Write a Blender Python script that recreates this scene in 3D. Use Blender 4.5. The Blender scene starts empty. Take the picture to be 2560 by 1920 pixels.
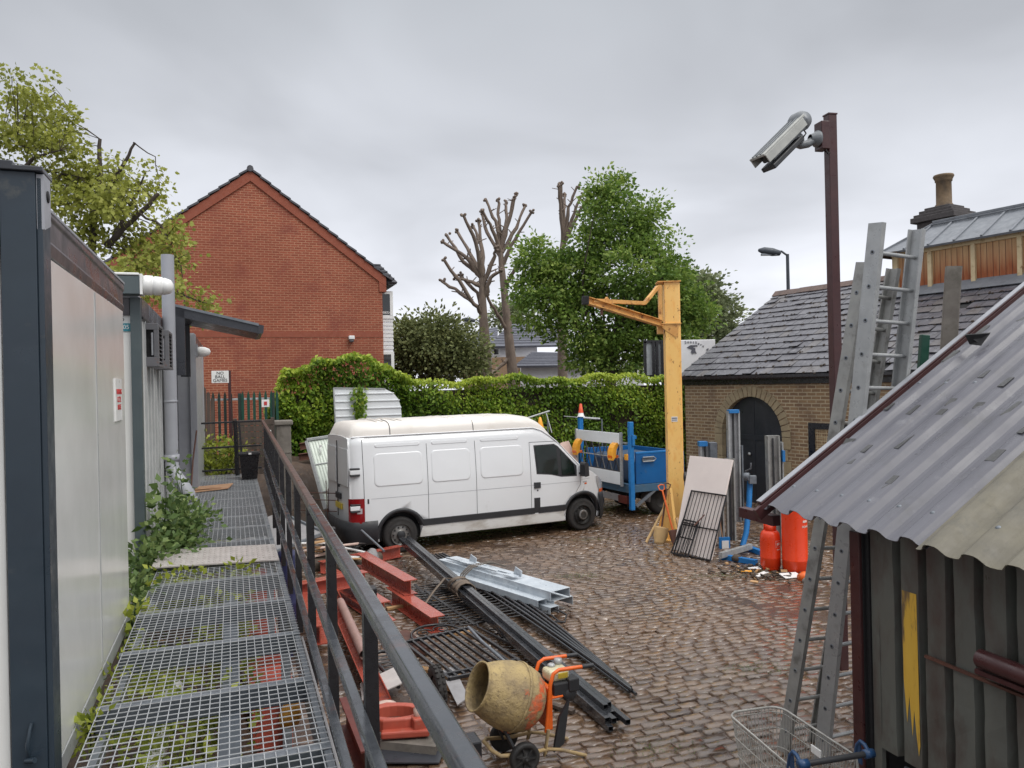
import bpy, math, random
import numpy as np
from mathutils import Matrix, Vector
random.seed(7); rng = np.random.default_rng(11)
scene = bpy.context.scene
# ---------------------------------------------------------------- camera
EYE = 3.18; FPX = 1920.0; ROLL = 0.022
cam_d = bpy.data.cameras.new("camera"); cam = bpy.data.objects.new("camera", cam_d)
scene.collection.objects.link(cam); scene.camera = cam
cam_d.sensor_width = 36.0; cam_d.lens = 27.0; cam_d.clip_start = 0.05; cam_d.clip_end = 600
cam.matrix_world = Matrix.Translation((0, 0, EYE)) @ Matrix.Rotation(math.radians(90), 4, 'X') @ Matrix.Rotation(-ROLL, 4, 'Z')
# ---------------------------------------------------------------- sky and sun
SUN_EL = math.radians(52); SUN_AZ = math.radians(128)      # azimuth clockwise from +Y
world = bpy.data.worlds.new("World"); scene.world = world; world.use_nodes = True
nt = world.node_tree; N = nt.nodes; L = nt.links
bg = N['Background']
tc = N.new('ShaderNodeTexCoord'); sep = N.new('ShaderNodeSeparateXYZ'); L.new(tc.outputs['Generated'], sep.inputs[0])
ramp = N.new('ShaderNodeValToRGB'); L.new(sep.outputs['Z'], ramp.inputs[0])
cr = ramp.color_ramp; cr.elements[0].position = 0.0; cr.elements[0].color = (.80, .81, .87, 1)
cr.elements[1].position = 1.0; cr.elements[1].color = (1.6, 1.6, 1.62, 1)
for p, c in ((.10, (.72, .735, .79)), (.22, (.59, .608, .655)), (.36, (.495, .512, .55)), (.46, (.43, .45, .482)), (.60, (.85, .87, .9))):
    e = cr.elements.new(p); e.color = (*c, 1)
za = N.new('ShaderNodeMath'); za.operation = 'ADD'; za.inputs[1].default_value = .22; L.new(sep.outputs['Z'], za.inputs[0])
dx = N.new('ShaderNodeMath'); dx.operation = 'DIVIDE'; L.new(sep.outputs['X'], dx.inputs[0]); L.new(za.outputs[0], dx.inputs[1])
dy = N.new('ShaderNodeMath'); dy.operation = 'DIVIDE'; L.new(sep.outputs['Y'], dy.inputs[0]); L.new(za.outputs[0], dy.inputs[1])
cb = N.new('ShaderNodeCombineXYZ'); L.new(dx.outputs[0], cb.inputs[0]); L.new(dy.outputs[0], cb.inputs[1])
ns = N.new('ShaderNodeTexNoise'); ns.inputs['Scale'].default_value = 1.25; ns.inputs['Detail'].default_value = 4; ns.inputs['Roughness'].default_value = .45; ns.inputs['Distortion'].default_value = .4
L.new(cb.outputs[0], ns.inputs['Vector'])
mr = N.new('ShaderNodeMapRange'); mr.inputs[1].default_value = .3; mr.inputs[2].default_value = .7; mr.inputs[3].default_value = .80; mr.inputs[4].default_value = 1.17
L.new(ns.outputs['Fac'], mr.inputs[0])
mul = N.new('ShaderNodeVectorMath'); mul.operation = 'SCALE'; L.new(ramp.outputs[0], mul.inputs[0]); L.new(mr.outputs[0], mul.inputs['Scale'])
sky = N.new('ShaderNodeTexSky'); sky.sky_type = 'NISHITA'; sky.sun_disc = False; sky.sun_elevation = SUN_EL; sky.sun_rotation = SUN_AZ
skm = N.new('ShaderNodeVectorMath'); skm.operation = 'SCALE'; skm.inputs['Scale'].default_value = .1; L.new(sky.outputs[0], skm.inputs[0])
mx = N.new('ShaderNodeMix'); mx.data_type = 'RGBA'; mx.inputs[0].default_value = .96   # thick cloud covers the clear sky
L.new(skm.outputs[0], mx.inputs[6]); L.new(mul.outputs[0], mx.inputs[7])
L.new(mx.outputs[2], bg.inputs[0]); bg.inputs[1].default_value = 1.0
sun_d = bpy.data.lights.new("sun", 'SUN'); sun_d.energy = 1.4; sun_d.angle = math.radians(38); sun_d.color = (1, .97, .92)
sun = bpy.data.objects.new("sun", sun_d); scene.collection.objects.link(sun)
sd = Vector((math.sin(SUN_AZ)*math.cos(SUN_EL), math.cos(SUN_AZ)*math.cos(SUN_EL), math.sin(SUN_EL)))
sun.rotation_euler = sd.to_track_quat('Z', 'Y').to_euler()
scene.view_settings.view_transform = 'Standard'; scene.view_settings.look = 'None'; scene.view_settings.exposure = 0.34; scene.view_settings.gamma = 1.0
# ---------------------------------------------------------------- measuring helpers (photo pixels -> places)
DD = 2560/2212
def ray(x, y):
    dx_ = x*DD-1280; dy_ = y*DD-960; c, s = math.cos(ROLL), math.sin(ROLL)
    return ((dx_*c-dy_*s)/FPX, 1.0, -(dy_*c+dx_*s)/FPX)
def G(x, y, z=0.0):
    r = ray(x, y); k = (z-EYE)/r[2]; return Vector((r[0]*k, k, z))
def P(x, y, Y):
    r = ray(x, y); return Vector((r[0]*Y, Y, EYE+r[2]*Y))
AL = math.radians(20.0); MW = Matrix.Rotation(AL, 4, 'Z')     # walkway frame: x = across (t), y = along (s)
def frame(x, y, ang, z=0): return Matrix.Translation((x, y, z)) @ Matrix.Rotation(math.radians(ang), 4, 'Z')
# ---------------------------------------------------------------- mesh builder
def V(p): return Vector(p)
class MB:
    def __init__(s, M=None): s.v = []; s.f = []; s.sm = []; s.mi = []; s.M = M
    def add(s, vs, fs, smooth=False, mi=0):
        b = len(s.v)
        for p in vs: s.v.append(tuple(s.M @ V(p)) if s.M else tuple(p))
        for f in fs: s.f.append([b+i for i in f]); s.sm.append(smooth); s.mi.append(mi)
        return s
    def box(s, c, size, R=None, mi=0):
        hx, hy, hz = size[0]/2, size[1]/2, size[2]/2; c = V(c); vs = []
        for z in (-hz, hz):
            for x, y in ((-hx, -hy), (hx, -hy), (hx, hy), (-hx, hy)):
                q = V((x, y, z)); vs.append(c+(R @ q if R else q))
        return s.add(vs, [(3, 2, 1, 0), (4, 5, 6, 7), (0, 1, 5, 4), (1, 2, 6, 5), (2, 3, 7, 6), (3, 0, 4, 7)], mi=mi)
    def bx(s, x0, x1, y0, y1, z0, z1, mi=0): return s.box(((x0+x1)/2, (y0+y1)/2, (z0+z1)/2), (x1-x0, y1-y0, z1-z0), mi=mi)
    def sec(s, p0, p1, prof, up=(0, 0, 1), smooth=False, mi=0, cap=True):
        p0 = V(p0); p1 = V(p1); d = (p1-p0).normalized(); r = d.cross(V(up)); r = r.normalized() if r.length > 1e-5 else V((1, 0, 0)); u = r.cross(d)
        n = len(prof); vs = [p0+r*a+u*b for a, b in prof]+[p1+r*a+u*b for a, b in prof]
        fs = [(i, (i+1) % n, n+(i+1) % n, n+i) for i in range(n)]
        s.add(vs, fs, smooth, mi)
        if cap: s.add(vs, [tuple(range(n-1, -1, -1)), tuple(range(n, 2*n))], False, mi)
        return s
    def beam(s, p0, p1, w, h, up=(0, 0, 1), mi=0): return s.sec(p0, p1, [(-w/2, -h/2), (w/2, -h/2), (w/2, h/2), (-w/2, h/2)], up, mi=mi)
    def tube(s, p0, p1, r, n=10, r2=None, cap=True, mi=0):
        p0 = V(p0); p1 = V(p1); r2 = r if r2 is None else r2; d = (p1-p0).normalized(); a = d.cross(V((0, 0, 1)))
        a = a.normalized() if a.length > 1e-4 else V((1, 0, 0)); b = a.cross(d); vs = []
        for p, q in ((p0, r), (p1, r2)):
            for i in range(n):
                t = 2*math.pi*i/n; vs.append(p+a*q*math.cos(t)+b*q*math.sin(t))
        s.add(vs, [(i, (i+1) % n, n+(i+1) % n, n+i) for i in range(n)], True, mi)
        if cap: s.add(vs, [tuple(range(n-1, -1, -1)), tuple(range(n, 2*n))], False, mi)
        return s
    def pipe(s, path, r, n=8, cap=True, mi=0):
        path = [V(p) for p in path]; rr = r if isinstance(r, (list, tuple)) else [r]*len(path); vs = []; a = None
        for k, p in enumerate(path):
            d = (path[min(k+1, len(path)-1)]-path[max(k-1, 0)]).normalized()
            if a is None: a = d.cross(V((0, 0, 1))); a = a.normalized() if a.length > 1e-3 else V((1, 0, 0))
            else: a = (a-d*a.dot(d)).normalized()
            b = a.cross(d)
            for i in range(n):
                t = 2*math.pi*i/n; vs.append(p+a*rr[k]*math.cos(t)+b*rr[k]*math.sin(t))
        fs = [(k*n+i, k*n+(i+1) % n, (k+1)*n+(i+1) % n, (k+1)*n+i) for k in range(len(path)-1) for i in range(n)]
        s.add(vs, fs, True, mi)
        if cap: s.add(vs, [tuple(range(n-1, -1, -1)), tuple(range((len(path)-1)*n, len(path)*n))], False, mi)
        return s
    def lathe(s, prof, c, axis=(0, 0, 1), n=24, smooth=True, mi=0):
        c = V(c); d = V(axis).normalized(); a = d.cross(V((0, 1, 0.01))).normalized(); b = d.cross(a); vs = []
        for r, z in prof:
            for i in range(n):
                t = 2*math.pi*i/n; vs.append(c+d*z+a*r*math.cos(t)+b*r*math.sin(t))
        fs = [(k*n+i, k*n+(i+1) % n, (k+1)*n+(i+1) % n, (k+1)*n+i) for k in range(len(prof)-1) for i in range(n)]
        return s.add(vs, fs, smooth, mi)
    def slab(s, a, b, c, d, th, mi=0):      # quad with thickness behind it
        a, b, c, d = map(V, (a, b, c, d)); nn = (b-a).cross(d-a).normalized()*th
        vs = [a, b, c, d, a-nn, b-nn, c-nn, d-nn]
        return s.add(vs, [(0, 1, 2, 3), (7, 6, 5, 4), (0, 4, 5, 1), (1, 5, 6, 2), (2, 6, 7, 3), (3, 7, 4, 0)], mi=mi)
    def prism(s, poly, vec, mi=0, smooth=False):
        poly = [V(p) for p in poly]; vec = V(vec); n = len(poly); vs = poly+[p+vec for p in poly]
        s.add(vs, [(i, (i+1) % n, n+(i+1) % n, n+i) for i in range(n)], smooth, mi)
        return s.add(vs, [tuple(range(n-1, -1, -1)), tuple(range(n, 2*n))], False, mi)
    def grid(s, rows, smooth=True, mi=0, closed=False):
        n = len(rows[0]); vs = [p for r in rows for p in r]
        fs = [(k*n+i, k*n+(i+1) % n, (k+1)*n+(i+1) % n, (k+1)*n+i) for k in range(len(rows)-1) for i in range(n if closed else n-1)]
        return s.add(vs, fs, smooth, mi)
    def build(s, name, mats, parent=None, bevel=0, seg=2, fix=True):
        me = bpy.data.meshes.new(name)
        co = np.array(s.v, dtype=float)
        if parent is not None:
            org = V(parent['_org'])
        else: org = V(((co[:, 0].min()+co[:, 0].max())/2, (co[:, 1].min()+co[:, 1].max())/2, co[:, 2].min()))
        me.from_pydata([tuple(p) for p in (co-np.array(org))], [], s.f)
        mats = mats if isinstance(mats, (list, tuple)) else [mats]
        for m in mats: me.materials.append(m)
        me.polygons.foreach_set('use_smooth', s.sm); me.polygons.foreach_set('material_index', s.mi)
        if fix:
            import bmesh
            bm = bmesh.new(); bm.from_mesh(me); bmesh.ops.recalc_face_normals(bm, faces=bm.faces); bm.to_mesh(me); bm.free()
        me.update()
        o = bpy.data.objects.new(name, me); scene.collection.objects.link(o); o['_org'] = tuple(org)
        if parent is not None: o.parent = parent
        else: o.location = org
        if bevel:
            b = o.modifiers.new('bevel', 'BEVEL'); b.width = bevel; b.segments = seg; b.limit_method = 'ANGLE'; b.angle_limit = math.radians(35)
        return o
def tag(o, label, cat, group=None, kind=None):
    if label: o['label'] = label
    if cat: o['category'] = cat
    if group: o['group'] = group
    if kind: o['kind'] = kind
    return o
def thing(name, label, cat, loc=(0, 0, 0), group=None):
    o = bpy.data.objects.new(name, None); scene.collection.objects.link(o); o.location = loc; o.empty_display_size = .2
    o['_org'] = tuple(V(loc)); return tag(o, label, cat, group)
def dup(o, loc=None, rot=None, label=None, parent=None):
    c = o.copy(); scene.collection.objects.link(c)
    if parent is not None: c.parent = parent
    for ch in o.children: dup(ch, parent=c)
    if loc is not None: c.location = loc
    if rot is not None: c.rotation_euler = rot
    if label: c['label'] = label
    return c
def text(name, body, size, M4, mat, parent=None, ext=.002, align='CENTER', bold=0.0):
    cu = bpy.data.curves.new(name, 'FONT'); cu.body = body; cu.size = size; cu.extrude = ext; cu.align_x = align; cu.align_y = 'CENTER'; cu.offset = bold; cu.resolution_u = 3
    t = bpy.data.objects.new(name, cu); scene.collection.objects.link(t); bpy.context.view_layer.update()
    me = bpy.data.meshes.new_from_object(t.evaluated_get(bpy.context.evaluated_depsgraph_get())); bpy.data.objects.remove(t)
    mb = MB(M4); mb.add([v.co for v in me.vertices], [list(p.vertices) for p in me.polygons])
    return mb.build(name, mat, parent)
# ---------------------------------------------------------------- materials
def srgb(r, g, b):
    f = lambda c: (c/255/12.92) if c/255 <= .04045 else ((c/255+.055)/1.055)**2.4
    return (f(r), f(g), f(b))
class Nd:
    def __init__(s, name):
        s.m = bpy.data.materials.new(name); s.m.use_nodes = True; s.t = s.m.node_tree; s.b = s.t.nodes['Principled BSDF']; s.tc = s.t.nodes.new('ShaderNodeTexCoord')
    def n(s, ty, **kw):
        q = s.t.nodes.new(ty)
        for k, v in kw.items(): setattr(q, k, v)
        return q
    def l(s, a, b): s.t.links.new(a, b)
    def map(s, scale=(1, 1, 1), out='Object'):
        q = s.n('ShaderNodeMapping'); q.inputs['Scale'].default_value = scale; s.l(s.tc.outputs[out], q.inputs[0]); return q.outputs[0]
    def noise(s, scale, vec, detail=5, rough=.6, dist=0):
        q = s.n('ShaderNodeTexNoise'); q.inputs['Scale'].default_value = scale; q.inputs['Detail'].default_value = detail; q.inputs['Roughness'].default_value = rough; q.inputs['Distortion'].default_value = dist
        s.l(vec, q.inputs['Vector']); return q.outputs['Fac']
    def rng(s, f, a, b, c=0., d=1.):
        q = s.n('ShaderNodeMapRange'); q.inputs[1].default_value = a; q.inputs[2].default_value = b; q.inputs[3].default_value = c; q.inputs[4].default_value = d; s.l(f, q.inputs[0]); return q.outputs[0]
    def mix(s, f, a, b, mode='MIX'):
        q = s.n('ShaderNodeMix', data_type='RGBA', blend_type=mode)
        for i, x in ((0, f), (6, a), (7, b)):
            if hasattr(x, 'links'): s.l(x, q.inputs[i])
            elif i == 0: q.inputs[0].default_value = x
            else: q.inputs[i].default_value = (*x, 1)
        return q.outputs[2]
    def bump(s, f, st=.3, dist=.01):
        q = s.n('ShaderNodeBump'); q.inputs['Strength'].default_value = st; q.inputs['Distance'].default_value = dist; s.l(f, q.inputs['Height'])
        if s.b.inputs['Normal'].links: s.l(s.b.inputs['Normal'].links[0].from_socket, q.inputs['Normal'])
        s.l(q.outputs[0], s.b.inputs['Normal'])
def mat(name, c, c2=None, scale=6, rough=.5, metal=0, bump=.0, bs=60, dirt=None, damt=(.55, .75), dscale=4, stretch=(1, 1, 1), rv=.15, coat=0, spec=.5, dirt2=None, d2amt=(.6, .7), d2scale=12):
    q = Nd(name); v = q.map(stretch)
    c2 = c2 or tuple(x*.8 for x in c)
    col = q.mix(q.rng(q.noise(scale, v), .3, .7), c, c2)
    ro = q.rng(q.noise(scale*2.3, v), .3, .7, max(.02, rough-rv), min(1, rough+rv))
    if dirt:
        f = q.rng(q.noise(dscale, v, 8, .65), damt[0], damt[1]); col = q.mix(f, col, dirt)
    if dirt2:
        f = q.rng(q.noise(d2scale, v, 8, .7), d2amt[0], d2amt[1]); col = q.mix(f, col, dirt2)
    q.l(col, q.b.inputs['Base Color']); q.l(ro, q.b.inputs['Roughness'])
    q.b.inputs['Metallic'].default_value = metal; q.b.inputs['Specular IOR Level'].default_value = spec
    if coat: q.b.inputs['Coat Weight'].default_value = coat; q.b.inputs['Coat Roughness'].default_value = .12
    if bump: q.bump(q.noise(bs, v, 6), bump, .01)
    return q.m
def brickmat(name, c1, c2, mort, bw=.225, bh=.075, mw=.01, rough=.85, stain=None, msoft=.1, off=.5):
    q = Nd(name); sp = q.n('ShaderNodeSeparateXYZ'); q.l(q.tc.outputs['Object'], sp.inputs[0]); cb_ = q.n('ShaderNodeCombineXYZ')
    q.l(sp.outputs['X'], cb_.inputs[0]); q.l(sp.outputs['Z'], cb_.inputs[1])
    wob = q.n('ShaderNodeTexNoise'); wob.inputs['Scale'].default_value = 9; q.l(q.tc.outputs['Object'], wob.inputs['Vector'])
    ws = q.n('ShaderNodeVectorMath', operation='SCALE'); ws.inputs['Scale'].default_value = .014; q.l(wob.outputs['Color'], ws.inputs[0])
    wa = q.n('ShaderNodeVectorMath', operation='ADD'); q.l(cb_.outputs[0], wa.inputs[0]); q.l(ws.outputs[0], wa.inputs[1])
    br = q.n('ShaderNodeTexBrick'); q.l(wa.outputs[0], br.inputs['Vector']); br.inputs['Scale'].default_value = 1
    br.inputs['Brick Width'].default_value = bw; br.inputs['Row Height'].default_value = bh; br.inputs['Mortar Size'].default_value = mw; br.inputs['Mortar Smooth'].default_value = msoft; br.offset = off
    br.inputs['Color1'].default_value = (*c1, 1); br.inputs['Color2'].default_value = (*c2, 1); br.inputs['Mortar'].default_value = (*mort, 1); br.inputs['Bias'].default_value = 0
    big = q.noise(.6, q.tc.outputs['Object'], 4); col = q.mix(q.rng(big, .3, .7, 0, .45), br.outputs['Color'], tuple(a*.72 for a in c2))
    fine = q.noise(14, q.tc.outputs['Object'], 5); col = q.mix(q.rng(fine, .35, .75, 0, .35), col, tuple(a*.6 for a in c1))
    if stain: col = q.mix(q.rng(q.noise(1.4, q.tc.outputs['Object'], 7), .52, .72, 0, .7), col, stain)
    q.l(col, q.b.inputs['Base Color']); q.b.inputs['Roughness'].default_value = rough
    inv = q.rng(br.outputs['Fac'], 0, 1, 1, 0); q.bump(inv, .5, .008); q.bump(fine, .25, .01)
    return q.m
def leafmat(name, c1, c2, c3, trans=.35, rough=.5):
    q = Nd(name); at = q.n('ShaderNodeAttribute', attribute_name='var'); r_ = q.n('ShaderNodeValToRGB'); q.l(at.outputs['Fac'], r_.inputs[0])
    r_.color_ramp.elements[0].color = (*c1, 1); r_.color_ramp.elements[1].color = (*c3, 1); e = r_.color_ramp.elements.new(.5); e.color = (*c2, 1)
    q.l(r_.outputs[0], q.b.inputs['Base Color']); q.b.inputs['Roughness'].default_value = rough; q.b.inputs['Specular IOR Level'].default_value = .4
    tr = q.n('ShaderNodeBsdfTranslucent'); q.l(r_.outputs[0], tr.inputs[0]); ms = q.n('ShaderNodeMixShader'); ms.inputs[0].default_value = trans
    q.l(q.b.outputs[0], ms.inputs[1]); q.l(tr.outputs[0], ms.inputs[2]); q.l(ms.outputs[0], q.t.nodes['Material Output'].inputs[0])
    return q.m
# leaf shapes in their own plane: (along, across)
DIAMOND = [(0, 0), (.45, .32), (1, 0), (.45, -.32)]
LOBED = [(0, 0), (.12, .42), (.42, .30), (.52, .55), (.72, .24), (1.05, 0), (.72, -.24), (.52, -.55), (.42, -.30), (.12, -.42)]
def leaves(name, pts, dirs, sizes, mat_, parent=None, shape=DIAMOND, droop=.3, var=None, fold=.12):
    n = len(pts); pts = np.asarray(pts, float); d = np.asarray(dirs, float); d = d/np.linalg.norm(d, axis=1, keepdims=True)
    r_ = rng.normal(size=(n, 3)); side = np.cross(d, r_); side /= np.linalg.norm(side, axis=1, keepdims=True); nrm = np.cross(side, d)
    k = len(shape); sh = np.array(shape); co = np.zeros((n, k, 3)); sz = np.asarray(sizes)[:, None]
    for i, (a, b) in enumerate(sh):
        co[:, i] = pts+d*a*sz+side*b*sz+nrm*(abs(b)*fold*2-a*a*droop*.4)*sz
    org = V(parent['_org']) if parent is not None else V((pts[:, 0].mean(), pts[:, 1].mean(), pts[:, 2].min()))
    me = bpy.data.meshes.new(name); me.vertices.add(n*k); me.vertices.foreach_set('co', (co.reshape(-1, 3)-np.array(org)).ravel())
    me.loops.add(n*k); me.loops.foreach_set('vertex_index', np.arange(n*k, dtype=np.int32)); me.polygons.add(n)
    me.polygons.foreach_set('loop_start', np.arange(0, n*k, k, dtype=np.int32)); me.update(calc_edges=True)
    at = me.attributes.new('var', 'FLOAT', 'FACE'); vv = rng.random(n) if var is None else np.clip(var, 0, 1); at.data.foreach_set('value', vv.astype(np.float32))
    me.materials.append(mat_); o = bpy.data.objects.new(name, me); scene.collection.objects.link(o); o['_org'] = tuple(org)
    if parent is not None: o.parent = parent
    else: o.location = org
    return o
def clumps(blobs, nclump, per, spread, shell=.55):
    """clump centres spread through a union of ellipsoids, each clump a small cloud of leaf points"""
    w = np.array([b[3]*b[4]*b[5] for b in blobs])**.67; w /= w.sum(); C = []; P_ = []; O = []; T = []
    ids = rng.choice(len(blobs), nclump, p=w)
    for i in ids:
        b = np.array(blobs[i]); u = rng.normal(size=3); u /= np.linalg.norm(u); r_ = (shell+(1-shell)*rng.random())**.6 if rng.random() < .8 else rng.random()
        c = b[:3]+u*b[3:6]*r_; C.append(c); k = max(4, int(per*rng.uniform(.5, 1.5))); s_ = spread*rng.uniform(.6, 1.3)
        q = c+rng.normal(size=(k, 3))*np.array([s_, s_, s_*.55]); q = c+np.clip((q-c), -1.7*s_, 1.7*s_); P_.append(q); o_ = (q-c)/s_*.7+u*.6+np.array([0, 0, -.25])+rng.normal(size=(k, 3))*.5; O.append(o_); T.append(np.full(k, rng.normal(.5, .2))+rng.normal(size=k)*.16)
    return np.array(C), np.concatenate(P_), np.concatenate(O), np.concatenate(T)
def limb(mb, p0, p1, r0, r1, bend=.1, n=7, seg=6):
    p0 = V(p0); p1 = V(p1); L_ = (p1-p0).length; b = V((random.gauss(0, 1), random.gauss(0, 1), random.gauss(0, .4)))*bend*L_*.5; pts = []; rs = []
    for i in range(seg+1):
        t = i/seg; pts.append(p0.lerp(p1, t)+b*math.sin(math.pi*t)+V((random.gauss(0, 1), random.gauss(0, 1), 0))*L_*.006); rs.append(r0+(r1-r0)*t**.8)
    mb.pipe(pts, rs, n, cap=True); return pts
# ---------------------------------------------------------------- material library
m_panel = mat('white_panel', srgb(230, 230, 227), srgb(220, 220, 216), 1.2, .2, bump=.015, bs=2, dirt=srgb(204, 203, 196), damt=(.6, .98), dscale=1.0, coat=.15, rv=.04)
m_panel_edge = mat('panel_edge', srgb(168, 170, 170), rough=.4)
m_navy = mat('navy_steel', srgb(46, 58, 68), srgb(40, 50, 60), 3, .4, dirt=srgb(90, 90, 85), damt=(.62, .85), dscale=6)
m_beam = mat('roof_beam_steel', srgb(78, 72, 74), srgb(62, 60, 66), 2, .3, dirt=srgb(120, 116, 112), damt=(.6, .85), dscale=3)
m_teal = mat('teal_post', srgb(82, 92, 94), srgb(74, 84, 88), 3, .4)
m_white = mat('white_plastic', srgb(232, 232, 230), srgb(222, 222, 220), 4, .35)
m_greyp = mat('grey_plastic', srgb(158, 160, 166), srgb(148, 150, 156), 3, .45, dirt=srgb(110, 105, 95), damt=(.62, .9))
m_acgrey = mat('ac_grey', srgb(104, 104, 108), srgb(92, 92, 96), 5, .5, dirt=srgb(120, 80, 60), damt=(.6, .8), dscale=7)
m_dark = mat('dark_void', srgb(26, 26, 28), rough=.7)
m_slate_t = mat('dark_trim', srgb(58, 60, 66), srgb(48, 50, 56), 3, .35)
m_black = mat('black_paint', srgb(26, 26, 30), srgb(34, 32, 34), 8, .32, dirt=srgb(70, 52, 46), damt=(.66, .8), dscale=9)
m_blackw = mat('black_wet', srgb(58, 60, 64), srgb(42, 43, 46), 8, .18, spec=.9, dirt=srgb(74, 66, 58), damt=(.6, .85), dscale=7)
m_rail = mat('rail_paint', srgb(66, 69, 74), srgb(54, 57, 61), 5, .2, spec=.8, dirt=srgb(96, 66, 58), damt=(.58, .74), dscale=2.2, bump=.05, dirt2=srgb(150, 150, 150), d2amt=(.7, .8), d2scale=22)
m_railfar = mat('rail_rust', srgb(72, 58, 53), srgb(86, 67, 60), 6, .4, dirt=srgb(58, 48, 46), damt=(.55, .75), dscale=4, bump=.06)
m_galv = mat('galvanised', srgb(178, 180, 182), srgb(158, 161, 165), 14, .4, metal=.1, dirt=srgb(214, 216, 216), damt=(.55, .8), dscale=9)
m_galvd = mat('galvanised_dark', srgb(124, 129, 136), srgb(102, 108, 114), 10, .4, metal=.25, dirt=srgb(140, 142, 142), damt=(.58, .8), dscale=8)
m_galvb = mat('galvanised_bright', srgb(198, 206, 213), srgb(180, 188, 196), 6, .38, metal=.15, dirt=srgb(218, 223, 226), damt=(.5, .8), dscale=5)
m_alu = mat('aluminium', srgb(172, 174, 174), srgb(150, 152, 153), 6, .35, metal=.2, dirt=srgb(120, 118, 112), damt=(.58, .85), dscale=5)
m_aluw = mat('aluminium_worn', srgb(158, 158, 154), srgb(134, 134, 132), 7, .45, metal=.15, dirt=srgb(92, 88, 82), damt=(.55, .8), dscale=7, dirt2=srgb(196, 196, 192), d2amt=(.68, .75), d2scale=20)
m_chq = mat('chequer_plate', srgb(196, 190, 186), srgb(176, 170, 166), 5, .42, metal=.3, dirt=srgb(140, 130, 122), damt=(.6, .85), dscale=6)
m_red = mat('red_oxide', srgb(172, 82, 66), srgb(154, 68, 54), 3, .24, spec=.8, bump=.05, dirt=srgb(206, 88, 46), damt=(.62, .78), dscale=1.6, dirt2=srgb(110, 56, 46), d2amt=(.66, .8), d2scale=6)
m_redd = mat('red_oxide_dark', srgb(104, 46, 38), srgb(86, 40, 34), 3, .5, bump=.06, dirt=srgb(84, 46, 40), damt=(.55, .8), dscale=4)
m_maroon = mat('maroon_paint', srgb(72, 40, 40), srgb(60, 34, 36), 5, .38, dirt=srgb(96, 60, 52), damt=(.62, .8), dscale=6, bump=.06)
m_yellow = mat('yellow_paint', srgb(247, 202, 126), srgb(244, 194, 108), 1.4, .38, dirt=srgb(236, 170, 84), damt=(.5, .75), dscale=5, stretch=(1.6, 1.6, .6), dirt2=srgb(140, 84, 44), d2amt=(.615, .66), d2scale=9, bump=.06, bs=30)
m_yellowr = mat('yellow_rust', srgb(222, 172, 100), srgb(204, 146, 78), 3, .5, dirt=srgb(122, 72, 34), damt=(.52, .66), dscale=7, bump=.08, bs=40)
m_orange = mat('orange_paint', srgb(226, 104, 34), srgb(214, 92, 28), 6, .35, dirt=srgb(170, 140, 110), damt=(.68, .85), dscale=8)
m_gas = mat('gas_orange', srgb(226, 68, 26), srgb(216, 58, 20), 4, .35, dirt=srgb(150, 50, 30), damt=(.66, .85), dscale=6)
m_blue = mat('blue_paint', srgb(22, 96, 158), srgb(18, 84, 142), 2, .4, dirt=srgb(70, 96, 118), damt=(.6, .82), dscale=3)
m_bluel = mat('blue_light', srgb(38, 122, 190), srgb(30, 108, 172), 5, .4, dirt=srgb(90, 110, 126), damt=(.62, .8), dscale=8)
m_bluetrol = mat('trolley_blue', srgb(34, 68, 106), rough=.35)
m_vanw = mat('van_white', srgb(226, 228, 230), srgb(220, 222, 224), .8, .22, dirt=srgb(176, 170, 160), damt=(.64, .95), dscale=1.3, coat=.5, rv=.04)
m_vanlow = mat('van_dirty_white', srgb(218, 218, 216), srgb(206, 204, 200), 1.5, .35, dirt=srgb(140, 126, 110), damt=(.48, .8), dscale=3.2, stretch=(.5, .5, 1.2))
m_vanroof = mat('van_cream_roof', srgb(227, 222, 216), srgb(218, 213, 206), 1.1, .42, dirt=srgb(196, 186, 172), damt=(.58, .9), dscale=2.2)
m_trim = mat('black_trim', srgb(48, 49, 52), srgb(42, 43, 46), 5, .5)
m_seam = mat('panel_gap', srgb(70, 70, 74), rough=.7)
m_tyre = mat('tyre_rubber', srgb(38, 37, 37), srgb(48, 45, 43), 8, .8, bump=.1)
m_hub = mat('steel_wheel', srgb(132, 130, 128), srgb(104, 102, 100), 8, .45, metal=.4, dirt=srgb(80, 72, 64), damt=(.5, .75), dscale=9)
m_hubd = mat('steel_wheel_dark', srgb(70, 68, 66), srgb(56, 54, 52), 8, .55, metal=.3)
m_redl = mat('tail_lamp_red', srgb(140, 22, 28), srgb(118, 16, 22), 5, .15, coat=.6)
m_clearl = mat('clear_lamp', srgb(206, 206, 208), srgb(180, 180, 184), 8, .1, metal=.3, coat=.6)
m_amber = mat('amber_lamp', srgb(232, 110, 40), rough=.2, coat=.5)
m_yplate = mat('number_plate', srgb(214, 188, 70), rough=.4)
m_amberp = mat('amber_plastic', srgb(244, 176, 58), srgb(236, 160, 50), 8, .4)
m_whiteb = mat('white_board', srgb(226, 214, 208), srgb(216, 204, 198), 2, .5, dirt=srgb(176, 166, 158), damt=(.62, .9), dscale=3)
m_whitesheet = mat('white_sheet', srgb(228, 230, 232), srgb(216, 220, 222), 2, .35, dirt=srgb(168, 170, 166), damt=(.62, .9), dscale=2.5, rv=.08)
m_greenw = mat('pale_green_sheet', srgb(212, 220, 210), srgb(200, 208, 198), 2, .45, dirt=srgb(150, 152, 140), damt=(.6, .9), dscale=2)
m_grey = mat('grey_sheet', srgb(150, 148, 148), srgb(136, 134, 136), 3, .4, dirt=srgb(110, 104, 98), damt=(.58, .85), dscale=4)
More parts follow.
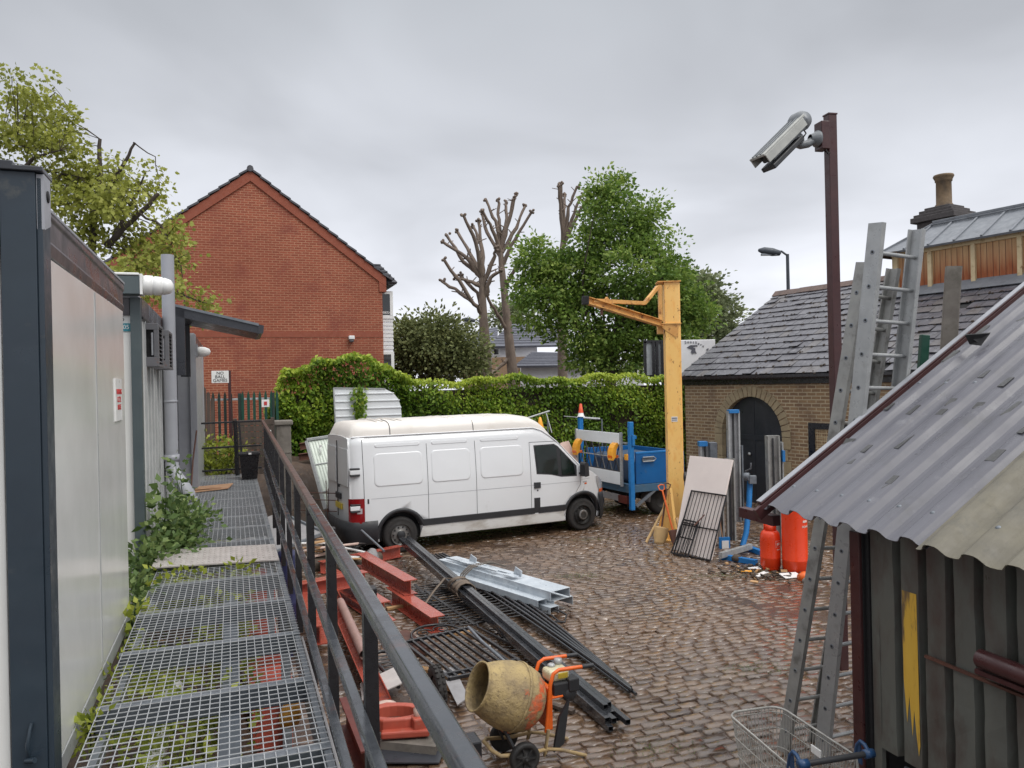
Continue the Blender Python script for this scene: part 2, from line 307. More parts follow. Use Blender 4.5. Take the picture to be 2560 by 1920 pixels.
m_rust = mat('rusty_steel', srgb(98, 62, 48), srgb(78, 50, 42), 6, .7, dirt=srgb(70, 44, 38), damt=(.5, .75), dscale=5, bump=.1)
m_wood = mat('timber', srgb(186, 148, 104), srgb(160, 124, 86), 5, .65, stretch=(1, 1, 1), dirt=srgb(110, 84, 62), damt=(.6, .85), dscale=6, bump=.08)
m_woodg = mat('grey_timber', srgb(92, 78, 68), srgb(70, 60, 54), 4, .75, stretch=(3, 3, .3), dirt=srgb(52, 44, 40), damt=(.5, .75), dscale=5, bump=.1)
m_pink = mat('pinkish_board', srgb(206, 182, 170), srgb(190, 164, 152), 5, .6)
m_card = mat('cardboard', srgb(184, 146, 112), srgb(150, 112, 84), 4, .7)
m_conc = mat('concrete', srgb(128, 122, 114), srgb(104, 98, 92), 5, .8, bump=.15, dirt=srgb(80, 76, 66), damt=(.52, .75), dscale=4)
m_soil = mat('soil', srgb(74, 58, 46), srgb(56, 44, 36), 3, .75, bump=.5, bs=22, dirt=srgb(100, 80, 62), damt=(.52, .75), dscale=8)
m_strap = mat('canvas_strap', srgb(120, 106, 92), srgb(98, 86, 76), 18, .8, bump=.1)
m_rope = mat('rope', srgb(104, 96, 88), rough=.8)
m_bark = mat('bark', srgb(128, 112, 100), srgb(98, 86, 78), 5, .8, bump=.8, bs=9, stretch=(1, 1, .4), dirt=srgb(146, 134, 118), damt=(.55, .8), dscale=6)
m_barkd = mat('dark_bark', srgb(72, 62, 54), srgb(54, 47, 42), 6, .8, bump=.3, bs=20)
m_glass = mat('dark_glass', srgb(30, 34, 36), srgb(22, 26, 28), 1.5, .06, spec=.8, rv=.02)
m_glassg = mat('van_glass', srgb(26, 40, 34), srgb(18, 22, 20), 2.2, .08, spec=.4, rv=.02)
m_redtext = mat('red_text', srgb(196, 60, 60), rough=.6)
m_blacktext = mat('black_text', srgb(36, 36, 40), rough=.6)
m_greytext = mat('grey_text', srgb(90, 90, 100), rough=.6)
m_tealtag = mat('teal_tag', srgb(56, 142, 158), rough=.4)
m_green = mat('green_paint', srgb(20, 74, 58), srgb(16, 62, 50), 6, .45)
m_palis = mat('palisade_green', srgb(40, 58, 52), srgb(30, 46, 42), 6, .5, dirt=srgb(60, 52, 46), damt=(.6, .8))
m_gutter = mat('black_gutter', srgb(38, 38, 42), srgb(30, 30, 34), 5, .3)
m_arch = mat('arch_stone', srgb(164, 149, 120), srgb(140, 126, 101), 4, .85, bump=.2, bs=25, dirt=srgb(110, 98, 80), damt=(.55, .8), dscale=5)
m_door = mat('dark_door', srgb(38, 40, 46), srgb(48, 50, 55), 2, .42, dirt=srgb(74, 76, 80), damt=(.62, .85), dscale=3)
m_slate = mat('roof_slate', srgb(98, 97, 103), srgb(74, 73, 79), 2.2, .34, bump=.12, bs=18, dirt=srgb(134, 134, 138), damt=(.56, .75), dscale=5, dirt2=srgb(62, 60, 62), d2amt=(.58, .7), d2scale=4, rv=.12)
m_slate2 = mat('roof_slate_old', srgb(92, 89, 90), srgb(106, 103, 104), 3, .4, bump=.14, bs=18, dirt=srgb(78, 71, 69), damt=(.52, .7), dscale=5, dirt2=srgb(150, 148, 144), d2amt=(.68, .76), d2scale=9)
m_lead = mat('lead_sheet', srgb(122, 126, 132), srgb(106, 110, 116), 4, .45, dirt=srgb(84, 86, 90), damt=(.58, .8), dscale=4)
m_cream = mat('peeling_cream', srgb(214, 196, 158), srgb(196, 176, 138), 5, .6, dirt=srgb(140, 108, 72), damt=(.58, .72), dscale=8)
m_pot = mat('chimney_pot', srgb(124, 104, 80), srgb(98, 82, 64), 6, .8, dirt=srgb(86, 76, 64), damt=(.5, .75), dscale=3)
m_stack = mat('chimney_stack', srgb(84, 80, 80), srgb(66, 62, 62), 8, .85, bump=.3, bs=20)
m_corr = mat('roof_sheet_grey', srgb(100, 100, 107), srgb(92, 92, 99), 1.6, .34, dirt=srgb(84, 84, 86), damt=(.56, .75), dscale=3.2, stretch=(.7, .7, .7), rv=.12, dirt2=srgb(124, 124, 128), d2amt=(.60, .76), d2scale=7, spec=.4)
m_corro = mat('roof_sheet_old', srgb(118, 113, 98), srgb(102, 98, 88), 4, .6, bump=.12, bs=40, dirt=srgb(86, 85, 78), damt=(.52, .72), dscale=5)
m_wallsheet = mat('wall_sheet', srgb(100, 102, 96), srgb(82, 83, 79), 2, .42, dirt=srgb(72, 56, 52), damt=(.46, .68), dscale=3.4, stretch=(1, 1, .4), dirt2=srgb(128, 130, 122), d2amt=(.64, .74), d2scale=3)
m_yellowpatch = mat('yellow_patch', srgb(216, 176, 70), srgb(200, 156, 60), 5, .55, dirt=srgb(112, 92, 66), damt=(.54, .62), dscale=5, stretch=(2, 2, .3))
m_cctv = mat('cctv_grey', srgb(120, 124, 128), srgb(108, 112, 116), 6, .4)
m_cctvl = mat('cctv_light', srgb(178, 179, 174), srgb(160, 161, 157), 6, .4)
m_render = mat('white_render', srgb(228, 228, 232), srgb(218, 218, 222), 2, .8)
m_tile = mat('dark_roof_tile', srgb(84, 84, 88), srgb(66, 66, 72), 4, .6, bump=.2, bs=14)
m_tile2 = mat('grey_roof_tile', srgb(104, 106, 116), srgb(90, 92, 102), 4, .6, bump=.2, bs=12)
m_lamp = mat('lamp_steel', srgb(66, 72, 80), rough=.5)
m_lens = mat('lamp_lens', srgb(150, 156, 164), rough=.2)
m_wheelb = mat('mixer_wheel', srgb(34, 34, 35), srgb(46, 44, 42), 12, .7)
m_wire = mat('wire_chrome', srgb(178, 176, 170), srgb(152, 150, 145), 20, .35, metal=.15)
m_cutter = mat('saw_red', srgb(176, 84, 66), srgb(158, 70, 54), 5, .45, dirt=srgb(150, 110, 96), damt=(.6, .8), dscale=9)
m_debris = mat('debris', srgb(96, 84, 72), srgb(60, 52, 46), 20, .8)
m_ybrown = mat('yellow_wrap', srgb(206, 150, 60), srgb(180, 120, 40), 6, .5)
m_bluebarrel = mat('indigo_plastic', srgb(42, 45, 84), srgb(34, 37, 70), 5, .5)
m_cone = mat('cone_orange', srgb(222, 84, 44), rough=.5)
m_brick = brickmat('red_brick', srgb(160, 86, 62), srgb(138, 71, 50), srgb(184, 136, 108), mw=.010, stain=srgb(122, 60, 50))
m_brickband = mat('orange_brick_band', srgb(146, 82, 62), srgb(136, 74, 56), 5, .85, bump=.1)
m_stock = brickmat('stock_brick', srgb(158, 131, 98), srgb(122, 97, 76), srgb(192, 178, 150), bw=.25, bh=.086, mw=.013, stain=srgb(98, 78, 66))
m_tanbrick = brickmat('tan_brick', srgb(176, 142, 110), srgb(160, 128, 98), srgb(176, 160, 140))
# mixer drum: cement crust over orange paint
q = Nd('cement_crust'); v = q.tc.outputs['Object']
cc = q.mix(q.rng(q.noise(5, v, 6), .3, .7), srgb(176, 154, 106), srgb(140, 122, 92))
cc = q.mix(q.rng(q.noise(9, v, 7), .5, .7, 0, .8), cc, srgb(118, 104, 84)); cc = q.mix(q.rng(q.noise(26, v, 6), .55, .72, 0, .8), cc, srgb(92, 80, 66))
sx = q.n('ShaderNodeSeparateXYZ'); q.l(v, sx.inputs[0]); ad = q.n('ShaderNodeMath', operation='MULTIPLY_ADD'); ad.inputs[1].default_value = -1.6; q.l(sx.outputs['X'], ad.inputs[0])
q.l(q.rng(q.noise(6, v, 7, .65), .2, .8, -.62, .62), ad.inputs[2])
orf = q.rng(ad.outputs[0], .2, .34); cc = q.mix(orf, cc, q.mix(q.rng(q.noise(16, v, 6), .4, .65), srgb(204, 92, 46), srgb(160, 112, 86)))
q.l(cc, q.b.inputs['Base Color']); q.b.inputs['Roughness'].default_value = .75; q.bump(q.noise(14, v, 8, .65), 1.0, .025); m_drum = q.m
# rusty weathered boards of the roof lantern
q = Nd('weathered_boards'); v = q.map((14, 14, .8)); sz = q.n('ShaderNodeSeparateXYZ'); q.l(q.tc.outputs['Object'], sz.inputs[0])
hh = q.n('ShaderNodeMath', operation='ADD'); q.l(sz.outputs['Z'], hh.inputs[0]); q.l(q.rng(q.noise(1, v, 6), .2, .8, -.22, .22), hh.inputs[1])
cc = q.mix(q.rng(hh.outputs[0], 5.5, 6.3), srgb(146, 80, 44), srgb(206, 174, 130)); cc = q.mix(q.rng(q.noise(2.5, v, 5), .5, .75, 0, .5), cc, srgb(180, 128, 82))
q.l(cc, q.b.inputs['Base Color']); q.b.inputs['Roughness'].default_value = .7; m_boards = q.m
# foliage
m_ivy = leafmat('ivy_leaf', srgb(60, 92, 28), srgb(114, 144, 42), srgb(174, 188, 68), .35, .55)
m_syc = leafmat('sycamore_leaf', srgb(76, 104, 46), srgb(116, 144, 62), srgb(160, 178, 92), .38, .55)
m_maple = leafmat('maple_leaf', srgb(116, 122, 52), srgb(150, 156, 68), srgb(182, 184, 96), .42, .6)
m_bush = leafmat('bush_leaf', srgb(84, 92, 58), srgb(112, 120, 74), srgb(144, 148, 96), .3, .65)
m_pale = leafmat('pale_leaf', srgb(104, 116, 84), srgb(126, 136, 98), srgb(150, 156, 118), .25, .6)
m_weed = leafmat('weed_leaf', srgb(62, 84, 44), srgb(90, 114, 60), srgb(132, 148, 88), .3, .6)
m_weedy = leafmat('yellow_weed_leaf', srgb(104, 118, 40), srgb(148, 158, 58), srgb(182, 188, 84), .35, .5)
m_dry = leafmat('dry_litter', srgb(70, 48, 36), srgb(104, 76, 56), srgb(150, 122, 92), 0, .8)
# ================================================================ SETTING: ground
q = Nd('sett_stone'); at = q.n('ShaderNodeAttribute', attribute_name='var'); r_ = q.n('ShaderNodeValToRGB'); q.l(at.outputs['Fac'], r_.inputs[0]); cr = r_.color_ramp
cr.elements[0].color = (*srgb(74, 57, 44), 1); cr.elements[1].color = (*srgb(122, 101, 82), 1)
for p_, c_ in ((.3, srgb(101, 78, 59)), (.55, srgb(96, 79, 64)), (.75, srgb(112, 88, 66))): e = cr.elements.new(p_); e.color = (*c_, 1)
ob = q.tc.outputs['Object']; big = q.noise(.55, ob, 5); cc = q.mix(q.rng(big, .42, .68, 0, .7), r_.outputs[0], srgb(112, 84, 60)); cc = q.mix(q.rng(q.noise(1.7, ob, 6), .5, .72, 0, .6), cc, srgb(80, 66, 60))
cc = q.mix(q.rng(q.noise(26, ob, 6), .45, .8, 0, .5), cc, srgb(72, 58, 52)); q.l(cc, q.b.inputs['Base Color'])
q.l(q.rng(q.noise(1.1, ob, 6), .36, .62, .08, .4), q.b.inputs['Roughness']); q.b.inputs['Specular IOR Level'].default_value = .6; q.b.inputs['Coat Weight'].default_value = .7; q.b.inputs['Coat Roughness'].default_value = .17; q.bump(q.noise(20, ob, 7, .6), .3, .01); m_sett = q.m
m_mud = mat('joint_mud', srgb(84, 68, 58), srgb(66, 54, 47), 4, .3, bump=.3, bs=40, dirt=srgb(84, 64, 52), damt=(.5, .7), dscale=2)
m_ground = mat('ground_earth', srgb(88, 80, 72), srgb(74, 68, 62), .5, .9)
mb = MB(); mb.add([(-300, -60, -.09), (300, -60, -.09), (300, 500, -.09), (-300, 500, -.09)], [(0, 1, 2, 3)]); tag(mb.build('ground', m_ground), None, None, kind='structure')
mb = MB(MW); nx, ny = 60, 80; rows = [[(-.6+18*i/nx, 1.5+21*j/ny, -.012+.004*math.sin(i*1.3+j*.7)) for i in range(nx+1)] for j in range(ny+1)]
mb.grid(rows); tag(mb.build('yard_base', m_mud), None, None, kind='structure')
# every sett a pillow of its own height and tilt, courses running across the yard
vs = []; fs = []; var = []
s_ = 2.6
while s_ < 22:
    h_ = rng.uniform(.10, .128); t_ = .3+rng.uniform(0, .2); und = .02*math.sin(s_*.8)
    while t_ < 15.5:
        w_ = rng.uniform(.17, .29); xw = W = None
        X = -s_*math.sin(AL)+t_*math.cos(AL); Y = s_*math.cos(AL)+t_*math.sin(AL)
        if Y > 3.6 and abs(X/Y) < .72:
            c_ = np.array([t_+w_/2, s_+h_/2]); hw = w_/2-.0045; hh_ = h_/2-.005; z0 = rng.normal(0, .004)+.012*math.sin(t_*.9+1)*math.sin(s_*.6); tl = rng.normal(0, .022, 2); b = len(vs)
            for ins, dz in ((0, -.035), (.003, -.007), (.018, 0.0)):
                for sx_, sy_ in ((-1, -1), (1, -1), (1, 1), (-1, 1)):
                    px_ = sx_*(hw-ins)+rng.normal(0, .006); py_ = sy_*(hh_-ins)+rng.normal(0, .006); vs.append((c_[0]+px_, c_[1]+py_, z0+dz+px_*tl[0]+py_*tl[1]))
            vs.append((c_[0], c_[1], z0+.003)); 
            for k in (0, 4):
                for i in range(4): fs.append((b+k+i, b+k+(i+1) % 4, b+k+4+(i+1) % 4, b+k+4+i))
            for i in range(4): fs.append((b+8+i, b+8+(i+1) % 4, b+12))
            var += [rng.random()]*12
        t_ += w_
    s_ += h_
me = bpy.data.meshes.new('yard_setts'); me.from_pydata(vs, [], fs); me.polygons.foreach_set('use_smooth', [True]*len(fs)); a_ = me.attributes.new('var', 'FLOAT', 'FACE'); a_.data.foreach_set('value', np.array(var, dtype=np.float32)); me.materials.append(m_sett)
o = bpy.data.objects.new('yard_setts', me); o.matrix_world = MW; scene.collection.objects.link(o); tag(o, None, None, kind='structure')
# soil bank under the walkway and the heap at the far end
mb = MB(MW); rows = []
for j in range(50):
    s_ = 1.5+j*.42; r_ = []
    for i in range(22):
        t_ = -5+i*.3 if i < 17 else -.2+(i-16)*.12; fall = 1/(1+math.exp((t_-.12)*16)); z_ = .82*fall-.07+.06*math.sin(t_*5+s_*3)*fall+.05*math.sin(s_*2.1)*fall; r_.append((t_, s_, z_))
    rows.append(r_)
mb.grid(rows); tag(mb.build('soil_bank', m_soil), None, None, kind='structure')
mb = MB(MW); rows = []
for j in range(24):
    s_ = 16.5+j*.2; r_ = []
    for i in range(30):
        t_ = -2.2+i*.17; e = min(1, max(0, (s_-16.5)/2.2))*min(1, max(0, (2.6-t_)/1.0)); e = e*e*(3-2*e); r_.append((t_, s_, 1.5*e-.05+.05*math.sin(t_*7+s_*4)*e))
    rows.append(r_)
mb.grid(rows); tag(mb.build('soil_heap', m_soil), None, None, kind='structure')
# ================================================================ red brick house with its gable to the yard
HS = 25.0; hx0, hx1, hap = -3.5, 4.66, .65; ze, za_ = 6.62, 9.72
house = thing('brick_house', 'large red brick house with plain windowless gable and dark tiled roof', 'house', tuple(MW @ V((.6, HS, 0))))
mb = MB(); mb.add([(hx0, 0, 0), (hx1, 0, 0), (hx1, 0, ze), (hap, 0, za_), (hx0, 0, ze), (hx0, 9, 0), (hx1, 9, 0), (hx1, 9, ze), (hap, 9, za_), (hx0, 9, ze)], [(0, 1, 2, 3, 4), (9, 8, 7, 6, 5), (1, 6, 7, 2), (0, 4, 9, 5)])
w_ = mb.build('wall', m_brick); w_.matrix_world = MW @ Matrix.Translation((hx0/2+hx1/2, HS+4.5, 0)); w_.parent = house; w_.matrix_parent_inverse = Matrix.Translation(house.location).inverted()
def hb(name, m, bev=0, **k):
    return mb.build(name, m, house, bevel=bev)
MH = MW @ Matrix.Translation((0, HS, 0))
mb = MB(MH); mb.bx(hx0, hx1, -.012, .05, 4.80, 4.98); hb('string_course', m_brickband)
mb = MB(MH)
for xa, xb in ((hx0-.12, hap), (hx1+.12, hap)):
    za0 = ze+(.02 if xa < 0 else .02); d_ = (za_-ze)/(abs(hap-(hx0 if xa < 0 else hx1)))
    mb.prism([(xa, -.05, za0-.1-.12*d_), (xb, -.05, za_-.1), (xb, -.05, za_+.22), (xa, -.05, za0+.22-.12*d_)], (0, .06, 0))
hb('gable_band', m_brickband)
mb = MB(MH); mb.bx(hx1-.1, hx1+.13, -.045, .3, 6.28, 6.72); hb('eaves_corbel', m_brickband)
mb = MB(MH)
for xa, sg in ((hx0-.3, -1), (hx1+.3, 1)):
    half = abs(hap-(hx0 if sg < 0 else hx1)); sl = (za_-ze)/half; n_ = 15; L_ = half+.3
    for i in range(n_):
        a = hap+sg*L_*i/n_; b = hap+sg*(L_*(i+1)/n_+.04); z0 = za_+.25-abs(a-hap)*sl; z1 = za_+.25-abs(b-hap)*sl
        mb.prism([(a, -.10, z0-.02), (b, -.10, z1+.035), (b, -.10, z1+.095), (a, -.10, z0+.05)], (0, 9.2, 0))
mb.tube((hap, -.12, za_+.27), (hap, 9.1, za_+.27), .1, 8); hb('roof', m_tile)
# bay at the side: tiled roof, windows, white cladding
by = MB(MH)
mb = by; mb.prism([(hx1-.35, .55, 7.25), (hx1+.05, .55, 7.25), (hx1+.52, .05, 6.62), (hx1+.0, .05, 6.62)], (0, .2, -.05)); mb.prism([(hx1-.3, .55, 7.25), (hx1+.05, .55, 7.25), (hx1+.55, .55, 6.6), (hx1-.3, .55, 6.55)], (0, 2.4, 0))
for k in range(5): t = k/5; mb.beam((hx1-.33+.3*t, .55-.5*t-.03, 7.24-.62*t), (hx1+.06+.46*t, .55-.5*t-.03, 7.24-.62*t), .06, .05)
rf = mb.build('bay_roof', m_tile, house)
mb = MB(MH); mb.bx(hx1, hx1+.38, .3, 2.6, 2.2, 6.35); bay = mb.build('bay_cladding', m_render, house); bay['label'] = 'white clapboard clad bay on the side of the house'
mb = MB(MH)
for k in range(10): mb.bx(hx1-.0, hx1+.395, .285, 2.6, 4.42+k*.13, 4.53+k*.13-.025)
mb.build('clapboards', m_white, house)
for z0, z1 in ((5.55, 6.25), (3.55, 4.25)):
    mb = MB(MH); mb.bx(hx1+.0, hx1+.42, .26, 2.65, z0-.12, z0-.03); mb.bx(hx1+.30, hx1+.4, .27, .34, z0, z1); mb.bx(hx1+.0, hx1+.4, .27, .34, z1, z1+.09); fr = mb.build('window', m_white, house)
    mb = MB(MH); mb.bx(hx1+.02, hx1+.3, .285, .32, z0+.0, z1-.01); pn = mb.build('pane', m_glass, house); pn.parent = fr; pn['_org'] = fr['_org']
# security light on the gable
sl_ = thing('wall_light', 'small white security light fixed on the red brick gable', 'wall light', tuple(MH @ V((3.62, -.1, 4.7))))
mb = MB(MH); mb.bx(3.53, 3.71, -.2, -.0, 4.72, 4.84); mb.build('lamp_body', m_white, sl_, bevel=.02)
mb = MB(MH); mb.lathe([(0, -.06), (.06, -.05), (.08, 0), (.02, .04)], (3.62, -.1, 4.69)); mb.build('sensor', m_acgrey, sl_)
# ================================================================ ivy wall
HZ = 20.75
mb = MB(MW); mb.bx(1.0, 14.2, HZ+.05, HZ+.25, 0, 3.05); mb.bx(.9, 4.0, HZ-.1, HZ+.25, .3, 2.9)
bw = mb.build('boundary_wall', mat('wall_dark', srgb(74, 62, 52), srgb(52, 44, 38), 2, .9, bump=.3)); tag(bw, 'long dark boundary wall almost wholly hidden under the ivy', 'wall')
ivy = thing('ivy_hedge', 'bright green ivy hedge covering the whole back wall of the yard', 'hedge', tuple(MW @ V((8, HZ, 0))))
def ivy_pts(n, x0, x1, ztop, zbot, thick, y0, dens=None):
    x = rng.uniform(x0, x1, n); zt = np.array([ztop(a) for a in x]); u = rng.random(n)**.85; z = zt-u*(zt-zbot)
    lump = .5+.5*np.sin(x*2.3+z*1.7)*np.sin(x*.9-z*2.6+1); y = y0-thick*(.35+.65*lump)*rng.random(n)**.5
    topm = rng.random(n) < .16; z[topm] = zt[topm]+rng.uniform(-.05, .10, topm.sum()); y[topm] = y0+rng.uniform(-thick, .25, topm.sum())
    keep = (np.sin(x*3.1+np.sin(z*4)*1.5)+np.sin(z*5.3+x*1.1)+rng.normal(0, .9, n)) > -1.25
    if dens is not None: keep &= rng.random(n) < np.array([dens(a, b) for a, b in zip(x, z)])
    x, y, z = x[keep], y[keep], z[keep]; p = np.stack([x, y, z], 1); d = np.stack([rng.normal(0, .6, len(x)), -.55+rng.normal(0, .35, len(x)), -.75+rng.normal(0, .4, len(x))], 1)
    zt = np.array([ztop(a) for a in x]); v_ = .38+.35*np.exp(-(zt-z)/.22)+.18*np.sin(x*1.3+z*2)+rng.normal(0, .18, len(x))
    return p, d, v_
R3 = np.array(MW.to_3x3())
ztop = lambda x: 3.30+.07*math.sin(x*1.9)+.05*math.sin(x*5.1)
def densR(x, z): return 1 if x < 7.5 else (1 if z > 2.55 else .62-.12*math.sin(x*3))
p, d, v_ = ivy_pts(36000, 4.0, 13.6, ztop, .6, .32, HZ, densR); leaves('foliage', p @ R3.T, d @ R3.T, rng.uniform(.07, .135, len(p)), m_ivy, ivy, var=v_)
mound = thing('ivy_mound', 'tall mound of ivy rising in front of the red brick gable', 'ivy', tuple(MW @ V((2.4, HZ, 0))))
def ztm(x):
    return float(np.interp(x, [.75, 1.0, 1.25, 1.9, 2.0, 3.4, 3.7, 4.3, 4.6], [2.6, 2.95, 3.62, 3.7, 3.85, 4.0, 3.7, 3.5, 3.35]))+.05*math.sin(x*7)
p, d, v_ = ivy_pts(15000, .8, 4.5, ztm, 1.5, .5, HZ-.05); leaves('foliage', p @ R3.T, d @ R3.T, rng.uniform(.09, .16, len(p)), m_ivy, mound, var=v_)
mb = MB(MW)
for k in range(26):
    x = random.uniform(1, 4.2); mb.pipe([(x, HZ-.15, .6), (x+random.gauss(0, .1), HZ-.2, 1.6), (x+random.gauss(0, .2), HZ-.2, ztm(min(x, 4))-.2)], .012, 4)
mb.build('stems', m_barkd, mound)
# ================================================================ trees
def crown(root, blobs, ncl, per, spread, size, m, shape=DIAMOND, shell=.5, dv=0):
    C, P_, O, T = clumps(blobs, ncl, per, spread, shell); leaves('crown', P_, O, rng.uniform(*size, len(P_)), m, root, shape, var=T+dv); return C
def tree(name, label, base, blobs, ncl, per, spread, size, m, bm_, r0, fork, group=None, shape=DIAMOND, shell=.62, nl=22):
    root = thing(name, label, 'tree', base, group); C = crown(root, blobs, ncl, per, spread, size, m, shape, shell)
    mb = MB(); b = V(base); f = V(fork); pts = limb(mb, b, f, r0, r0*.72, .03)
    for c in C[rng.choice(len(C), min(nl, len(C)), replace=False)]:
        limb(mb, f.lerp(b, random.uniform(-.0, .35)), V(c), r0*.34, .015, .12, 6, 5)
    mb.build('trunk', bm_, root); return root
def PB(x, y, rx, ry, Y, ryy=None):     # crown blob seen at photo pixel (x, y), radii in pixels
    c = P(x, y, Y); k = Y/FPX*DD; return (c.x, c.y+random.uniform(-.6, .6), c.z, rx*k, (ryy or (rx+ry)/2)*k, ry*k)
YT = 33.0
bl = [PB(1292, 412, 18, 36, YT), PB(1345, 420, 18, 34, YT), PB(1395, 465, 16, 34, YT), PB(1302, 460, 40, 50, YT), PB(1455, 545, 22, 28, YT), PB(1330, 505, 75, 60, YT), PB(1380, 500, 40, 50, YT), PB(1262, 535, 36, 45, YT), PB(1165, 565, 40, 50, YT), PB(1240, 610, 95, 66, YT), PB(1370, 600, 110, 70, YT), PB(1160, 655, 70, 55, YT), PB(1280, 700, 100, 70, YT), PB(1440, 620, 55, 70, YT), PB(1460, 690, 80, 60, YT), PB(1380, 720, 90, 60, YT), PB(1262, 765, 40, 32, YT), PB(1320, 770, 70, 40, YT), PB(1510, 665, 28, 40, YT)]
tree('sycamore_tree', 'big leafy green tree behind the hedge, left of the yellow column', tuple(P(1310, 840, YT).xy)+(0,), bl, 680, 62, .33, (.12, .23), m_syc, m_barkd, .28, tuple(P(1312, 740, YT)), nl=34)
bl = [PB(1500, 640, 50, 45, 50), PB(1545, 690, 45, 45, 50), PB(1560, 740, 40, 40, 50)]
tree('pale_tree', 'pale hazy green tree far behind the sycamore', tuple(P(1540, 840, 50).xy)+(0,), bl, 110, 60, .6, (.22, .4), m_pale, m_bark, .2, tuple(P(1540, 780, 50)), nl=8)
bl = [PB(870, 740, 50, 45, 31), PB(930, 735, 70, 48, 31), PB(990, 760, 50, 50, 31), PB(900, 790, 80, 35, 31), PB(1010, 800, 35, 25, 31)]
tree('dark_bush_tree', 'dark olive green bushy tree between brick house and pollards', tuple(P(930, 860, 31).xy)+(0,), bl, 230, 75, .38, (.11, .2), m_bush, m_barkd, .14, tuple(P(930, 800, 31)), nl=14)
bl = [PB(1090, 690, 25, 25, 60), PB(1120, 680, 30, 20, 60)]
tree('pale_tree', 'small pale tree far off between the two pollarded trees', tuple(P(1105, 840, 60).xy)+(0,), bl, 40, 50, .6, (.2, .4), m_pale, m_bark, .15, tuple(P(1105, 780, 60)), nl=4)
# pollards: bare trunks with knuckled stubs, drawn as trunk and stub lines
def pollard(label, Y, trunk, stubs, r0):
    root = thing('pollarded_tree', label, 'tree', (P(*trunk[0][:2], Y).x, Y, 0), 'bare pollarded trees')
    mb = MB(); pts = [P(a, b, Y) for a, b in trunk]; n_ = len(pts); pts = [V((pts[0].x, Y, 0))]+pts; mb.pipe(pts, [r0*.9*(1-.6*i/n_) for i in range(n_+1)], 9); mb.build('trunk', m_bark, root)
    for k, st_ in enumerate(stubs):
        mb = MB(); dy_ = random.uniform(-1.2, 1.2); m_ = len(st_)-1
        pp = [P(a, b, Y)+V((random.gauss(0, .02), dy_*i/m_, 0)) for i, (a, b) in enumerate(st_)]; rr = [r0*.33*(1-.5*i/m_) for i in range(m_+1)]
        q_ = []; qr = []
        for i in range(m_):
            for j in range(4): t = j/4; q_.append(pp[i].lerp(pp[i+1], t)+V((random.gauss(0, .025), 0, random.gauss(0, .025)))); qr.append((rr[i]*(1-t)+rr[i+1]*t)*random.uniform(.9, 1.18))
        q_.append(pp[-1]); qr.append(rr[-1]*1.2); mb.pipe(q_, qr, 7)
        for _ in range(5):
            i = random.randrange(2, len(q_)-1); mb.tube(q_[i], q_[i]+V((random.gauss(0, .2), random.gauss(0, .15), random.uniform(.02, .26))), qr[i]*.4, 5, qr[i]*.25)
        e = pp[-1]; kr = r0*.34
        for _ in range(5): c = e+V((random.gauss(0, 1), random.gauss(0, 1), random.gauss(0, 1)))*kr*.5; mb.lathe([(0, -kr*.6), (kr*.5, -kr*.3), (kr*.6, .1*kr), (kr*.35, kr*.5), (0, kr*.6)], c, (random.gauss(0, 1), random.gauss(0, 1), 1), 7)
        mb.build('branch', m_bark, root)
pollard('left bare pollarded tree with stubby knuckled branches reaching left', 36, [(1050, 812), (1048, 740), (1044, 690), (1042, 640), (1040, 600)], [
    [(1044, 680), (1020, 650), (965, 570)], [(1020, 650), (990, 628), (950, 602)], [(1042, 620), (1020, 610), (985, 600)], [(1040, 600), (1010, 560), (958, 525)], [(1040, 595), (1015, 545), (985, 492)], [(1040, 600), (1032, 530), (1005, 475)], [(1042, 600), (1040, 540), (1032, 475)], [(1040, 600), (1045, 540), (1020, 480)], [(1042, 620), (1065, 560), (1072, 540)], [(1030, 590), (1000, 565), (965, 508)], [(1044, 640), (1060, 600), (1085, 585)], [(1045, 700), (1030, 630), (990, 590)]], .36)
pollard('taller bare pollarded tree, in the middle of the three', 40, [(1108, 812), (1102, 760), (1096, 700), (1090, 640), (1084, 580), (1080, 530)], [
    [(1082, 545), (1062, 500), (1043, 465)], [(1082, 540), (1072, 480), (1050, 432)], [(1080, 530), (1078, 470), (1075, 425)], [(1082, 530), (1095, 470), (1092, 430)], [(1082, 535), (1100, 480), (1115, 420)], [(1084, 545), (1115, 490), (1135, 440)], [(1086, 570), (1110, 520), (1150, 463)], [(1082, 540), (1098, 480), (1108, 432)], [(1090, 620), (1110, 590), (1120, 580)], [(1084, 560), (1050, 500), (1040, 455)], [(1098, 720), (1075, 680), (1052, 640)], [(1104, 770), (1070, 800), (1060, 815)]], .36)
pollard('bare pollarded tree whose stubs rise above the left side of the sycamore', 40, [(1215, 800), (1212, 660), (1212, 560), (1216, 520)], [
    [(1215, 525), (1210, 460), (1205, 412)], [(1216, 520), (1222, 460), (1222, 410)], [(1217, 520), (1228, 450), (1244, 405)], [(1218, 525), (1240, 460), (1255, 425)], [(1218, 528), (1250, 460), (1268, 430)], [(1216, 520), (1212, 450), (1211, 405)]], .34)
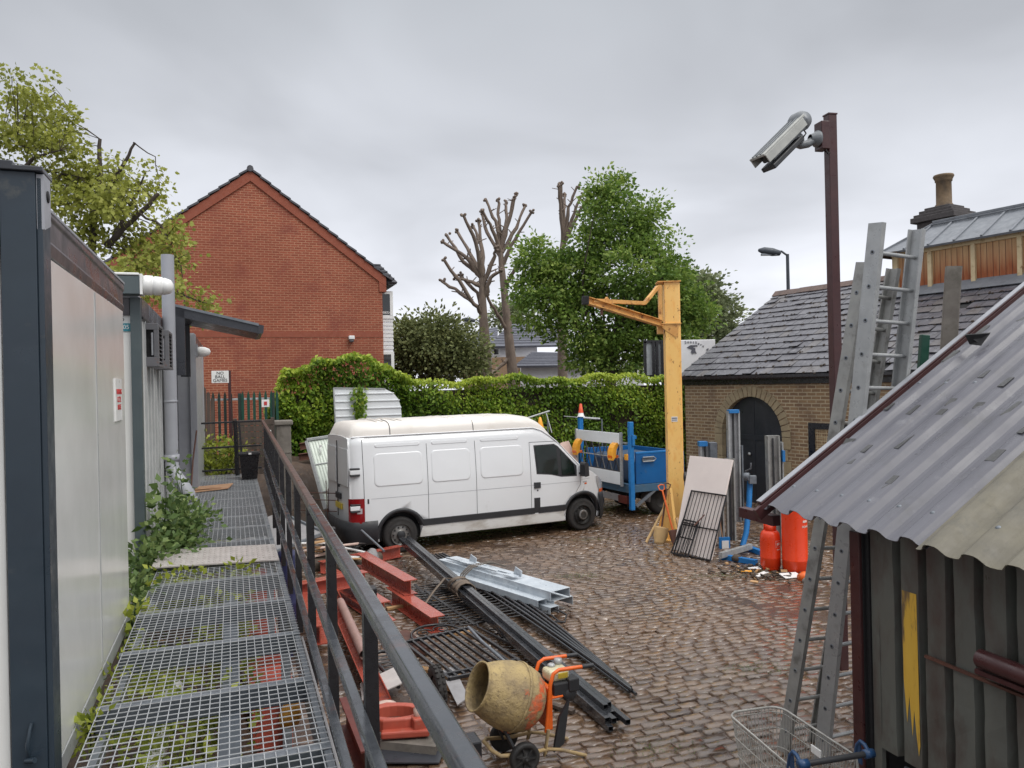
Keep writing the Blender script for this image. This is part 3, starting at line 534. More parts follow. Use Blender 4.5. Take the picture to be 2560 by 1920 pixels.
# maple over the cabins at the left edge
YM = 13.0
mp = thing('maple_tree', 'sparse yellow green maple leaning over the cabin roofs at left', 'tree', tuple(P(215, 900, YM).xy)+(0,))
mb = MB(); base = V((P(215, 900, YM).x, YM, 0))
def br(pts, r0, r1, YY=YM):
    pp = [P(a, b, YY+dy_) for a, b, dy_ in pts]; q_ = []; n_ = len(pp)
    for i in range(n_-1):
        for j in range(3): q_.append(pp[i].lerp(pp[i+1], j/3)+V((random.gauss(0, .012), random.gauss(0, .02), random.gauss(0, .012))))
    q_.append(pp[-1]); mb.pipe(q_, [r0+(r1-r0)*i/(len(q_)-1) for i in range(len(q_))], 7); return q_
mb.pipe([base, P(205, 640, YM), P(195, 560, YM)], [.16, .13, .11], 8); x2 = P(-95, 700, YM).x; mb.pipe([V((x2-.3, YM, 0)), V((x2-.1, YM, 2.5)), P(-60, 520, YM)], [.15, .12, .08], 8)
B_ = [br([(193, 575, 0), (200, 490, 0), (213, 420, .1), (215, 345, .2), (216, 300, .2)], .07, .028), br([(212, 450, 0), (240, 400, .1), (270, 350, 0), (292, 308, 0)], .05, .02), br([(228, 530, 0), (270, 490, -.2), (310, 455, -.2), (342, 418, -.2)], .06, .03), br([(250, 505, 0), (285, 440, .2), (315, 370, .2)], .04, .012), br([(195, 570, 0), (260, 590, -.4), (340, 610, -.6), (400, 620, -.7)], .05, .015), br([(20, 420, -.3), (70, 340, -.4), (130, 325, -.4)], .05, .01), br([(-10, 300, -.3), (40, 310, -.3), (90, 330, -.3)], .02, .01), br([(300, 460, -.2), (350, 490, -.4), (385, 560, -.6), (395, 600, -.6)], .022, .006), br([(390, 600, -.6), (400, 660, -.8), (440, 700, -.9)], .014, .005), br([(340, 600, -.6), (400, 640, -.9), (460, 655, -1)], .018, .005), br([(290, 308, 0), (335, 340, .1), (345, 400, .1)], .012, .005), br([(10, 300, .5), (60, 250, .6), (120, 200, .6)], .04, .008), br([(60, 300, .5), (110, 270, .5), (150, 240, .5)], .02, .006), br([(-60, 520, 0), (0, 420, 0), (50, 380, -.3)], .08, .03), br([(60, 360, 0), (170, 380, 0), (240, 460, .1)], .014, .006)]
mb.build('trunk', m_barkd, mp)
bl = [PB(30, 240, 75, 65, YM), PB(95, 215, 55, 40, YM), PB(60, 320, 95, 45, YM), PB(130, 260, 30, 40, YM), PB(170, 370, 55, 45, YM), PB(230, 380, 70, 60, YM), PB(215, 450, 75, 60, YM), PB(290, 430, 55, 50, YM), PB(130, 420, 55, 45, YM), PB(250, 520, 75, 45, YM), PB(170, 500, 45, 40, YM), PB(300, 560, 70, 45, YM), PB(340, 490, 35, 35, YM), PB(320, 610, 70, 40, YM-.6), PB(370, 540, 45, 40, YM-.6), PB(400, 635, 60, 30, YM-.8), PB(445, 640, 30, 25, YM-.9), PB(430, 680, 30, 25, YM-.9), PB(380, 500, 22, 30, YM-.5), PB(330, 400, 22, 40, YM)]
bl = [(b[0], b[1], b[2], b[3]*1.14, b[4]*1.14, b[5]*1.14) for b in bl]+[PB(150, 320, 60, 45, YM), PB(120, 370, 70, 50, YM), PB(60, 400, 60, 40, YM), PB(190, 430, 70, 50, YM)]
C, P_, O, T = clumps(bl, 740, 14, .12, .1)
O[:, 2] -= .5; O[:, 0] += .35
leaves('crown', P_, O, rng.uniform(.045, .088, len(P_)), m_maple, mp, LOBED, var=T, droop=.5)
mb = MB()
for c in C[::2]:
    bb = B_[random.randrange(len(B_))]; best = min((min((V(c)-p_).length, 9), i, k) for i, bq in enumerate(B_) for k, p_ in enumerate(bq))
    a = B_[best[1]][best[2]]
    if best[0] < 1.6: mb.pipe([a, a.lerp(V(c), .5)+V((0, 0, .06*best[0])), V(c)], [.007, .005, .003], 4)
mb.build('twigs', m_barkd, mp)
# ================================================================ far houses, lamps, sign
def farhouse(label, Y, wall_px, roof_px, m_w, m_r, depth=6):
    h = thing('far_house', label, 'house', (P(wall_px[0], 820, Y).x, Y, 0)); mb = MB(); a = P(wall_px[0], wall_px[2], Y); b = P(wall_px[1], wall_px[2], Y); mb.bx(a.x, b.x, Y, Y+depth, 0, (a.z+b.z)/2); w_ = mb.build('wall', m_w, h)
    mb = MB(); pp = [P(x, y, Y+dy_) for x, y, dy_ in roof_px]; mb.slab(*pp, .12)
    n_ = 9
    for k in range(1, n_): t = k/n_; mb.beam(pp[0].lerp(pp[3], t)+V((0, -.02, .03)), pp[1].lerp(pp[2], t)+V((0, -.02, .03)), .05, .03)
    mb.build('roof', m_r, h); return h
h1 = farhouse('white upper storey house with tan brick below, behind the pollards', 46, (1060, 1160, 745), [(1055, 748, -.4), (1215, 745, -.4), (1205, 700, 3), (1100, 700, 3)], m_render, m_tile2)
mb = MB(); a = P(1062, 772, 45.96); b = P(1155, 772, 45.96); mb.bx(a.x, b.x, 45.93, 46.1, 0, a.z); mb.build('lower_wall', m_tanbrick, h1)
for x in (1072, 1108):
    a = P(x-7, 768, 45.9); b = P(x+7, 752, 45.9); mb = MB(); mb.bx(a.x, b.x, 45.9, 46.0, a.z, b.z); f_ = mb.build('window', m_white, h1); mb = MB(); mb.bx(a.x+.06, b.x-.06, 45.88, 45.95, a.z+.06, b.z-.06); g_ = mb.build('pane', m_glass, h1); g_.parent = f_; g_['_org'] = f_['_org']
h2 = farhouse('low house with grey tiled roof glimpsed left of the pollards', 52, (1000, 1070, 752), [(1005, 752, -.4), (1075, 748, -.4), (1075, 706, 4), (1035, 712, 4)], m_tanbrick, m_tile2)
h3 = farhouse('low white bungalow with grey roof, at the foot of the sycamore', 42, (1125, 1390, 786), [(1110, 790, -.4), (1270, 788, -.4), (1250, 762, 3), (1150, 760, 3)], m_render, m_tile2)
for x in (1374, 1386):
    a = P(x-7, 815, 41.9); b = P(x+4, 785, 41.9); mb = MB(); mb.bx(a.x, b.x, 41.9, 42.05, a.z, b.z); f_ = mb.build('window', m_white, h3); mb = MB(); mb.bx(a.x+.05, b.x-.05, 41.88, 41.95, a.z+.05, b.z-.05); g_ = mb.build('pane', m_glass, h3)
def lamp(label, Y, base, top, head, grp):
    r = thing('street_lamp', label, 'street lamp', (P(*base, Y).x, Y, 0), grp); mb = MB(); t = P(*top, Y); mb.tube((t.x, Y, 0), t, .09, 8, .055); h_ = P(*head, Y); mb.pipe([t+V((0, 0, -.05)), t.lerp(h_, .45)+V((0, 0, .07)), h_], .035, 6); mb.build('column', m_lamp, r)
    mb = MB(); d_ = (h_-t).normalized(); mb.lathe([(0, 0), (.09, .05), (.14, .3), (.13, .6), (.05, .78), (0, .8)], h_-d_*.25, d_, 10); mb.build('lamp_head', m_lamp, r)
    mb = MB(); mb.box(h_+d_*.18+V((0, 0, -.1)), (.5, .16, .06)); mb.build('lens', m_lens, r)
lamp('grey street lamp rising behind the slate roof', 26, (1701, 640), (1701, 549), (1672, 545), 'street lamps')
lamp('distant street lamp beside the left pollarded tree', 44, (1038, 815), (1037, 694), (1018, 692), 'street lamps')
sb = thing('hoarding_back', 'back of a grey sign panel with black uprights, left of column', 'sign', (P(1416, 815, 26).x, 26, 0))
mb = MB(); a = P(1395, 813, 26); b = P(1440, 737, 26); mb.bx(a.x, b.x, 26, 26.06, a.z, b.z); mb.build('panel', mat('sign_back', srgb(176, 180, 182), rough=.5), sb)
for x in (1412, 1420, 1431):
    mb = MB(); c = P(x, 800, 25.93); mb.bx(c.x-.04, c.x+.04, 25.88, 25.98, 0, b.z); mb.build('upright', m_black, sb)
mb = MB()
for z_ in (a.z, b.z): mb.bx(a.x-.04, b.x, 25.95, 26.1, z_-.05, z_+.04)
mb.bx(a.x-.05, a.x+.03, 25.95, 26.1, a.z, b.z); mb.build('frame', m_black, sb)
Ys = 24.5; wb = thing('white_signboard', 'white board lettered in an arc round a small bird emblem', 'sign', (P(1510, 815, Ys).x, Ys, 0))
a = P(1462, 815, Ys); b = P(1545, 733, Ys); mb = MB(); mb.bx(a.x, b.x, Ys, Ys+.08, 0.5, b.z); mb.build('board', m_render, wb, bevel=.02)
cx_, cz_, rad = P(1490, 790, Ys).x, P(1490, 790, Ys).z, .76
S_ = "Southern Bar"
for i, ch in enumerate(S_):
    if ch == ' ': continue
    th = math.radians(99-i*6.4); M4 = Matrix.Translation((cx_+rad*math.cos(th), Ys-.012, cz_+rad*math.sin(th))) @ Matrix.Rotation(math.radians(90), 4, 'X') @ Matrix.Rotation(th-math.pi/2, 4, 'Z'); text('letter', ch, .125, M4, m_greytext, wb, .004)
mb = MB()
E_ = [(-.2, .1), (-.08, .17), (.16, .17), (.18, .13), (-.02, .11), (.1, .06), (.09, -.02), (.14, -.14), (.05, -.1), (0, -.15), (-.06, -.08), (-.03, .02), (-.13, .05)]
mb.prism([(cx_+.10+x*.9, Ys-.018, cz_+.50+z*.9) for x, z in E_], (0, .012, 0)); mb.build('emblem', m_greytext, wb)
# ================================================================ site cabins along the walkway
def TW(t, s, z): return MW @ V((t, s, z))
def tloc(t, s, z): return tuple(TW(t, s, z))
def bxp(name, m, par, *b, bev=.004):
    mb = MB(MW)
    for q_ in (b if isinstance(b[0], tuple) else [b]): mb.bx(*q_)
    return mb.build(name, m, par, bevel=bev)
# nearest cabin
cA = thing('site_cabin', 'nearest white panelled site cabin with navy corner post', 'site cabin', tloc(-.8, 3.9, 1.45), 'site cabins')
T0 = -.77
bxp('side_panel', m_panel, cA, (T0-.06, T0-.004, 4.02, 6.52, 1.52, 3.80))
bxp('panel_joint', m_panel_edge, cA, (T0-.05, T0+.001, 5.23, 5.236, 1.55, 3.79), bev=0)
bxp('end_panel', m_panel, cA, (-4.2, T0-.17, 3.90, 3.95, 1.5, 3.9))
bxp('corner_post', m_navy, cA, (T0-.155, T0-.02, 3.85, 3.975, 1.4, 4.15), (T0-.02, T0+.004, 3.86, 4.01, 1.4, 4.13))
bxp('post_flashing', m_panel_edge, cA, (T0-.03, T0-.012, 3.985, 4.03, 1.5, 3.8), bev=.002)
mb = MB(MW); mb.sec((T0-.06, 3.97, 3.925), (T0-.06, 6.58, 3.895), [(-.06, -.11), (.05, -.11), (.058, -.05), (.05, -.04), (.05, .06), (.06, .07), (.06, .11), (-.06, .11)]); mb.build('roof_beam', m_beam, cA, bevel=.004)
bxp('roof_edge', m_greyp, cA, (T0-.3, T0+.004, 3.97, 6.6, 4.012, 4.03))
bxp('end_beam', m_navy, cA, (-4.2, T0-.16, 3.86, 3.96, 3.82, 4.05))
bxp('roof', m_greyp, cA, (-4.2, T0-.05, 3.9, 6.6, 4.0, 4.05))
mb = MB(MW); mb.bx(T0-.17, T0+.012, 3.83, 4.03, 4.15, 4.172); mb.bx(T0-.6, T0-.1, 3.83, 3.95, 4.165, 4.19); mb.build('cap_plate', m_slate_t, cA, bevel=.004)
mb = MB(MW); R_ = [(T0+.012, 3.86, 3.90), (T0+.012, 3.985, 3.94), (T0+.012, 3.985, 4.145), (T0+.012, 3.86, 4.145)]; mb.prism(R_, (-.03, 0, 0)); cst = mb.build('corner_casting', m_greyp, cA, bevel=.004)
mb = MB(MW); mb.lathe([(0, .0), (.027, .0), (.027, .004), (0, .004)], TW(0, 0, 0)*0+V((T0+.012, 3.925, 4.06)), (1, 0, 0), 14); 
hole = mb.build('lifting_hole', m_dark, cA); hole.parent = cst
mb = MB(MW); mb.pipe([(T0-.09, 3.84, 1.62), (T0-.085, 3.80, 1.68), (T0-.08, 3.835, 1.74), (T0-.075, 3.84, 1.76)], .008, 6); mb.pipe([(T0-.1, 3.845, 1.60), (T0-.06, 3.81, 1.61)], .012, 6); mb.build('door_hook', m_navy, cA)
bxp('base_beam', m_panel_edge, cA, (T0-.1, T0+.0, 4.0, 6.52, 1.42, 1.515))
bxp('window_film', m_greyp, cA, (-1.4, -1.02, 3.892, 3.9, 2.02, 2.45), bev=0)
mb = MB(MW); mb.bx(T0-.004, T0+.004, 5.98, 6.30, 2.98, 3.28); 
sgn = mb.build('warning_notice', m_white, None); tag(sgn, 'small white notice with red lettering on the nearest cabin panel', 'notice')
for k, tx in enumerate(("WARNING", "C.C.T.V.", "IN USE")):
    M4 = MW @ Matrix.Translation((T0+.006, 6.14, 3.185-k*.055)) @ Matrix.Rotation(math.radians(90), 4, 'Z') @ Matrix.Rotation(math.radians(90), 4, 'X')
    text('lettering', tx, .055, M4, m_redtext, sgn, .001)
# second cabin
T1 = -.86
cB = thing('site_cabin', 'middle grey white site cabin with teal corner post and two louvred vents', 'site cabin', tloc(T1, 8.7, 1.45), 'site cabins')
bxp('end_panel', m_panel, cB, (-3.5, T1-.095, 8.64, 8.7, .85, 3.98)); bxp('corner_post', m_teal, cB, (T1-.095, T1, 8.58, 8.70, 1.2, 4.14))
bxp('side_panel', m_panel, cB, (T1-.06, T1-.01, 8.70, 13.2, 1.2, 3.95)); mb = MB(MW)
for k in range(12): s_ = 8.95+k*.36; mb.bx(T1-.012, T1+.012, s_, s_+.03, 1.25, 3.93)
mb.build('panel_ribs', m_panel_edge, cB, bevel=.004)
bxp('roof_beam', m_beam, cB, (T1-.1, T1+.004, 8.7, 13.3, 3.95, 4.15)); bxp('gutter_lip', m_black, cB, (T1-.02, T1+.012, 8.72, 13.2, 3.93, 3.96)); bxp('roof', m_greyp, cB, (-3.5, T1-.02, 8.6, 13.3, 4.135, 4.17))
bxp('end_beam', m_beam, cB, (-3.5, T1-.10, 8.61, 8.66, 3.96, 4.14))
tgp = bxp('number_tag', m_tealtag, cB, (T1-.235, T1-.10, 8.628, 8.64, 3.80, 3.88), bev=0)
M4 = MW @ Matrix.Translation((T1-.168, 8.626, 3.84)) @ Matrix.Rotation(math.radians(90), 4, 'X'); q_ = text('digits', '2205', .06, M4, m_white, cB, .001); q_.parent = tgp
M4 = MW @ Matrix.Translation((T1-.17, 8.636, 3.925)) @ Matrix.Rotation(math.radians(90), 4, 'X'); text('digits', '6', .07, M4, m_blacktext, cB, .001)
# far cabin
T2 = -.56
cC = thing('site_cabin', 'farthest and narrowest grey site cabin, beyond the door canopy', 'site cabin', tloc(T2, 14, 1.45), 'site cabins')
bxp('end_panel', m_greyp, cC, (-3, T2-.1, 13.75, 13.8, 1.3, 4.0)); bxp('side_panel', m_panel_edge, cC, (T2-.05, T2-.01, 13.8, 17.2, 1.3, 4.0)); bxp('corner_post', m_greyp, cC, (T2-.1, T2, 13.7, 13.84, 1.3, 4.12), (T2-.1, T2, 17.1, 17.25, 1.3, 4.12)); bxp('roof_beam', m_beam, cC, (T2-.3, T2+.004, 13.84, 17.1, 3.98, 4.1)); bxp('roof', m_greyp, cC, (-3, T2-.02, 13.75, 17.2, 4.1, 4.14))
# dark doorway frame beneath the canopy
dr = bxp('cabin_door', m_slate_t, None, (T1-.3, T1+.01, 13.24, 13.32, 1.5, 3.9), (T1-.02, T1+.02, 13.32, 13.68, 1.5, 3.6)); tag(dr, 'tall dark open doorway panel under the sloping canopy', 'door')
# floodlight box on the middle cabin's corner
fl = thing('floodlight', 'grey box floodlight with fat white ribbed lamp at cabin corner', 'floodlight', tloc(T1-.05, 8.5, 3.98))
bxp('box', m_teal, fl, (T1-.25, T1+.02, 8.38, 8.56, 4.15, 4.33), bev=.006); bxp('bracket', m_white, fl, (T1+.02, T1+.045, 8.37, 8.57, 4.145, 4.35), bev=.004); bxp('lid', m_white, fl, (T1-.23, T1+.015, 8.37, 8.57, 4.335, 4.36), bev=.008)
mb = MB(MW); mb.lathe([(0, 0), (.095, 0), (.1, .02), (.1, .08), (.09, .085), (.09, .095), (.097, .1), (.092, .17), (.084, .175), (.084, .185), (.088, .19), (.068, .25), (.03, .275), (0, .275)], (T1+.045, 8.47, 4.25), (1, .0, -.05), 20); mb.build('lamp', m_white, fl)
# louvred vents
def vent(s0, t1, label):
    v_ = thing('louvred_vent', label, 'vent', tloc(T1, s0+.3, 3.2), 'louvred vent boxes on the cabin'); d_ = .05; z0, z1 = 3.45, 3.91
    bxp('casing', m_acgrey, v_, (T1, t1, s0, s0+.03, z1-.07, z1), (T1, t1, s0, s0+.03, z0, z0+.1), (t1-.045, t1, s0, s0+.03, z0+.1, z1-.07), (T1, T1+.012, s0, s0+.03, z0+.1, z1-.07), (T1, t1, s0+.03, s0+.62, z1-.03, z1), (T1, t1, s0+.03, s0+.62, z0, z0+.03), (T1, t1, s0+.62, s0+.65, z0, z1), (t1-.02, t1, s0+.03, s0+.11, z0+.03, z1-.03), (t1-.02, t1, s0+.54, s0+.62, z0+.03, z1-.03), bev=.004)
    bxp('core', m_dark, v_, (T1, t1-.04, s0+.05, s0+.6, z0+.05, z1-.05), bev=0)
    mb = MB(MW)
    for k in range(9): z_ = z0+.055+k*.045; mb.slab((t1, s0+.11, z_), (t1, s0+.54, z_), (t1-.03, s0+.54, z_+.025), (t1-.03, s0+.11, z_+.025), .006)
    mb.build('louvres', m_acgrey, v_); mb = MB(MW); mb.tube((t1-.06, s0+.02, z0+.12), (t1-.06, s0+.02, z1-.1), .012, 8); mb.build('conduit', m_greyp, v_)
vent(8.95, T1+.13, 'nearer dark louvred vent box projecting from the middle cabin'); vent(9.95, T1+.16, 'farther dark louvred vent box, next to the tall grey pipe')
# tall vent pipe
vp = thing('soil_pipe', 'tall grey plastic soil pipe rising above the cabin roofs', 'pipe', tloc(-.62, 10.95, 1.6))
mb = MB(MW); mb.tube((-.77, 11.05, 2.28), (-.77, 11.05, 4.98), .08, 18); mb.build('pipe', m_greyp, vp)
mb = MB(MW); mb.pipe([(-.77, 11.05, 2.3), (-.77, 11.03, 2.2), (-.73, 10.98, 2.08), (-.64, 10.9, 1.96), (-.57, 10.85, 1.85), (-.55, 10.84, 1.5)], .086, 16); mb.build('elbow', m_greyp, vp)
mb = MB(MW)
mb.lathe([(.08, -.02), (.095, -.02), (.095, .07), (.08, .07)], (-.77, 11.05, 2.28), (0, 0, 1), 18); mb.build('collar', m_greyp, vp); mb = MB(MW)
mb.lathe([(.08, -.02), (.098, -.02), (.098, .02), (.08, .02)], (-.555, 10.84, 1.78), (0, 0, 1), 18); mb.build('collar', m_greyp, vp)
mb = MB(MW); mb.lathe([(.078, -.012), (.086, -.012), (.086, .012), (.078, .012)], (-.77, 11.05, 3.05), (0, 0, 1), 18); mb.box((-.82, 11.1, 3.05), (.12, .06, .03)); mb.build('bracket', m_greyp, vp)
# canopy
cn = thing('door_canopy', 'sloping dark canopy jutting out from the cabins over the walkway', 'canopy', tloc(-.5, 12, 4))
mb = MB(MW); mb.prism([(-.74, 11.5, 4.22), (.36, 11.5, 3.98), (.36, 11.5, 4.1), (-.74, 11.5, 4.36)], (0, 1.35, 0)); mb.build('roof', m_slate_t, cn, bevel=.012)
mb = MB(MW); mb.prism([(-.72, 11.48, 4.345), (.37, 11.48, 4.085), (.37, 11.48, 4.12), (-.72, 11.48, 4.38)], (0, 1.4, 0)); mb.build('edge_trim', m_galvd, cn, bevel=.004)
mb = MB(MW); mb.prism([(.36, 11.49, 3.97), (.43, 11.49, 3.99), (.44, 11.49, 4.09), (.36, 11.49, 4.11)], (0, 1.38, 0)); mb.build('end_cap', m_slate_t, cn, bevel=.01)
bxp('side_bracket', m_slate_t, cn, (-.74, -.6, 11.5, 11.55, 3.4, 4.3)); bxp('side_bracket', m_slate_t, cn, (-.74, -.6, 12.8, 12.85, 3.4, 4.3))
bh = thing('bulkhead_light', 'small white round lamp on the farthest cabin', 'lamp', tloc(T2+.02, 13.9, 3.8)); mb = MB(MW); mb.lathe([(0, 0), (.07, 0), (.085, .04), (.08, .12), (.05, .19), (0, .21)], (T2+.02, 13.8, 3.83), (1, 0, 0), 14); mb.build('lamp', m_white, bh); bxp('mount', m_greyp, bh, (T2-.0, T2+.03, 13.72, 13.9, 3.74, 3.95))
# ================================================================ mesh walkway
m_beamd = mat('beam_dark', srgb(84, 90, 98), srgb(66, 72, 78), 6, .4)
ww = thing('walkway', 'raised galvanised mesh walkway with weeds growing beneath', 'walkway', tloc(-.15, 9, 1.5)); ZW = 1.55; tL, tR = -.68, .39
s_ = 1.9; k_ = 0
while s_ < 15.3:
    e = s_+.86; mb = MB(MW); dz = random.uniform(-.004, .004)
    t_ = tL
    while t_ <= tR+.001: mb.beam((t_, s_+.01, ZW+dz), (t_, e-.01, ZW+dz), .0042, .005); t_ += .0487
    y_ = s_+.02
    while y_ <= e-.01: mb.beam((tL, y_, ZW+dz+.0045), (tR, y_, ZW+dz+.0045), .0042, .004); y_ += .0635
    mb.build('mesh_panel', m_galv, ww)
    mb = MB(MW); mb.bx(tL-.02, tR, s_-.05, s_-.008, ZW-.13, ZW-.016); mb.build('cross_beam', m_beamd, ww, bevel=.003); mb = MB(MW); mb.bx(tL-.02, tR, s_-.052, s_+.0, ZW-.015, ZW-.006); mb.build('beam_flange', m_galvd, ww, bevel=.002)
    s_ = e+.012
bxp('centre_beam', m_beamd, ww, (-.1, .0, 1.6, 15.3, ZW-.24, ZW-.125)); bxp('edge_beam', m_galvd, ww, (tR-.035, tR, 1.6, 15.3, ZW-.2, ZW-.02)); bxp('edge_beam', m_galvd, ww, (tL-.0, tL+.04, 1.6, 15.3, ZW-.2, ZW-.115))
mb = MB(MW)
for s_ in (3.6, 6.2, 8.8, 11.4, 14): mb = MB(MW); mb.bx(tR-.08, tR-.01, s_, s_+.07, 0, ZW-.13); mb.build('leg', m_galvd, ww)
mb = MB(MW); mb.slab((tL-.04, 7.62, 1.600), (tR-.01, 7.58, 1.572), (tR-.01, 8.36, 1.572), (tL-.04, 8.42, 1.60), .012)
pl = mb.build('chequer_plate', m_chq, None); tag(pl, 'dull silver chequer plate laid across the mesh walkway', 'metal plate'); mb = MB(MW)
for i in range(22):
    for j in range(15):
        t_ = tL+.0+i*.049; s_ = 7.65+j*.049; a_ = math.radians(45 if (i+j) % 2 else -45); zz = 1.601-(t_-tL)*.0262; dx_ = .015*math.cos(a_); dy_ = .015*math.sin(a_); mb.beam((t_-dx_, s_-dy_, zz+.0005), (t_+dx_, s_+dy_, zz-.0005), .006, .004)
mb.build('tread_bars', m_chq, pl)
for k, (s_, t_) in enumerate(((2.0, -.46), (3.9, -.45), (4.5, -.42))):
    pass
wp = thing('waste_pipe', 'white waste pipe running below the mesh of the walkway', 'pipe', tloc(-.45, 4, 1.1)); mb = MB(MW); mb.pipe([(-.5, 1.2, 1.15), (-.47, 2.6, 1.15), (-.46, 4.4, 1.13), (-.43, 5.9, 1.1), (-.42, 6.0, .9)], .058, 12); mb.build('pipe', m_white, wp); mb = MB(MW)
for s_ in (2.6, 4.0, 5.2): mb = MB(MW); mb.lathe([(.06, -.04), (.07, -.04), (.07, .04), (.06, .04)], (-.465, s_, 1.14), (0, 1, 0), 14); mb.build('socket', m_white, wp)
# ---------------------------------------------------------------- handrail
hr = thing('handrail', 'long black steel handrail along the yard side of the walkway', 'railing', tloc(.44, 8, 1.55)); TR = .385
mb = MB(MW); mb.sec((TR, .7, 2.475), (TR+.04, 4.6, 2.485), [(-.025, -.02), (.025, -.02), (.028, 0), (.025, .018), (.017, .025), (-.017, .025), (-.025, .018), (-.028, 0)], smooth=False); mb.build('top_rail', m_rail, hr, bevel=.003)
mb = MB(MW); mb.sec((TR+.04, 4.6, 2.485), (TR+.15, 15.6, 2.565), [(-.025, -.02), (.025, -.02), (.028, 0), (.025, .018), (.017, .025), (-.017, .025), (-.025, .018), (-.028, 0)]); mb.build('top_rail', m_railfar, hr, bevel=.003)
for z_ in (2.0, 1.62):
    mb = MB(MW); mb.beam((TR+.0, .7, z_), (TR+.15, 15.6, z_+.02), .04, .04); mb.build('mid_rail', m_rail, hr, bevel=.005)
s_ = 1.52
while s_ < 15.8:
    mb = MB(MW); tt = TR+.038+.15*s_/15.6; mb.bx(tt-.025, tt+.025, s_-.025, s_+.025, 1.15 if s_ < 12 else 1.5, 2.455); mb.build('post', m_black, hr, bevel=.004); s_ += 1.28
er = thing('end_rail', 'black three bar railing closing the far end of walkway', 'railing', tloc(-.2, 15.6, 1.55)); mb = MB(MW)
for z_ in (2.56, 2.09, 1.66):
    mb = MB(MW); mb.beam((-1.1, 15.6, z_), (.5, 15.6, z_+.015), .035, .035); mb.build('bar', m_black, er, bevel=.004)
mb = MB(MW); mb.beam((.03, 15.58, 2.6), (.06, 15.56, 1.5), .06, .05); mb.build('post', m_black, er); mb = MB(MW); mb.beam((.1, 15.6, 2.55), (.16, 15.62, 1.6), .04, .03); mb.build('stay', m_black, er)
# bin, cardboard, rod at the far end
bn = thing('black_bin', 'black square tub standing at far end of walkway', 'bin', tloc(.3, 14.75, 1.56)); mb = MB(MW)
rr = [(.13, 1.57), (.17, 2.0), (.185, 2.0), (.185, 2.04), (.165, 2.04), (.12, 1.65)]
mb.grid([[(.26+sx_*r_, 14.8+sy_*r_, z_) for sx_, sy_ in ((-1, -1), (1, -1), (1, 1), (-1, 1))] for r_, z_ in rr], smooth=False, closed=True); mb.bx(.14, .38, 14.68, 14.92, 1.572, 1.65); mb.build('tub', m_black, bn, bevel=.006)
mb = MB(MW); mb.box((.27, 14.62, 2.03), (.05, .02, .03)); mb.build('clip', m_white, bn)
mb = MB(MW); mb.slab((-.62, 13.2, 1.575), (-.1, 13.35, 1.585), (-.02, 14.0, 1.59), (-.6, 13.9, 1.58), .01); mb.slab((-.6, 13.35, 1.60), (-.2, 13.4, 1.592), (-.25, 13.7, 1.60), (-.55, 13.75, 1.60), .008); tag(mb.build('cardboard_sheet', m_card), 'flattened brown cardboard lying at walkway far end', 'cardboard')
mb = MB(MW); mb.pipe([(-.63, 12.6, 1.56), (-.6, 12.9, 2.1), (-.55, 13.2, 2.55)], .012, 6); tag(mb.build('thin_rod', m_rust), 'thin dark rod propped beside the soil pipe', 'rod')
# ---------------------------------------------------------------- fence, sign and gate beyond the walkway
wf = thing('timber_fence', 'weathered dark board fence with jagged tops behind the cabins', 'fence', tloc(-.6, 19.4, 1.5))
mb = MB(MW)
for k in range(14): t_ = -1.6+k*.085; zt_ = 3.25+random.uniform(-.03, .03)-(max(0, k-11))*.1; mb.prism([(t_, 19.4, 1.2), (t_+.08, 19.4, 1.2), (t_+.08, 19.4, zt_-.05), (t_+.04, 19.4, zt_), (t_, 19.4, zt_-.05)], (0, .02, 0))
mb.build('boards', m_woodg, wf)
pf = thing('palisade_fence', 'green steel palisade fence with pointed pales', 'fence', tloc(.2, 20, 1.5))
for k in range(12):
    t_ = -.48+k*.135
    if abs(t_-.06) < .01: continue
    mb = MB(MW); mb.prism([(t_, 20, 1.2), (t_+.065, 20, 1.2), (t_+.065, 20, 3.05), (t_+.033, 20, 3.16), (t_, 20, 3.05)], (0, .02, 0)); mb.build('pale', m_green if t_ > .15 else m_palis, pf)
for z_ in (2.93, 1.7): bxp('rail', m_galv, pf, (-.6, .98, 20.03, 20.07, z_, z_+.05))
bxp('post', m_palis, pf, (.12, .2, 20.02, 20.1, 1, 3.1), (.92, .98, 19.98, 20.06, 1, 3.1))
ns_ = thing('sign_no_ball_games', 'white NO BALL GAMES sign on a brown post', 'sign', tloc(-.1, 19.9, 1.5)); bxp('plate', m_white, ns_, (-.47, -.08, 19.88, 19.9, 3.36, 3.655)); bxp('post', m_maroon, ns_, (-.1, -.03, 19.9, 19.96, 1.2, 3.66))
for k, tx in enumerate(("NO", "BALL", "GAMES")): M4 = MW @ Matrix.Translation((-.275, 19.876, 3.595-k*.088)) @ Matrix.Rotation(math.radians(90), 4, 'X'); text('lettering', tx, .105, M4, m_blacktext, ns_, .001)
gt = thing('timber_gate', 'dark slatted timber gate behind the black tub', 'gate', tloc(.5, 16.6, 1.5)); mb = MB(MW)
for k in range(9): mb.bx(.02, .78, 16.55, 16.58, 1.45+k*.125, 1.565+k*.125)
mb.build('slats', m_woodg, gt, bevel=.004); bxp('frame', m_woodg, gt, (.0, .07, 16.58, 16.64, 1.4, 2.6), (.73, .8, 16.58, 16.64, 1.4, 2.6)); mb = MB(MW); mb.lathe([(0, 0), (.025, 0), (.03, .02), (0, .03)], (.7, 16.545, 2.32), (0, -1, 0), 10); mb.build('knob', m_white, gt)
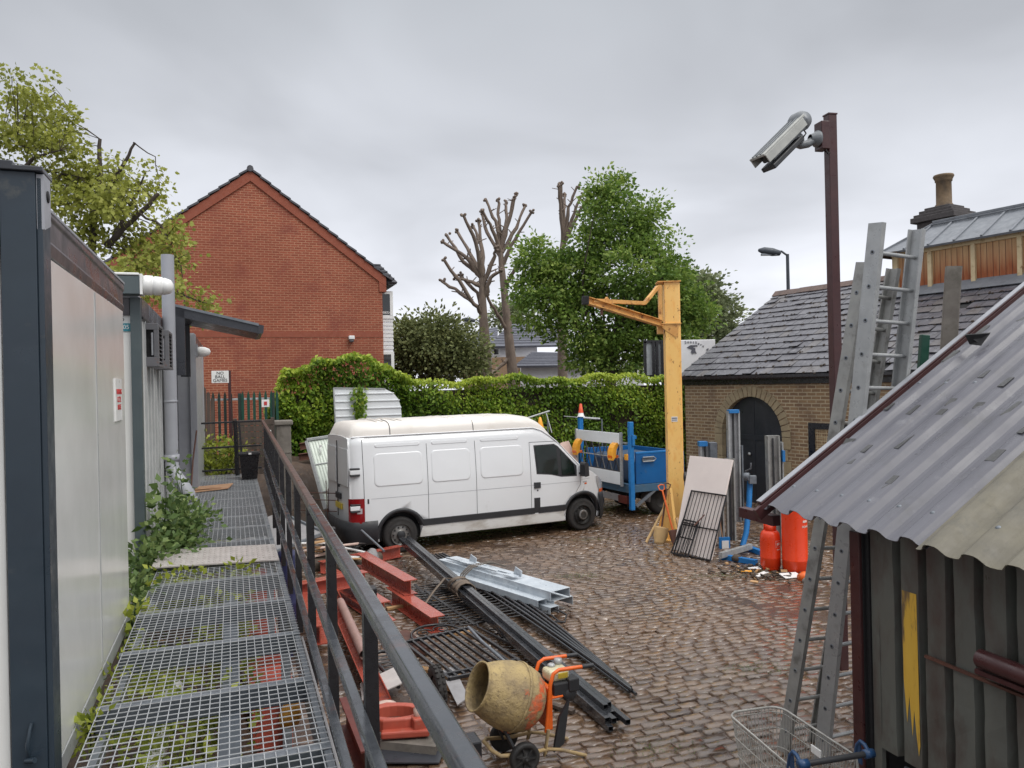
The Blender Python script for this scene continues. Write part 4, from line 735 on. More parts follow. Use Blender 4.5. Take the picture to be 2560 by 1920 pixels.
pr = thing('gate_pier', 'grey weathered pier with a cap right of the timber gate', 'pier', tloc(.95, 16.9, 1)); bxp('shaft', m_conc, pr, (.84, 1.14, 16.8, 17.1, .6, 2.42), bev=.015); bxp('cap', m_conc, pr, (.8, 1.18, 16.76, 17.14, 2.42, 2.52), bev=.02); bxp('band', m_conc, pr, (.83, 1.15, 16.79, 17.11, 1.83, 1.87))
nb = bxp('notice_plate', m_white, None, (.66, .84, 19.7, 19.72, 2.75, 2.93)); tag(nb, 'little white and red notice wired to the palisade fence', 'notice')
mb = MB(MW); mb.box((.75, 19.695, 2.84), (.07, .008, .09)); mb.build('red_mark', m_redtext, nb)
# ---------------------------------------------------------------- plants
def plant(name, label, pts, n, spread, size, m, group=None, stems=None, var0=.5, shape=DIAMOND):
    root = thing(name, label, 'plant', tuple(pts[0]), group); Pn = []; On = []; Vn = []
    mb = MB()
    for c in pts[1:]:
        b_ = V(pts[0])+V((random.gauss(0, .12), random.gauss(0, .12), 0)); mb.pipe([b_, b_.lerp(V(c), .6)+V((0, 0, .08)), V(c)], [.008, .006, .003], 5)
        k = n; q = np.array(c)+rng.normal(size=(k, 3))*np.array([spread, spread, spread*.7]); Pn.append(q); o_ = (q-np.array(c))/spread+rng.normal(size=(k, 3))*.4+np.array([0, 0, .1]); On.append(o_); Vn.append(rng.normal(var0, .22, k)+(q[:, 2]-c[2])*.8)
    P_ = np.concatenate(Pn); leaves('foliage', P_, np.concatenate(On), rng.uniform(*size, len(P_)), m, root, shape, var=np.concatenate(Vn)); mb.build('stems', m_weed, root); return root
plant('shrub', 'leafy green shrub growing up through the walkway beside the middle cabin', [tloc(-.62, 9.3, 1.0)]+[tloc(-.60+random.gauss(0, .11), 8.75+random.gauss(0, .42), 1.5+abs(random.gauss(0, .19))) for _ in range(34)], 52, .10, (.045, .095), m_weed)
plant('weed_plant', 'mixed weeds filling the gap between the two nearest cabins', [tloc(-.85, 7.5, .9)]+[tloc(-.86+random.gauss(0, .06), 6.75+k*.14, 1.25+random.uniform(0, .3)) for k in range(13)], 60, .10, (.04, .085), m_weed)
plant('weed_plant', 'tall nettle like weed against the middle cabin corner', [tloc(-.72, 8.75, 1.2)]+[tloc(-.7+random.gauss(0, .05), 8.7+random.gauss(0, .15), 1.5+k*.11) for k in range(7)], 20, .08, (.07, .13), m_weed)
plant('weed_plant', 'tall thin weed leaning beside the foot of the grey soil pipe', [tloc(-.66, 10.2, 1.3)]+[tloc(-.66+random.gauss(0, .03), 10.2+random.gauss(0, .1), 1.6+k*.1) for k in range(8)], 12, .06, (.05, .1), m_weed)
plant('shrub', 'bushy pale green shrub beyond the end railing of the walkway', [tloc(-.2, 17.2, 1.2)]+[tloc(-.35+random.uniform(-.5, .5), 17.0+random.gauss(0, .3), 1.5+random.uniform(0, .62)) for _ in range(34)], 50, .14, (.06, .11), m_weedy, var0=.35)
plant('weed_plant', 'low bright weeds along the base of the nearest cabin panel', [tloc(-.72, 4.9, 1.2)]+[tloc(-.72+random.gauss(0, .03), 4.4+k*.12, 1.4+random.gauss(0, .05)) for k in range(8)], 45, .055, (.03, .06), m_weedy)
plant('weed_plant', 'small round leaved weed at far lower corner of nearest cabin', [tloc(-.72, 6.6, 1.2)]+[tloc(-.74+random.gauss(0, .04), 6.3+random.gauss(0, .15), 1.5+random.gauss(0, .05)) for k in range(5)], 14, .06, (.06, .1), m_weedy)
plant('weed_plant', 'yellowish weeds poking through mesh in front of the chequer plate', [tloc(-.5, 7.3, 1.2)]+[tloc(-.62+k*.09, 7.35+random.gauss(0, .08), 1.5+random.gauss(0, .04)) for k in range(9)], 26, .06, (.04, .08), m_weedy)
# ground cover and litter below the mesh
n_ = 15000; s_ = rng.uniform(1.6, 11, n_); t_ = rng.uniform(-.74, .12, n_); pn = np.sin(t_*7+s_*2.2)+np.sin(s_*4.1-t_*3)+rng.normal(0, .5, n_); k_ = pn > .25; s_, t_ = s_[k_], t_[k_]
p = np.stack([t_, s_, 1.08+.30*rng.random(len(t_))**1.5+.10*np.sin(s_*3+t_*4)], 1); d = np.stack([rng.normal(0, .7, len(t_)), rng.normal(0, .7, len(t_)), .5+rng.normal(0, .4, len(t_))], 1)
o = leaves('undergrowth', p @ R3.T, d @ R3.T, rng.uniform(.03, .08, len(p)), m_weedy, None, var=rng.normal(.45, .3, len(p))); tag(o, 'low weeds carpeting the soil under the mesh walkway', 'weeds', kind='stuff')
n_ = 3200; s_ = rng.normal(2.75, .35, n_); t_ = rng.uniform(.02, .4, n_); p = np.stack([t_, s_, 1.18+.2*rng.random(n_)], 1); d = np.stack([rng.normal(0, .6, n_), rng.normal(0, .6, n_), .9+rng.normal(0, .3, n_)], 1)
BLADE = [(0, .03), (.5, .05), (1, 0), (.5, -.05), (0, -.03)]
o = leaves('grass', p @ R3.T, d @ R3.T, rng.uniform(.08, .2, n_), m_weedy, None, BLADE, var=rng.normal(.6, .25, n_), droop=.8); tag(o, 'bright tuft of long grass beneath the near end of the mesh', 'grass', kind='stuff')
n_ = 3000; s_ = rng.uniform(1.6, 12, n_); t_ = rng.uniform(-.7, .2, n_); p = np.stack([t_, s_, 1.0+.06*rng.random(n_)], 1); d = rng.normal(size=(n_, 3))*np.array([1, 1, .2])
o = leaves('leaf_litter', p @ R3.T, d @ R3.T, rng.uniform(.04, .12, n_), m_dry, None, BLADE); tag(o, 'brown dead stalks and leaves on the soil below the walkway', 'leaf litter', kind='stuff')

# moss and tiny weeds in the joints of the setts
n_ = 2600; pick = rng.random(n_); cxy = np.array([(.55, 6.2), (.95, 6.0), (.2, 6.0), (1.2, 6.6), (1.0, 12.6), (2.6, 8.4), (3.3, 12.4), (-.3, 12.9), (1.6, 15.5), (4.0, 12.6)])
c_ = cxy[rng.integers(0, len(cxy), n_)]; xy = c_+rng.normal(0, .16, (n_, 2))*np.array([1.6, .5]); p = np.stack([xy[:, 0], xy[:, 1], rng.uniform(-.01, .012, n_)], 1); d = np.stack([rng.normal(0, .7, n_), rng.normal(0, .7, n_), .6+rng.normal(0, .3, n_)], 1)
o = leaves('moss', p, d, rng.uniform(.015, .05, n_), m_weed, None, BLADE); tag(o, 'small tufts of moss and weed growing in the joints between setts', 'moss', kind='stuff')
# ================================================================ white van (local: x forward, y away from the yard, z up)
VA = 26.5; MV = frame(-3.478, 15.089, VA)
van = thing('panel_van', 'long white high roofed panel van with black trim parked on the setts', 'van', tuple(MV @ V((2.9, 0, 0))))
def lerp(xs, ys, x): return float(np.interp(x, xs, ys))
def v_top(x): return lerp([0, .1, 3.9, 4.15, 4.45, 4.75, 5.0, 5.15, 5.45, 5.65, 5.78, 5.86], [2.2, 2.26, 2.27, 2.2, 1.96, 1.66, 1.42, 1.33, 1.17, 1.02, .88, .66], x)
def v_hw(x, z):
    w = lerp([0, .06, .16, .3, 4.3, 5.0, 5.35, 5.6, 5.75, 5.86], [.84, .905, .955, .98, .985, .975, .92, .80, .64, .42], x)
    w *= lerp([.2, .32, .6, 1.0, 1.3, 1.6, 2.0, 2.27], [.96, .975, .995, 1.0, .993, .972, .93, .895], z)
    return w
def v_pt(x, z, off=0, side=-1): return V((x, side*(v_hw(x, z)+off), z))
xs = [.02, .06, .12, .2, .3, .5, .8, 1.2, 1.6, 2.0, 2.5, 3.0, 3.5, 3.9, 4.1, 4.3, 4.5, 4.7, 4.88, 5.0, 5.1, 5.2, 5.35, 5.5, 5.6, 5.7, 5.78, 5.83, 5.86]
mb = MB(MV); rows = []
for x in xs:
    zt = v_top(x); zs = [.26, .32, .45, .6, .8, 1.0, 1.15]+[1.15+(max(zt, 1.16)-1.15)*k/6 for k in range(1, 7)] if zt > 1.2 else [.26+(zt-.26)*k/12 for k in range(13)]
    r_ = [v_pt(x, z) for z in zs]; ww_ = v_hw(x, zt); crown_ = .06 if x > 4.9 else .05
    top = [V((x+(.10 if 4.1 < x < 5.05 else .05 if x >= 5.05 else 0)*(1-(y/ww_)**2), y, zt+crown_*(1-(y/ww_)**2)*.8)) for y in (-.85*ww_, -.6*ww_, -.25*ww_, .25*ww_, .6*ww_, .85*ww_)]
    rows.append(r_+top+[V((p.x, -p.y, p.z)) for p in reversed(r_)])
mb.grid(rows, closed=True); n_ = len(rows[0])
mb.add(rows[0], [tuple(range(n_))]); mb.add(rows[-1], [tuple(range(n_))])
body = mb.build('body', m_vanw, van)
# cut the wheel arches out of the body
cut = MB(MV)
for x in (.98, 5.045): cut.tube((x, -1.3, .36), (x, -.55, .36), .44, 40); cut.tube((x, .55, .36), (x, 1.3, .36), .44, 40)
cu = cut.build('cut', m_trim); bo = body.modifiers.new('b', 'BOOLEAN'); bo.object = cu; bo.operation = 'DIFFERENCE'; bo.solver = 'EXACT'
bpy.context.view_layer.update(); me2 = bpy.data.meshes.new_from_object(body.evaluated_get(bpy.context.evaluated_depsgraph_get())); body.modifiers.clear(); old = body.data; body.data = me2; me2.name = 'body'; bpy.data.objects.remove(cu)
mb = MB(MV)
for x in (.98, 5.045): mb.bx(x-.5, x+.5, -.74, .74, .3, .95)
mb.bx(.2, 5.6, -.8, .8, .24, .5); mb.build('underbody', m_dark, van)
# roof cap
mb = MB(MV); rows = []
for x, ht, wb in ((.05, .0, .80), (.09, .08, .82), (.16, .22, .85), (.3, .255, .875), (.8, .26, .885), (1.6, .265, .885), (2.6, .27, .885), (3.3, .27, .885), (3.6, .255, .885), (3.85, .215, .88), (4.05, .16, .87), (4.22, .10, .86), (4.36, .04, .84), (4.42, .0, .82)):
    zb = v_top(x)-.02; r_ = []
    for y, h in ((-1, 0), (-.985, .35), (-.95, .62), (-.88, .82), (-.72, .95), (-.4, 1.0), (0, 1.03), (.4, 1.0), (.72, .95), (.88, .82), (.95, .62), (.985, .35), (1, 0)): r_.append(V((x+(.12 if x > 3.5 else -.03 if x < .2 else 0)*(1-y*y), y*wb, zb+.02+h*ht)))
    rows.append(r_)
mb.grid(rows); cap = mb.build('roof_cap', m_vanroof, van)
mb = MB(MV)
for x in (.82, 2.55):
    pts = [(x, -.888, 2.255), (x, -.88, 2.36), (x, -.845, 2.425), (x, -.78, 2.48), (x, -.64, 2.515), (x, -.3, 2.535)]; mb.pipe(pts, .007, 5)
q_ = mb.build('roof_seams', m_seam, van)
mb = MB(MV)
for x in (.62, .74, 1.0, 1.12, 2.1, 2.24, 2.75, 2.88, 3.3, 3.42): mb.pipe([(x, -.66, 2.513), (x, -.4, 2.53), (x, .3, 2.533), (x, .6, 2.512)], .014, 6)
mb.build('roof_ribs', m_vanroof, van)
mb = MB(MV); mb.pipe([v_pt(x, v_top(x)-.012, .006) for x in np.linspace(.08, 3.9, 16)]+[v_pt(x, v_top(x)-.02, .004) for x in (4.1, 4.3, 4.45)], .014, 6); mb.pipe([v_pt(x, v_top(x)-.012, .006, 1) for x in np.linspace(.08, 3.9, 16)], .014, 6); mb.build('roof_gutter', m_vanw, van)
def strip(pts, w, m, name, par=van, off=.003):     # thin strip lying on the side of the body, following (x, z) points
    mb = MB(MV)
    for a, b in zip(pts[:-1], pts[1:]):
        k = max(2, int(math.hypot(b[0]-a[0], b[1]-a[1])/.1)); d_ = V((b[0]-a[0], 0, b[1]-a[1])).normalized(); nn = V((-d_.z, 0, d_.x))*w/2; rr_ = []
        for i in range(k+1): t = i/k; x = a[0]+(b[0]-a[0])*t; z = a[1]+(b[1]-a[1])*t; rr_.append([v_pt(x-nn.x, z-nn.z, off), v_pt(x+nn.x, z+nn.z, off)])
        mb.grid(rr_)
    return mb.build(name, m, par)
def patch(poly_top, poly_bot, m, name, par=van, off=.006, nx_=10, nz=6):   # surface patch between two (x,z) polylines with returned edges
    mb = MB(MV); rr_ = []
    for j in range(nz+1):
        t = j/nz; rr_.append([])
        for i in range(nx_+1):
            u = i/nx_; xt, zt = [float(np.interp(u, np.linspace(0, 1, len(poly_top)), [p[k] for p in poly_top])) for k in (0, 1)]; xb, zb = [float(np.interp(u, np.linspace(0, 1, len(poly_bot)), [p[k] for p in poly_bot])) for k in (0, 1)]
            rr_[-1].append((xt+(xb-xt)*t, zt+(zb-zt)*t))
    g = [[v_pt(x, z, off) for x, z in r] for r in rr_]; mb.grid(g)
    edge = [(0, i) for i in range(nx_+1)]+[(j, nx_) for j in range(1, nz+1)]+[(nz, i) for i in range(nx_-1, -1, -1)]+[(j, 0) for j in range(nz-1, 0, -1)]
    e0 = [g[j][i] for j, i in edge]; e1 = [v_pt(rr_[j][i][0]+(.008 if i == 0 else -.008 if i == nx_ else 0)*-1, rr_[j][i][1]+(.008 if j == 0 else -.008 if j == nz else 0), -.004) for j, i in edge]
    mb.grid([e0+[e0[0]], e1+[e1[0]]]); return mb.build(name, m, par)
def rpatch(x0, x1, z0, z1, r, name, m=m_vanw, off=.007):      # rounded pressing
    mb = MB(MV); pts = []
    for cx_, cz_, a0 in ((x1-r, z1-r, 0), (x0+r, z1-r, 90), (x0+r, z0+r, 180), (x1-r, z0+r, 270)):
        for k in range(6): a_ = math.radians(a0+k*18); pts.append((cx_+r*math.cos(a_), cz_+r*math.sin(a_)))
    c_ = ((x0+x1)/2, (z0+z1)/2); rr_ = []
    for sc, of in ((1.0, -.003), (1.0, .001), (.985, off), (.93, off), (.6, off), (.25, off)): rr_.append([v_pt(c_[0]+(x-c_[0])*sc if sc > .95 else c_[0]+(x-c_[0])*sc, c_[1]+(z-c_[1])*sc, of) for x, z in pts])
    mb.grid(rr_, closed=True); mb.add(rr_[-1], [tuple(range(len(pts)))]); return mb.build(name, m, van)
for x0, x1, z0, z1 in ((.47, 1.44, 1.30, 1.92), (1.62, 2.44, 1.30, 1.92), (2.66, 3.62, 1.30, 1.92)): rpatch(x0, x1, z0, z1, .09, 'side_pressing')
for x0, x1 in ((.5, 1.4), (1.64, 2.4), (2.68, 3.55)): rpatch(x0, x1, 2.04, 2.10, .028, 'upper_pressing', off=.008)
m_seam2 = mat('soft_crease', srgb(176, 178, 182), rough=.5)
strip([(.40, 1.08), (5.0, 1.07)], .008, m_seam2, 'crease_line')
for x in (1.535, 2.56, 3.79): strip([(x, .5), (x, 2.06 if x < 3.5 else 1.96)], .009, m_seam, 'door_gap')
strip([(.27, .66), (.265, 2.2)], .010, m_seam, 'rear_door_gap')
strip([(3.79, 1.96), (4.42, 1.955), (4.55, 1.84), (4.95, 1.42)], .009, m_seam, 'door_gap'); strip([(4.99, 1.36), (4.98, 1.0), (4.86, .84)], .008, m_seam, 'door_gap'); strip([(3.79, .5), (3.82, .32), (4.54, .31), (4.6, .42)], .008, m_seam, 'door_gap')
patch([(1.42, .60), (3.86, .60)], [(1.42, .485), (3.86, .485)], m_trim, 'side_trim', off=.02, nx_=20, nz=3); patch([(3.96, .60), (4.6, .60)], [(3.96, .485), (4.6, .485)], m_trim, 'side_trim', off=.02, nz=3)
patch([(1.42, .47), (4.56, .47)], [(1.36, .27), (4.58, .27)], m_vanlow, 'sill', off=.004, nx_=20)
patch([(3.86, .80), (3.99, .80)], [(3.86, .50), (3.99, .50)], m_trim, 'door_latch_cover', off=.012, nx_=4); patch([(3.86, 1.12), (4.0, 1.12)], [(3.86, 1.01), (4.0, 1.01)], m_trim, 'door_handle', off=.03, nx_=4, nz=3); patch([(3.93, .965), (3.95, .965)], [(3.93, .945), (3.95, .945)], m_trim, 'door_lock', off=.01, nx_=2, nz=2)
patch([(.33, 1.08), (.355, 1.08)], [(.33, 1.0), (.355, 1.0)], m_trim, 'fuel_flap_catch', off=.006, nx_=2, nz=2)
patch([(5.06, 1.06), (5.16, 1.06)], [(5.06, 1.035), (5.16, 1.035)], m_seam2, 'badge', off=.004, nx_=3, nz=2); patch([(5.1, 1.02), (5.15, 1.02)], [(5.1, 1.0), (5.15, 1.0)], m_amber, 'side_repeater', off=.012, nx_=3, nz=2); strip([(5.0, 1.10), (5.25, 1.115)], .006, m_seam2, 'fender_crease')
# windows
gl = patch([(3.89, 1.89), (4.38, 1.895), (4.47, 1.84), (4.90, 1.40)], [(3.93, 1.30), (4.28, 1.26), (4.52, 1.20), (4.90, 1.19)], m_trim, 'window_seal', off=.004, nx_=18, nz=8)
g2_ = patch([(3.925, 1.865), (4.36, 1.87), (4.42, 1.84), (4.425, 1.835)], [(3.955, 1.325), (4.2, 1.30), (4.38, 1.255), (4.44, 1.25)], m_glassg, 'side_window', off=.009, nx_=14, nz=8)
patch([(4.52, 1.755), (4.68, 1.60), (4.83, 1.44)], [(4.53, 1.235), (4.7, 1.225), (4.86, 1.22)], m_glassg, 'quarter_window', off=.009, nx_=8)
mb = MB(MV); rows = []
for x in (4.42, 4.6, 4.8, 5.0): zt = v_top(x); w_ = v_hw(x, zt)*.9; rows.append([V((x+.012+.10*(1-(y/.9)**2*.81), y*w_, zt+.012+.048*(1-(y*.9)**2))) for y in np.linspace(-1, 1, 9)])
mb.grid(rows); mb.build('windscreen', m_glass, van)
# inside seen through dark glass is black; mirror
mb = MB(MV); mb.prism([(4.96, -1.02, 1.18), (5.06, -1.02, 1.2), (5.05, -1.02, 1.46), (4.99, -1.02, 1.5), (4.95, -1.02, 1.45)], (0, -.2, 0)); mb.box((4.98, -.98, 1.24), (.06, .14, .05)); mb.build('mirror', m_trim, van, bevel=.03, seg=3)
mb = MB(MV); mb.prism([(4.96, 1.02, 1.18), (5.06, 1.02, 1.2), (5.05, 1.02, 1.46), (4.99, 1.02, 1.5), (4.95, 1.02, 1.45)], (0, .2, 0)); mb.build('mirror', m_trim, van, bevel=.03, seg=3)
# wheels and arches
for x, dk in ((.98, False), (5.045, True)):
    for sd in (-1, 1):
        mb = MB(MV); yo = sd*.955; yi = sd*.72; Rr = .345; pr_ = [(.20, .0), (.205, .03), (.28, .012), (.315, .014), (.338, .04), (Rr, .07), (Rr, .17), (.33, .22), (.2, .235)]; mb.lathe([(r, -z) for r, z in pr_], (x, yo, Rr), (0, sd, 0), 36)
        tyre = mb.build('wheel', m_tyre, van); mb = MB(MV)
        mb.lathe([(.205, -.02), (.195, -.03), (.19, -.06), (.165, -.045), (.12, -.03), (.075, -.03), (.07, .0), (.03, .008), (0, .01)] if not dk else [(.205, -.02), (.195, -.04), (.18, -.075), (.13, -.06), (.11, -.02), (.095, .012), (.05, .02), (0, .012)], (x, yo, Rr), (0, sd, 0), 28);
        for k in range(10): a_ = k*math.pi/5; mb.tube((x+.145*math.cos(a_), yo-sd*.038, Rr+.145*math.sin(a_)), (x+.145*math.cos(a_), yo-sd*.025, Rr+.145*math.sin(a_)), .016, 8, mi=1)
        hb_ = mb.build('rim', [m_hub if not dk else m_hubd, m_dark], van); hb_.parent = tyre
        if not dk: mb = MB(MV); mb.lathe([(.075, -.03), (.08, .0), (.06, .012), (0, .014)], (x, yo, Rr), (0, sd, 0), 20); hh_ = mb.build('hub_cap', m_trim, van); hh_.parent = tyre
        else: mb = MB(MV); mb.lathe([(.098, .0), (.108, .014), (.098, .022), (.07, .022)], (x, yo, Rr), (0, sd, 0), 20); hh_ = mb.build('hub_cap', m_hub, van); hh_.parent = tyre
    mb = MB(MV)
    for k in range(17):
        pass
    rr_ = []
    for k in range(21):
        a_ = math.radians((18 if x < 2 else 2)+(167 if x < 2 else 160)*k/20); zz = [(x+q*math.cos(a_), .36+q*math.sin(a_)) for q in (.41, .445, .50)]; rr_.append([V((zz[0][0], -(v_hw(zz[1][0], zz[1][1])-.05), zz[0][1])), v_pt(*zz[1], .022), v_pt(*zz[2], .016), v_pt(*zz[2], -.01)])
    mb.grid(rr_); mb.build('wheel_arch', m_trim, van)
# bumpers and lamps
mb = MB(MV); rows = []
for z, o1 in ((.22, -.02), (.30, .02), (.5, .025), (.66, .02), (.68, -.02)):
    r_ = [V((.52, -(v_hw(.52, z)+o1*.9), z)), V((.3, -(v_hw(.3, z)+o1), z)), V((.1, -(v_hw(.1, z)+o1), z)), V((-.0-o1*.8, -.865-o1*.3, z)), V((-.05-o1, -.76, z)), V((-.1-o1, -.5, z)), V((-.11-o1, 0, z))]; rows.append(r_+[V((p.x, -p.y, p.z)) for p in reversed(r_[:-1])])
mb.grid(rows); mb.build('rear_bumper', m_trim, van)
mb = MB(MV); rows = []
for z, o1 in ((.20, -.03), (.27, .02), (.45, .03), (.62, .035), (.76, .02), (.78, -.03)):
    r_ = [V((5.50, -(v_hw(5.40, .6)+o1), z)), V((5.58, -(v_hw(5.55, .6)+o1+.05), z)), V((5.70, -(.72+o1), z)), V((5.84+o1, -.45, z)), V((5.90+o1, 0, z))]; rows.append(r_+[V((p.x, -p.y, p.z)) for p in reversed(r_[:-1])])
mb.grid(rows); mb.build('front_bumper', m_trim, van)
for sd in (-1, 1):
    mb = MB(MV); pr_ = []
    for z in np.linspace(.64, 1.10, 7): f_ = math.sin((z-.64)/.46*math.pi)**.35*.0+1; pr_.append([V((x, sd*(v_hw(max(x, .04), z)+.012), z)) for x in (.27, .2, .12, .06)]+[V((.02, sd*(v_hw(.05, z)-.01), z)), V((.0, sd*(v_hw(.05, z)-.06), z))])
    mb.grid(pr_); tl_ = mb.build('tail_lamp', m_redl, van)
    mb = MB(MV); pr_ = []
    for z in np.linspace(.82, .92, 4): pr_.append([V((x, sd*(v_hw(max(x, .04), z)+.0145), z)) for x in (.225, .18, .13)])
    mb.grid(pr_); q_ = mb.build('reversing_lamp', m_clearl, van); q_.parent = tl_
    mb = MB(MV); pr_ = []
    for z, x0, x1 in ((.80, 5.56, 5.74), (.9, 5.50, 5.76), (1.0, 5.46, 5.72), (1.08, 5.44, 5.62), (1.14, 5.43, 5.5)): pr_.append([V((x, sd*(v_hw(min(x, 5.85), min(z, v_top(x)))+.012), min(z, v_top(x)-.0))) for x in np.linspace(x0, x1, 5)])
    mb.grid(pr_); hl = mb.build('headlight', m_clearl, van)
    mb = MB(MV); pr_ = []
    for z in (.755, .80, .85): pr_.append([V((x, sd*(v_hw(min(x, 5.85), z)+.022), z)) for x in np.linspace(5.53, 5.72, 4)])
    mb.grid(pr_); q_ = mb.build('indicator', m_amber, van); q_.parent = hl
# rear doors
MB_ = lambda: MB(MV)
mb = MB_(); mb.bx(.0, .015, -.006, .006, .68, 2.15); mb.build('door_gap', m_seam, van)
for y0, y1 in ((-.8, -.1), (.1, .8)):
    mb = MB_(); mb.prism([(.012, y0, 1.32), (.012, y1, 1.32), (.02, y1, 2.02), (.02, y0, 2.02)], (-.012, 0, 0)); mb.build('rear_door_pressing', m_vanw, van, bevel=.01)
for y in (-.885,):
    for z in (1.52, .85): mb = MB(MV); mb.bx(.02, .2, -.975, -.88, z-.0, z+.035); mb.bx(.02, .2, -.975, -.88, z+.12, z+.155); mb.build('hinge', m_trim, van, bevel=.01); mb = MB(MV); mb.bx(.01, .21, -.97, -.9, z+.035, z+.12); mb.build('hinge_cover', m_vanw, van, bevel=.01)
mb = MB_(); mb.bx(-.02, .02, -.28, .1, 1.02, 1.15); mb.build('plate_lamp_cover', m_trim, van, bevel=.02); mb = MB_(); mb.bx(-.015, .015, -.35, .12, .84, .95); mb.build('number_plate', m_yplate, van, bevel=.004)
mb = MB_(); mb.bx(-.01, .02, -.14, -.06, 1.25, 1.31); mb.build('door_lock', m_trim, van, bevel=.01)
# ================================================================ blue dropside trailer truck with mesh tail ramp
MT = frame(2.69, 17.65, 24.5); WD = 2.3; LN = 1.45
trk = thing('dropside_truck', 'blue dropside truck with white framed mesh tail lift folded upright', 'truck', tuple(MT @ V((1.3, 1.1, 0))))
def tb(name, m, *b, bev=.006, par=trk):
    mb = MB(MT)
    for q_ in b: mb.bx(*q_)
    return mb.build(name, m, par, bevel=bev)
tb('side_panel', m_blue, (.14, LN, 0, .045, .80, 1.50)); tb('top_rail', m_bluel, (.14, LN, -.008, .055, 1.50, 1.545)); tb('side_panel', m_blue, (.14, LN, WD-.045, WD, .80, 1.50)); tb('headboard', m_blue, (LN, LN+.05, 0, WD, .7, 1.5))
tb('floor', m_slate_t, (.05, LN, .03, WD-.03, .70, .78)); tb('bed_rail', mat('bed_rail_blue', srgb(62, 96, 124), srgb(70, 100, 122), 3, .5, dirt=srgb(96, 92, 86), damt=(.55, .8)), (.0, LN, -.02, .1, .62, .79), (-.02, .1, -.02, WD, .60, .80))
tb('catch', m_galvd, (.3, .62, -.03, .0, 1.33, 1.4)); mb = MB(MT); mb.pipe([(.3, -.05, 1.42), (.6, -.05, 1.42), (.66, -.05, 1.37), (.6, -.05, 1.32), (.3, -.05, 1.32)], .014, 6); mb.build('handle', m_alu, trk)
tb('lift_post', m_bluel, (-.05, .06, -.06, .04, .22, 2.25), bev=.012); tb('lift_post', m_bluel, (-.05, .06, WD-.05, WD+.06, .3, 2.3), bev=.012)
tb('post_bracket', m_bluel, (.0, .06, -.10, .0, 1.7, 1.95), (.06, .14, -.05, .03, 1.85, 1.93)); mb = MB(MT); mb.beam((.1, -.03, .3), (.7, .02, .66), .06, .05); mb.build('brace', m_galvd, trk)
tb('crossbar', m_alu, (-.05, .0, .1, WD-.1, 1.73, 1.77))
pf_ = tb('ramp_frame', m_whitesheet, (-.14, -.1, .22, WD, 1.72, 1.98), (-.14, -.1, .22, WD, .78, 1.08)); tb('ramp_side', m_alu, (-.15, -.09, .18, .24, .75, 2.0), (-.15, -.09, WD-.02, WD+.04, .8, 2.0), (-.135, -.105, .24, WD, 1.40, 1.425))
mb = MB(MT); y = .3
while y < WD-.1: mb.beam((-.12, y, 1.08), (-.12, min(y+.28, WD), 1.72), .028, .02); mb.beam((-.105, min(y+.28, WD), 1.08), (-.105, y, 1.72), .014, .014); y += .32
mb.bx(-.13, -.11, .24, WD, 1.08, 1.10); mb.build('mesh', m_trim, trk); tb('tarpaulin_load', mat('tarpaulin', srgb(58, 78, 104), srgb(44, 60, 82), 4, .5, bump=.3, bs=8), (.15, LN-.05, .25, WD-.3, .78, 1.42), bev=.12)
mb = MB(MT); mb.grid([[(-.1, .25+2.0*i/2, 1.08+.64*j/2) for i in range(3)] for j in range(3)]); 
for y in (.42, 2.12):
    mb = MB(MT); pr_ = []
    for k in range(6): a_ = math.radians(15+k*20); pr_.append((-.10-.20*math.sin(a_), 1.47+.30*math.cos(a_)))
    mb.prism([(x, y-.11, z) for x, z in pr_]+[(-.20, y-.11, 1.44), (-.18, y-.11, 1.6), (-.1, y-.11, 1.72)], (0, .22, 0)); mb.build('lamp_guard', m_amberp, trk, bevel=.01); mb = MB(MT); mb.bx(-.3, -.12, y-.1, y+.1, 1.40, 1.47); mb.build('lamp', m_amber, trk, bevel=.01)
tb('amber_lamp', m_amberp, (-.06, .03, .02, .2, 1.36, 1.5), bev=.02)
tb('chassis', m_dark, (.2, LN, .55, .7, .45, .62), (.2, LN, WD-.7, WD-.55, .45, .62), (.3, .4, .3, WD-.3, .45, .6), (.9, 1.1, .3, WD-.3, .28, .4)); tb('bumper', m_grey, (-.02, .03, .3, WD-.1, .36, .52), bev=.01); tb('lamp_cluster', m_redd, (-.05, .03, .12, .5, .34, .52), bev=.01)
for y in (.22, WD-.55):
    mb = MB(MT); mb.lathe([(.2, 0), (.3, .005), (.345, .03), (.36, .06), (.36, .2), (.345, .24), (.2, .26)], (1.02, y, .36), (0, 1, 0), 28); wh = mb.build('wheel', m_tyre, trk); mb = MB(MT); mb.lathe([(.2, .02), (.16, .07), (.07, .05), (0, .04)], (1.02, y, .36), (0, 1, 0), 20); q_ = mb.build('rim', m_hubd, trk); q_.parent = wh
    mb = MB(MT); mb.grid([[(1.02+.42*math.cos(math.radians(a_)), yy, .36+.42*math.sin(math.radians(a_))) for yy in (y-.06, y+.3)] for a_ in range(40, 190, 12)]); o = mb.build('mudguard', m_grey, trk); o.modifiers.new('s', 'SOLIDIFY').thickness = .02
# traffic cone on the far tail post, planks, poles
cp = MT @ V((.02, WD, 2.3)); cn_ = thing('traffic_cone', 'small orange and white traffic cone on the blue tail lift post', 'traffic cone', tuple(cp))
mb = MB(); mb.lathe([(.1, 0), (.1, .02), (.08, .02), (.066, .10)], cp, (0, 0, 1), 18); mb.build('white_band', m_white, cn_); mb = MB(); mb.lathe([(.066, .10), (.03, .33), (.0, .34)], cp, (0, 0, 1), 18); mb.build('cone', m_cone, cn_)
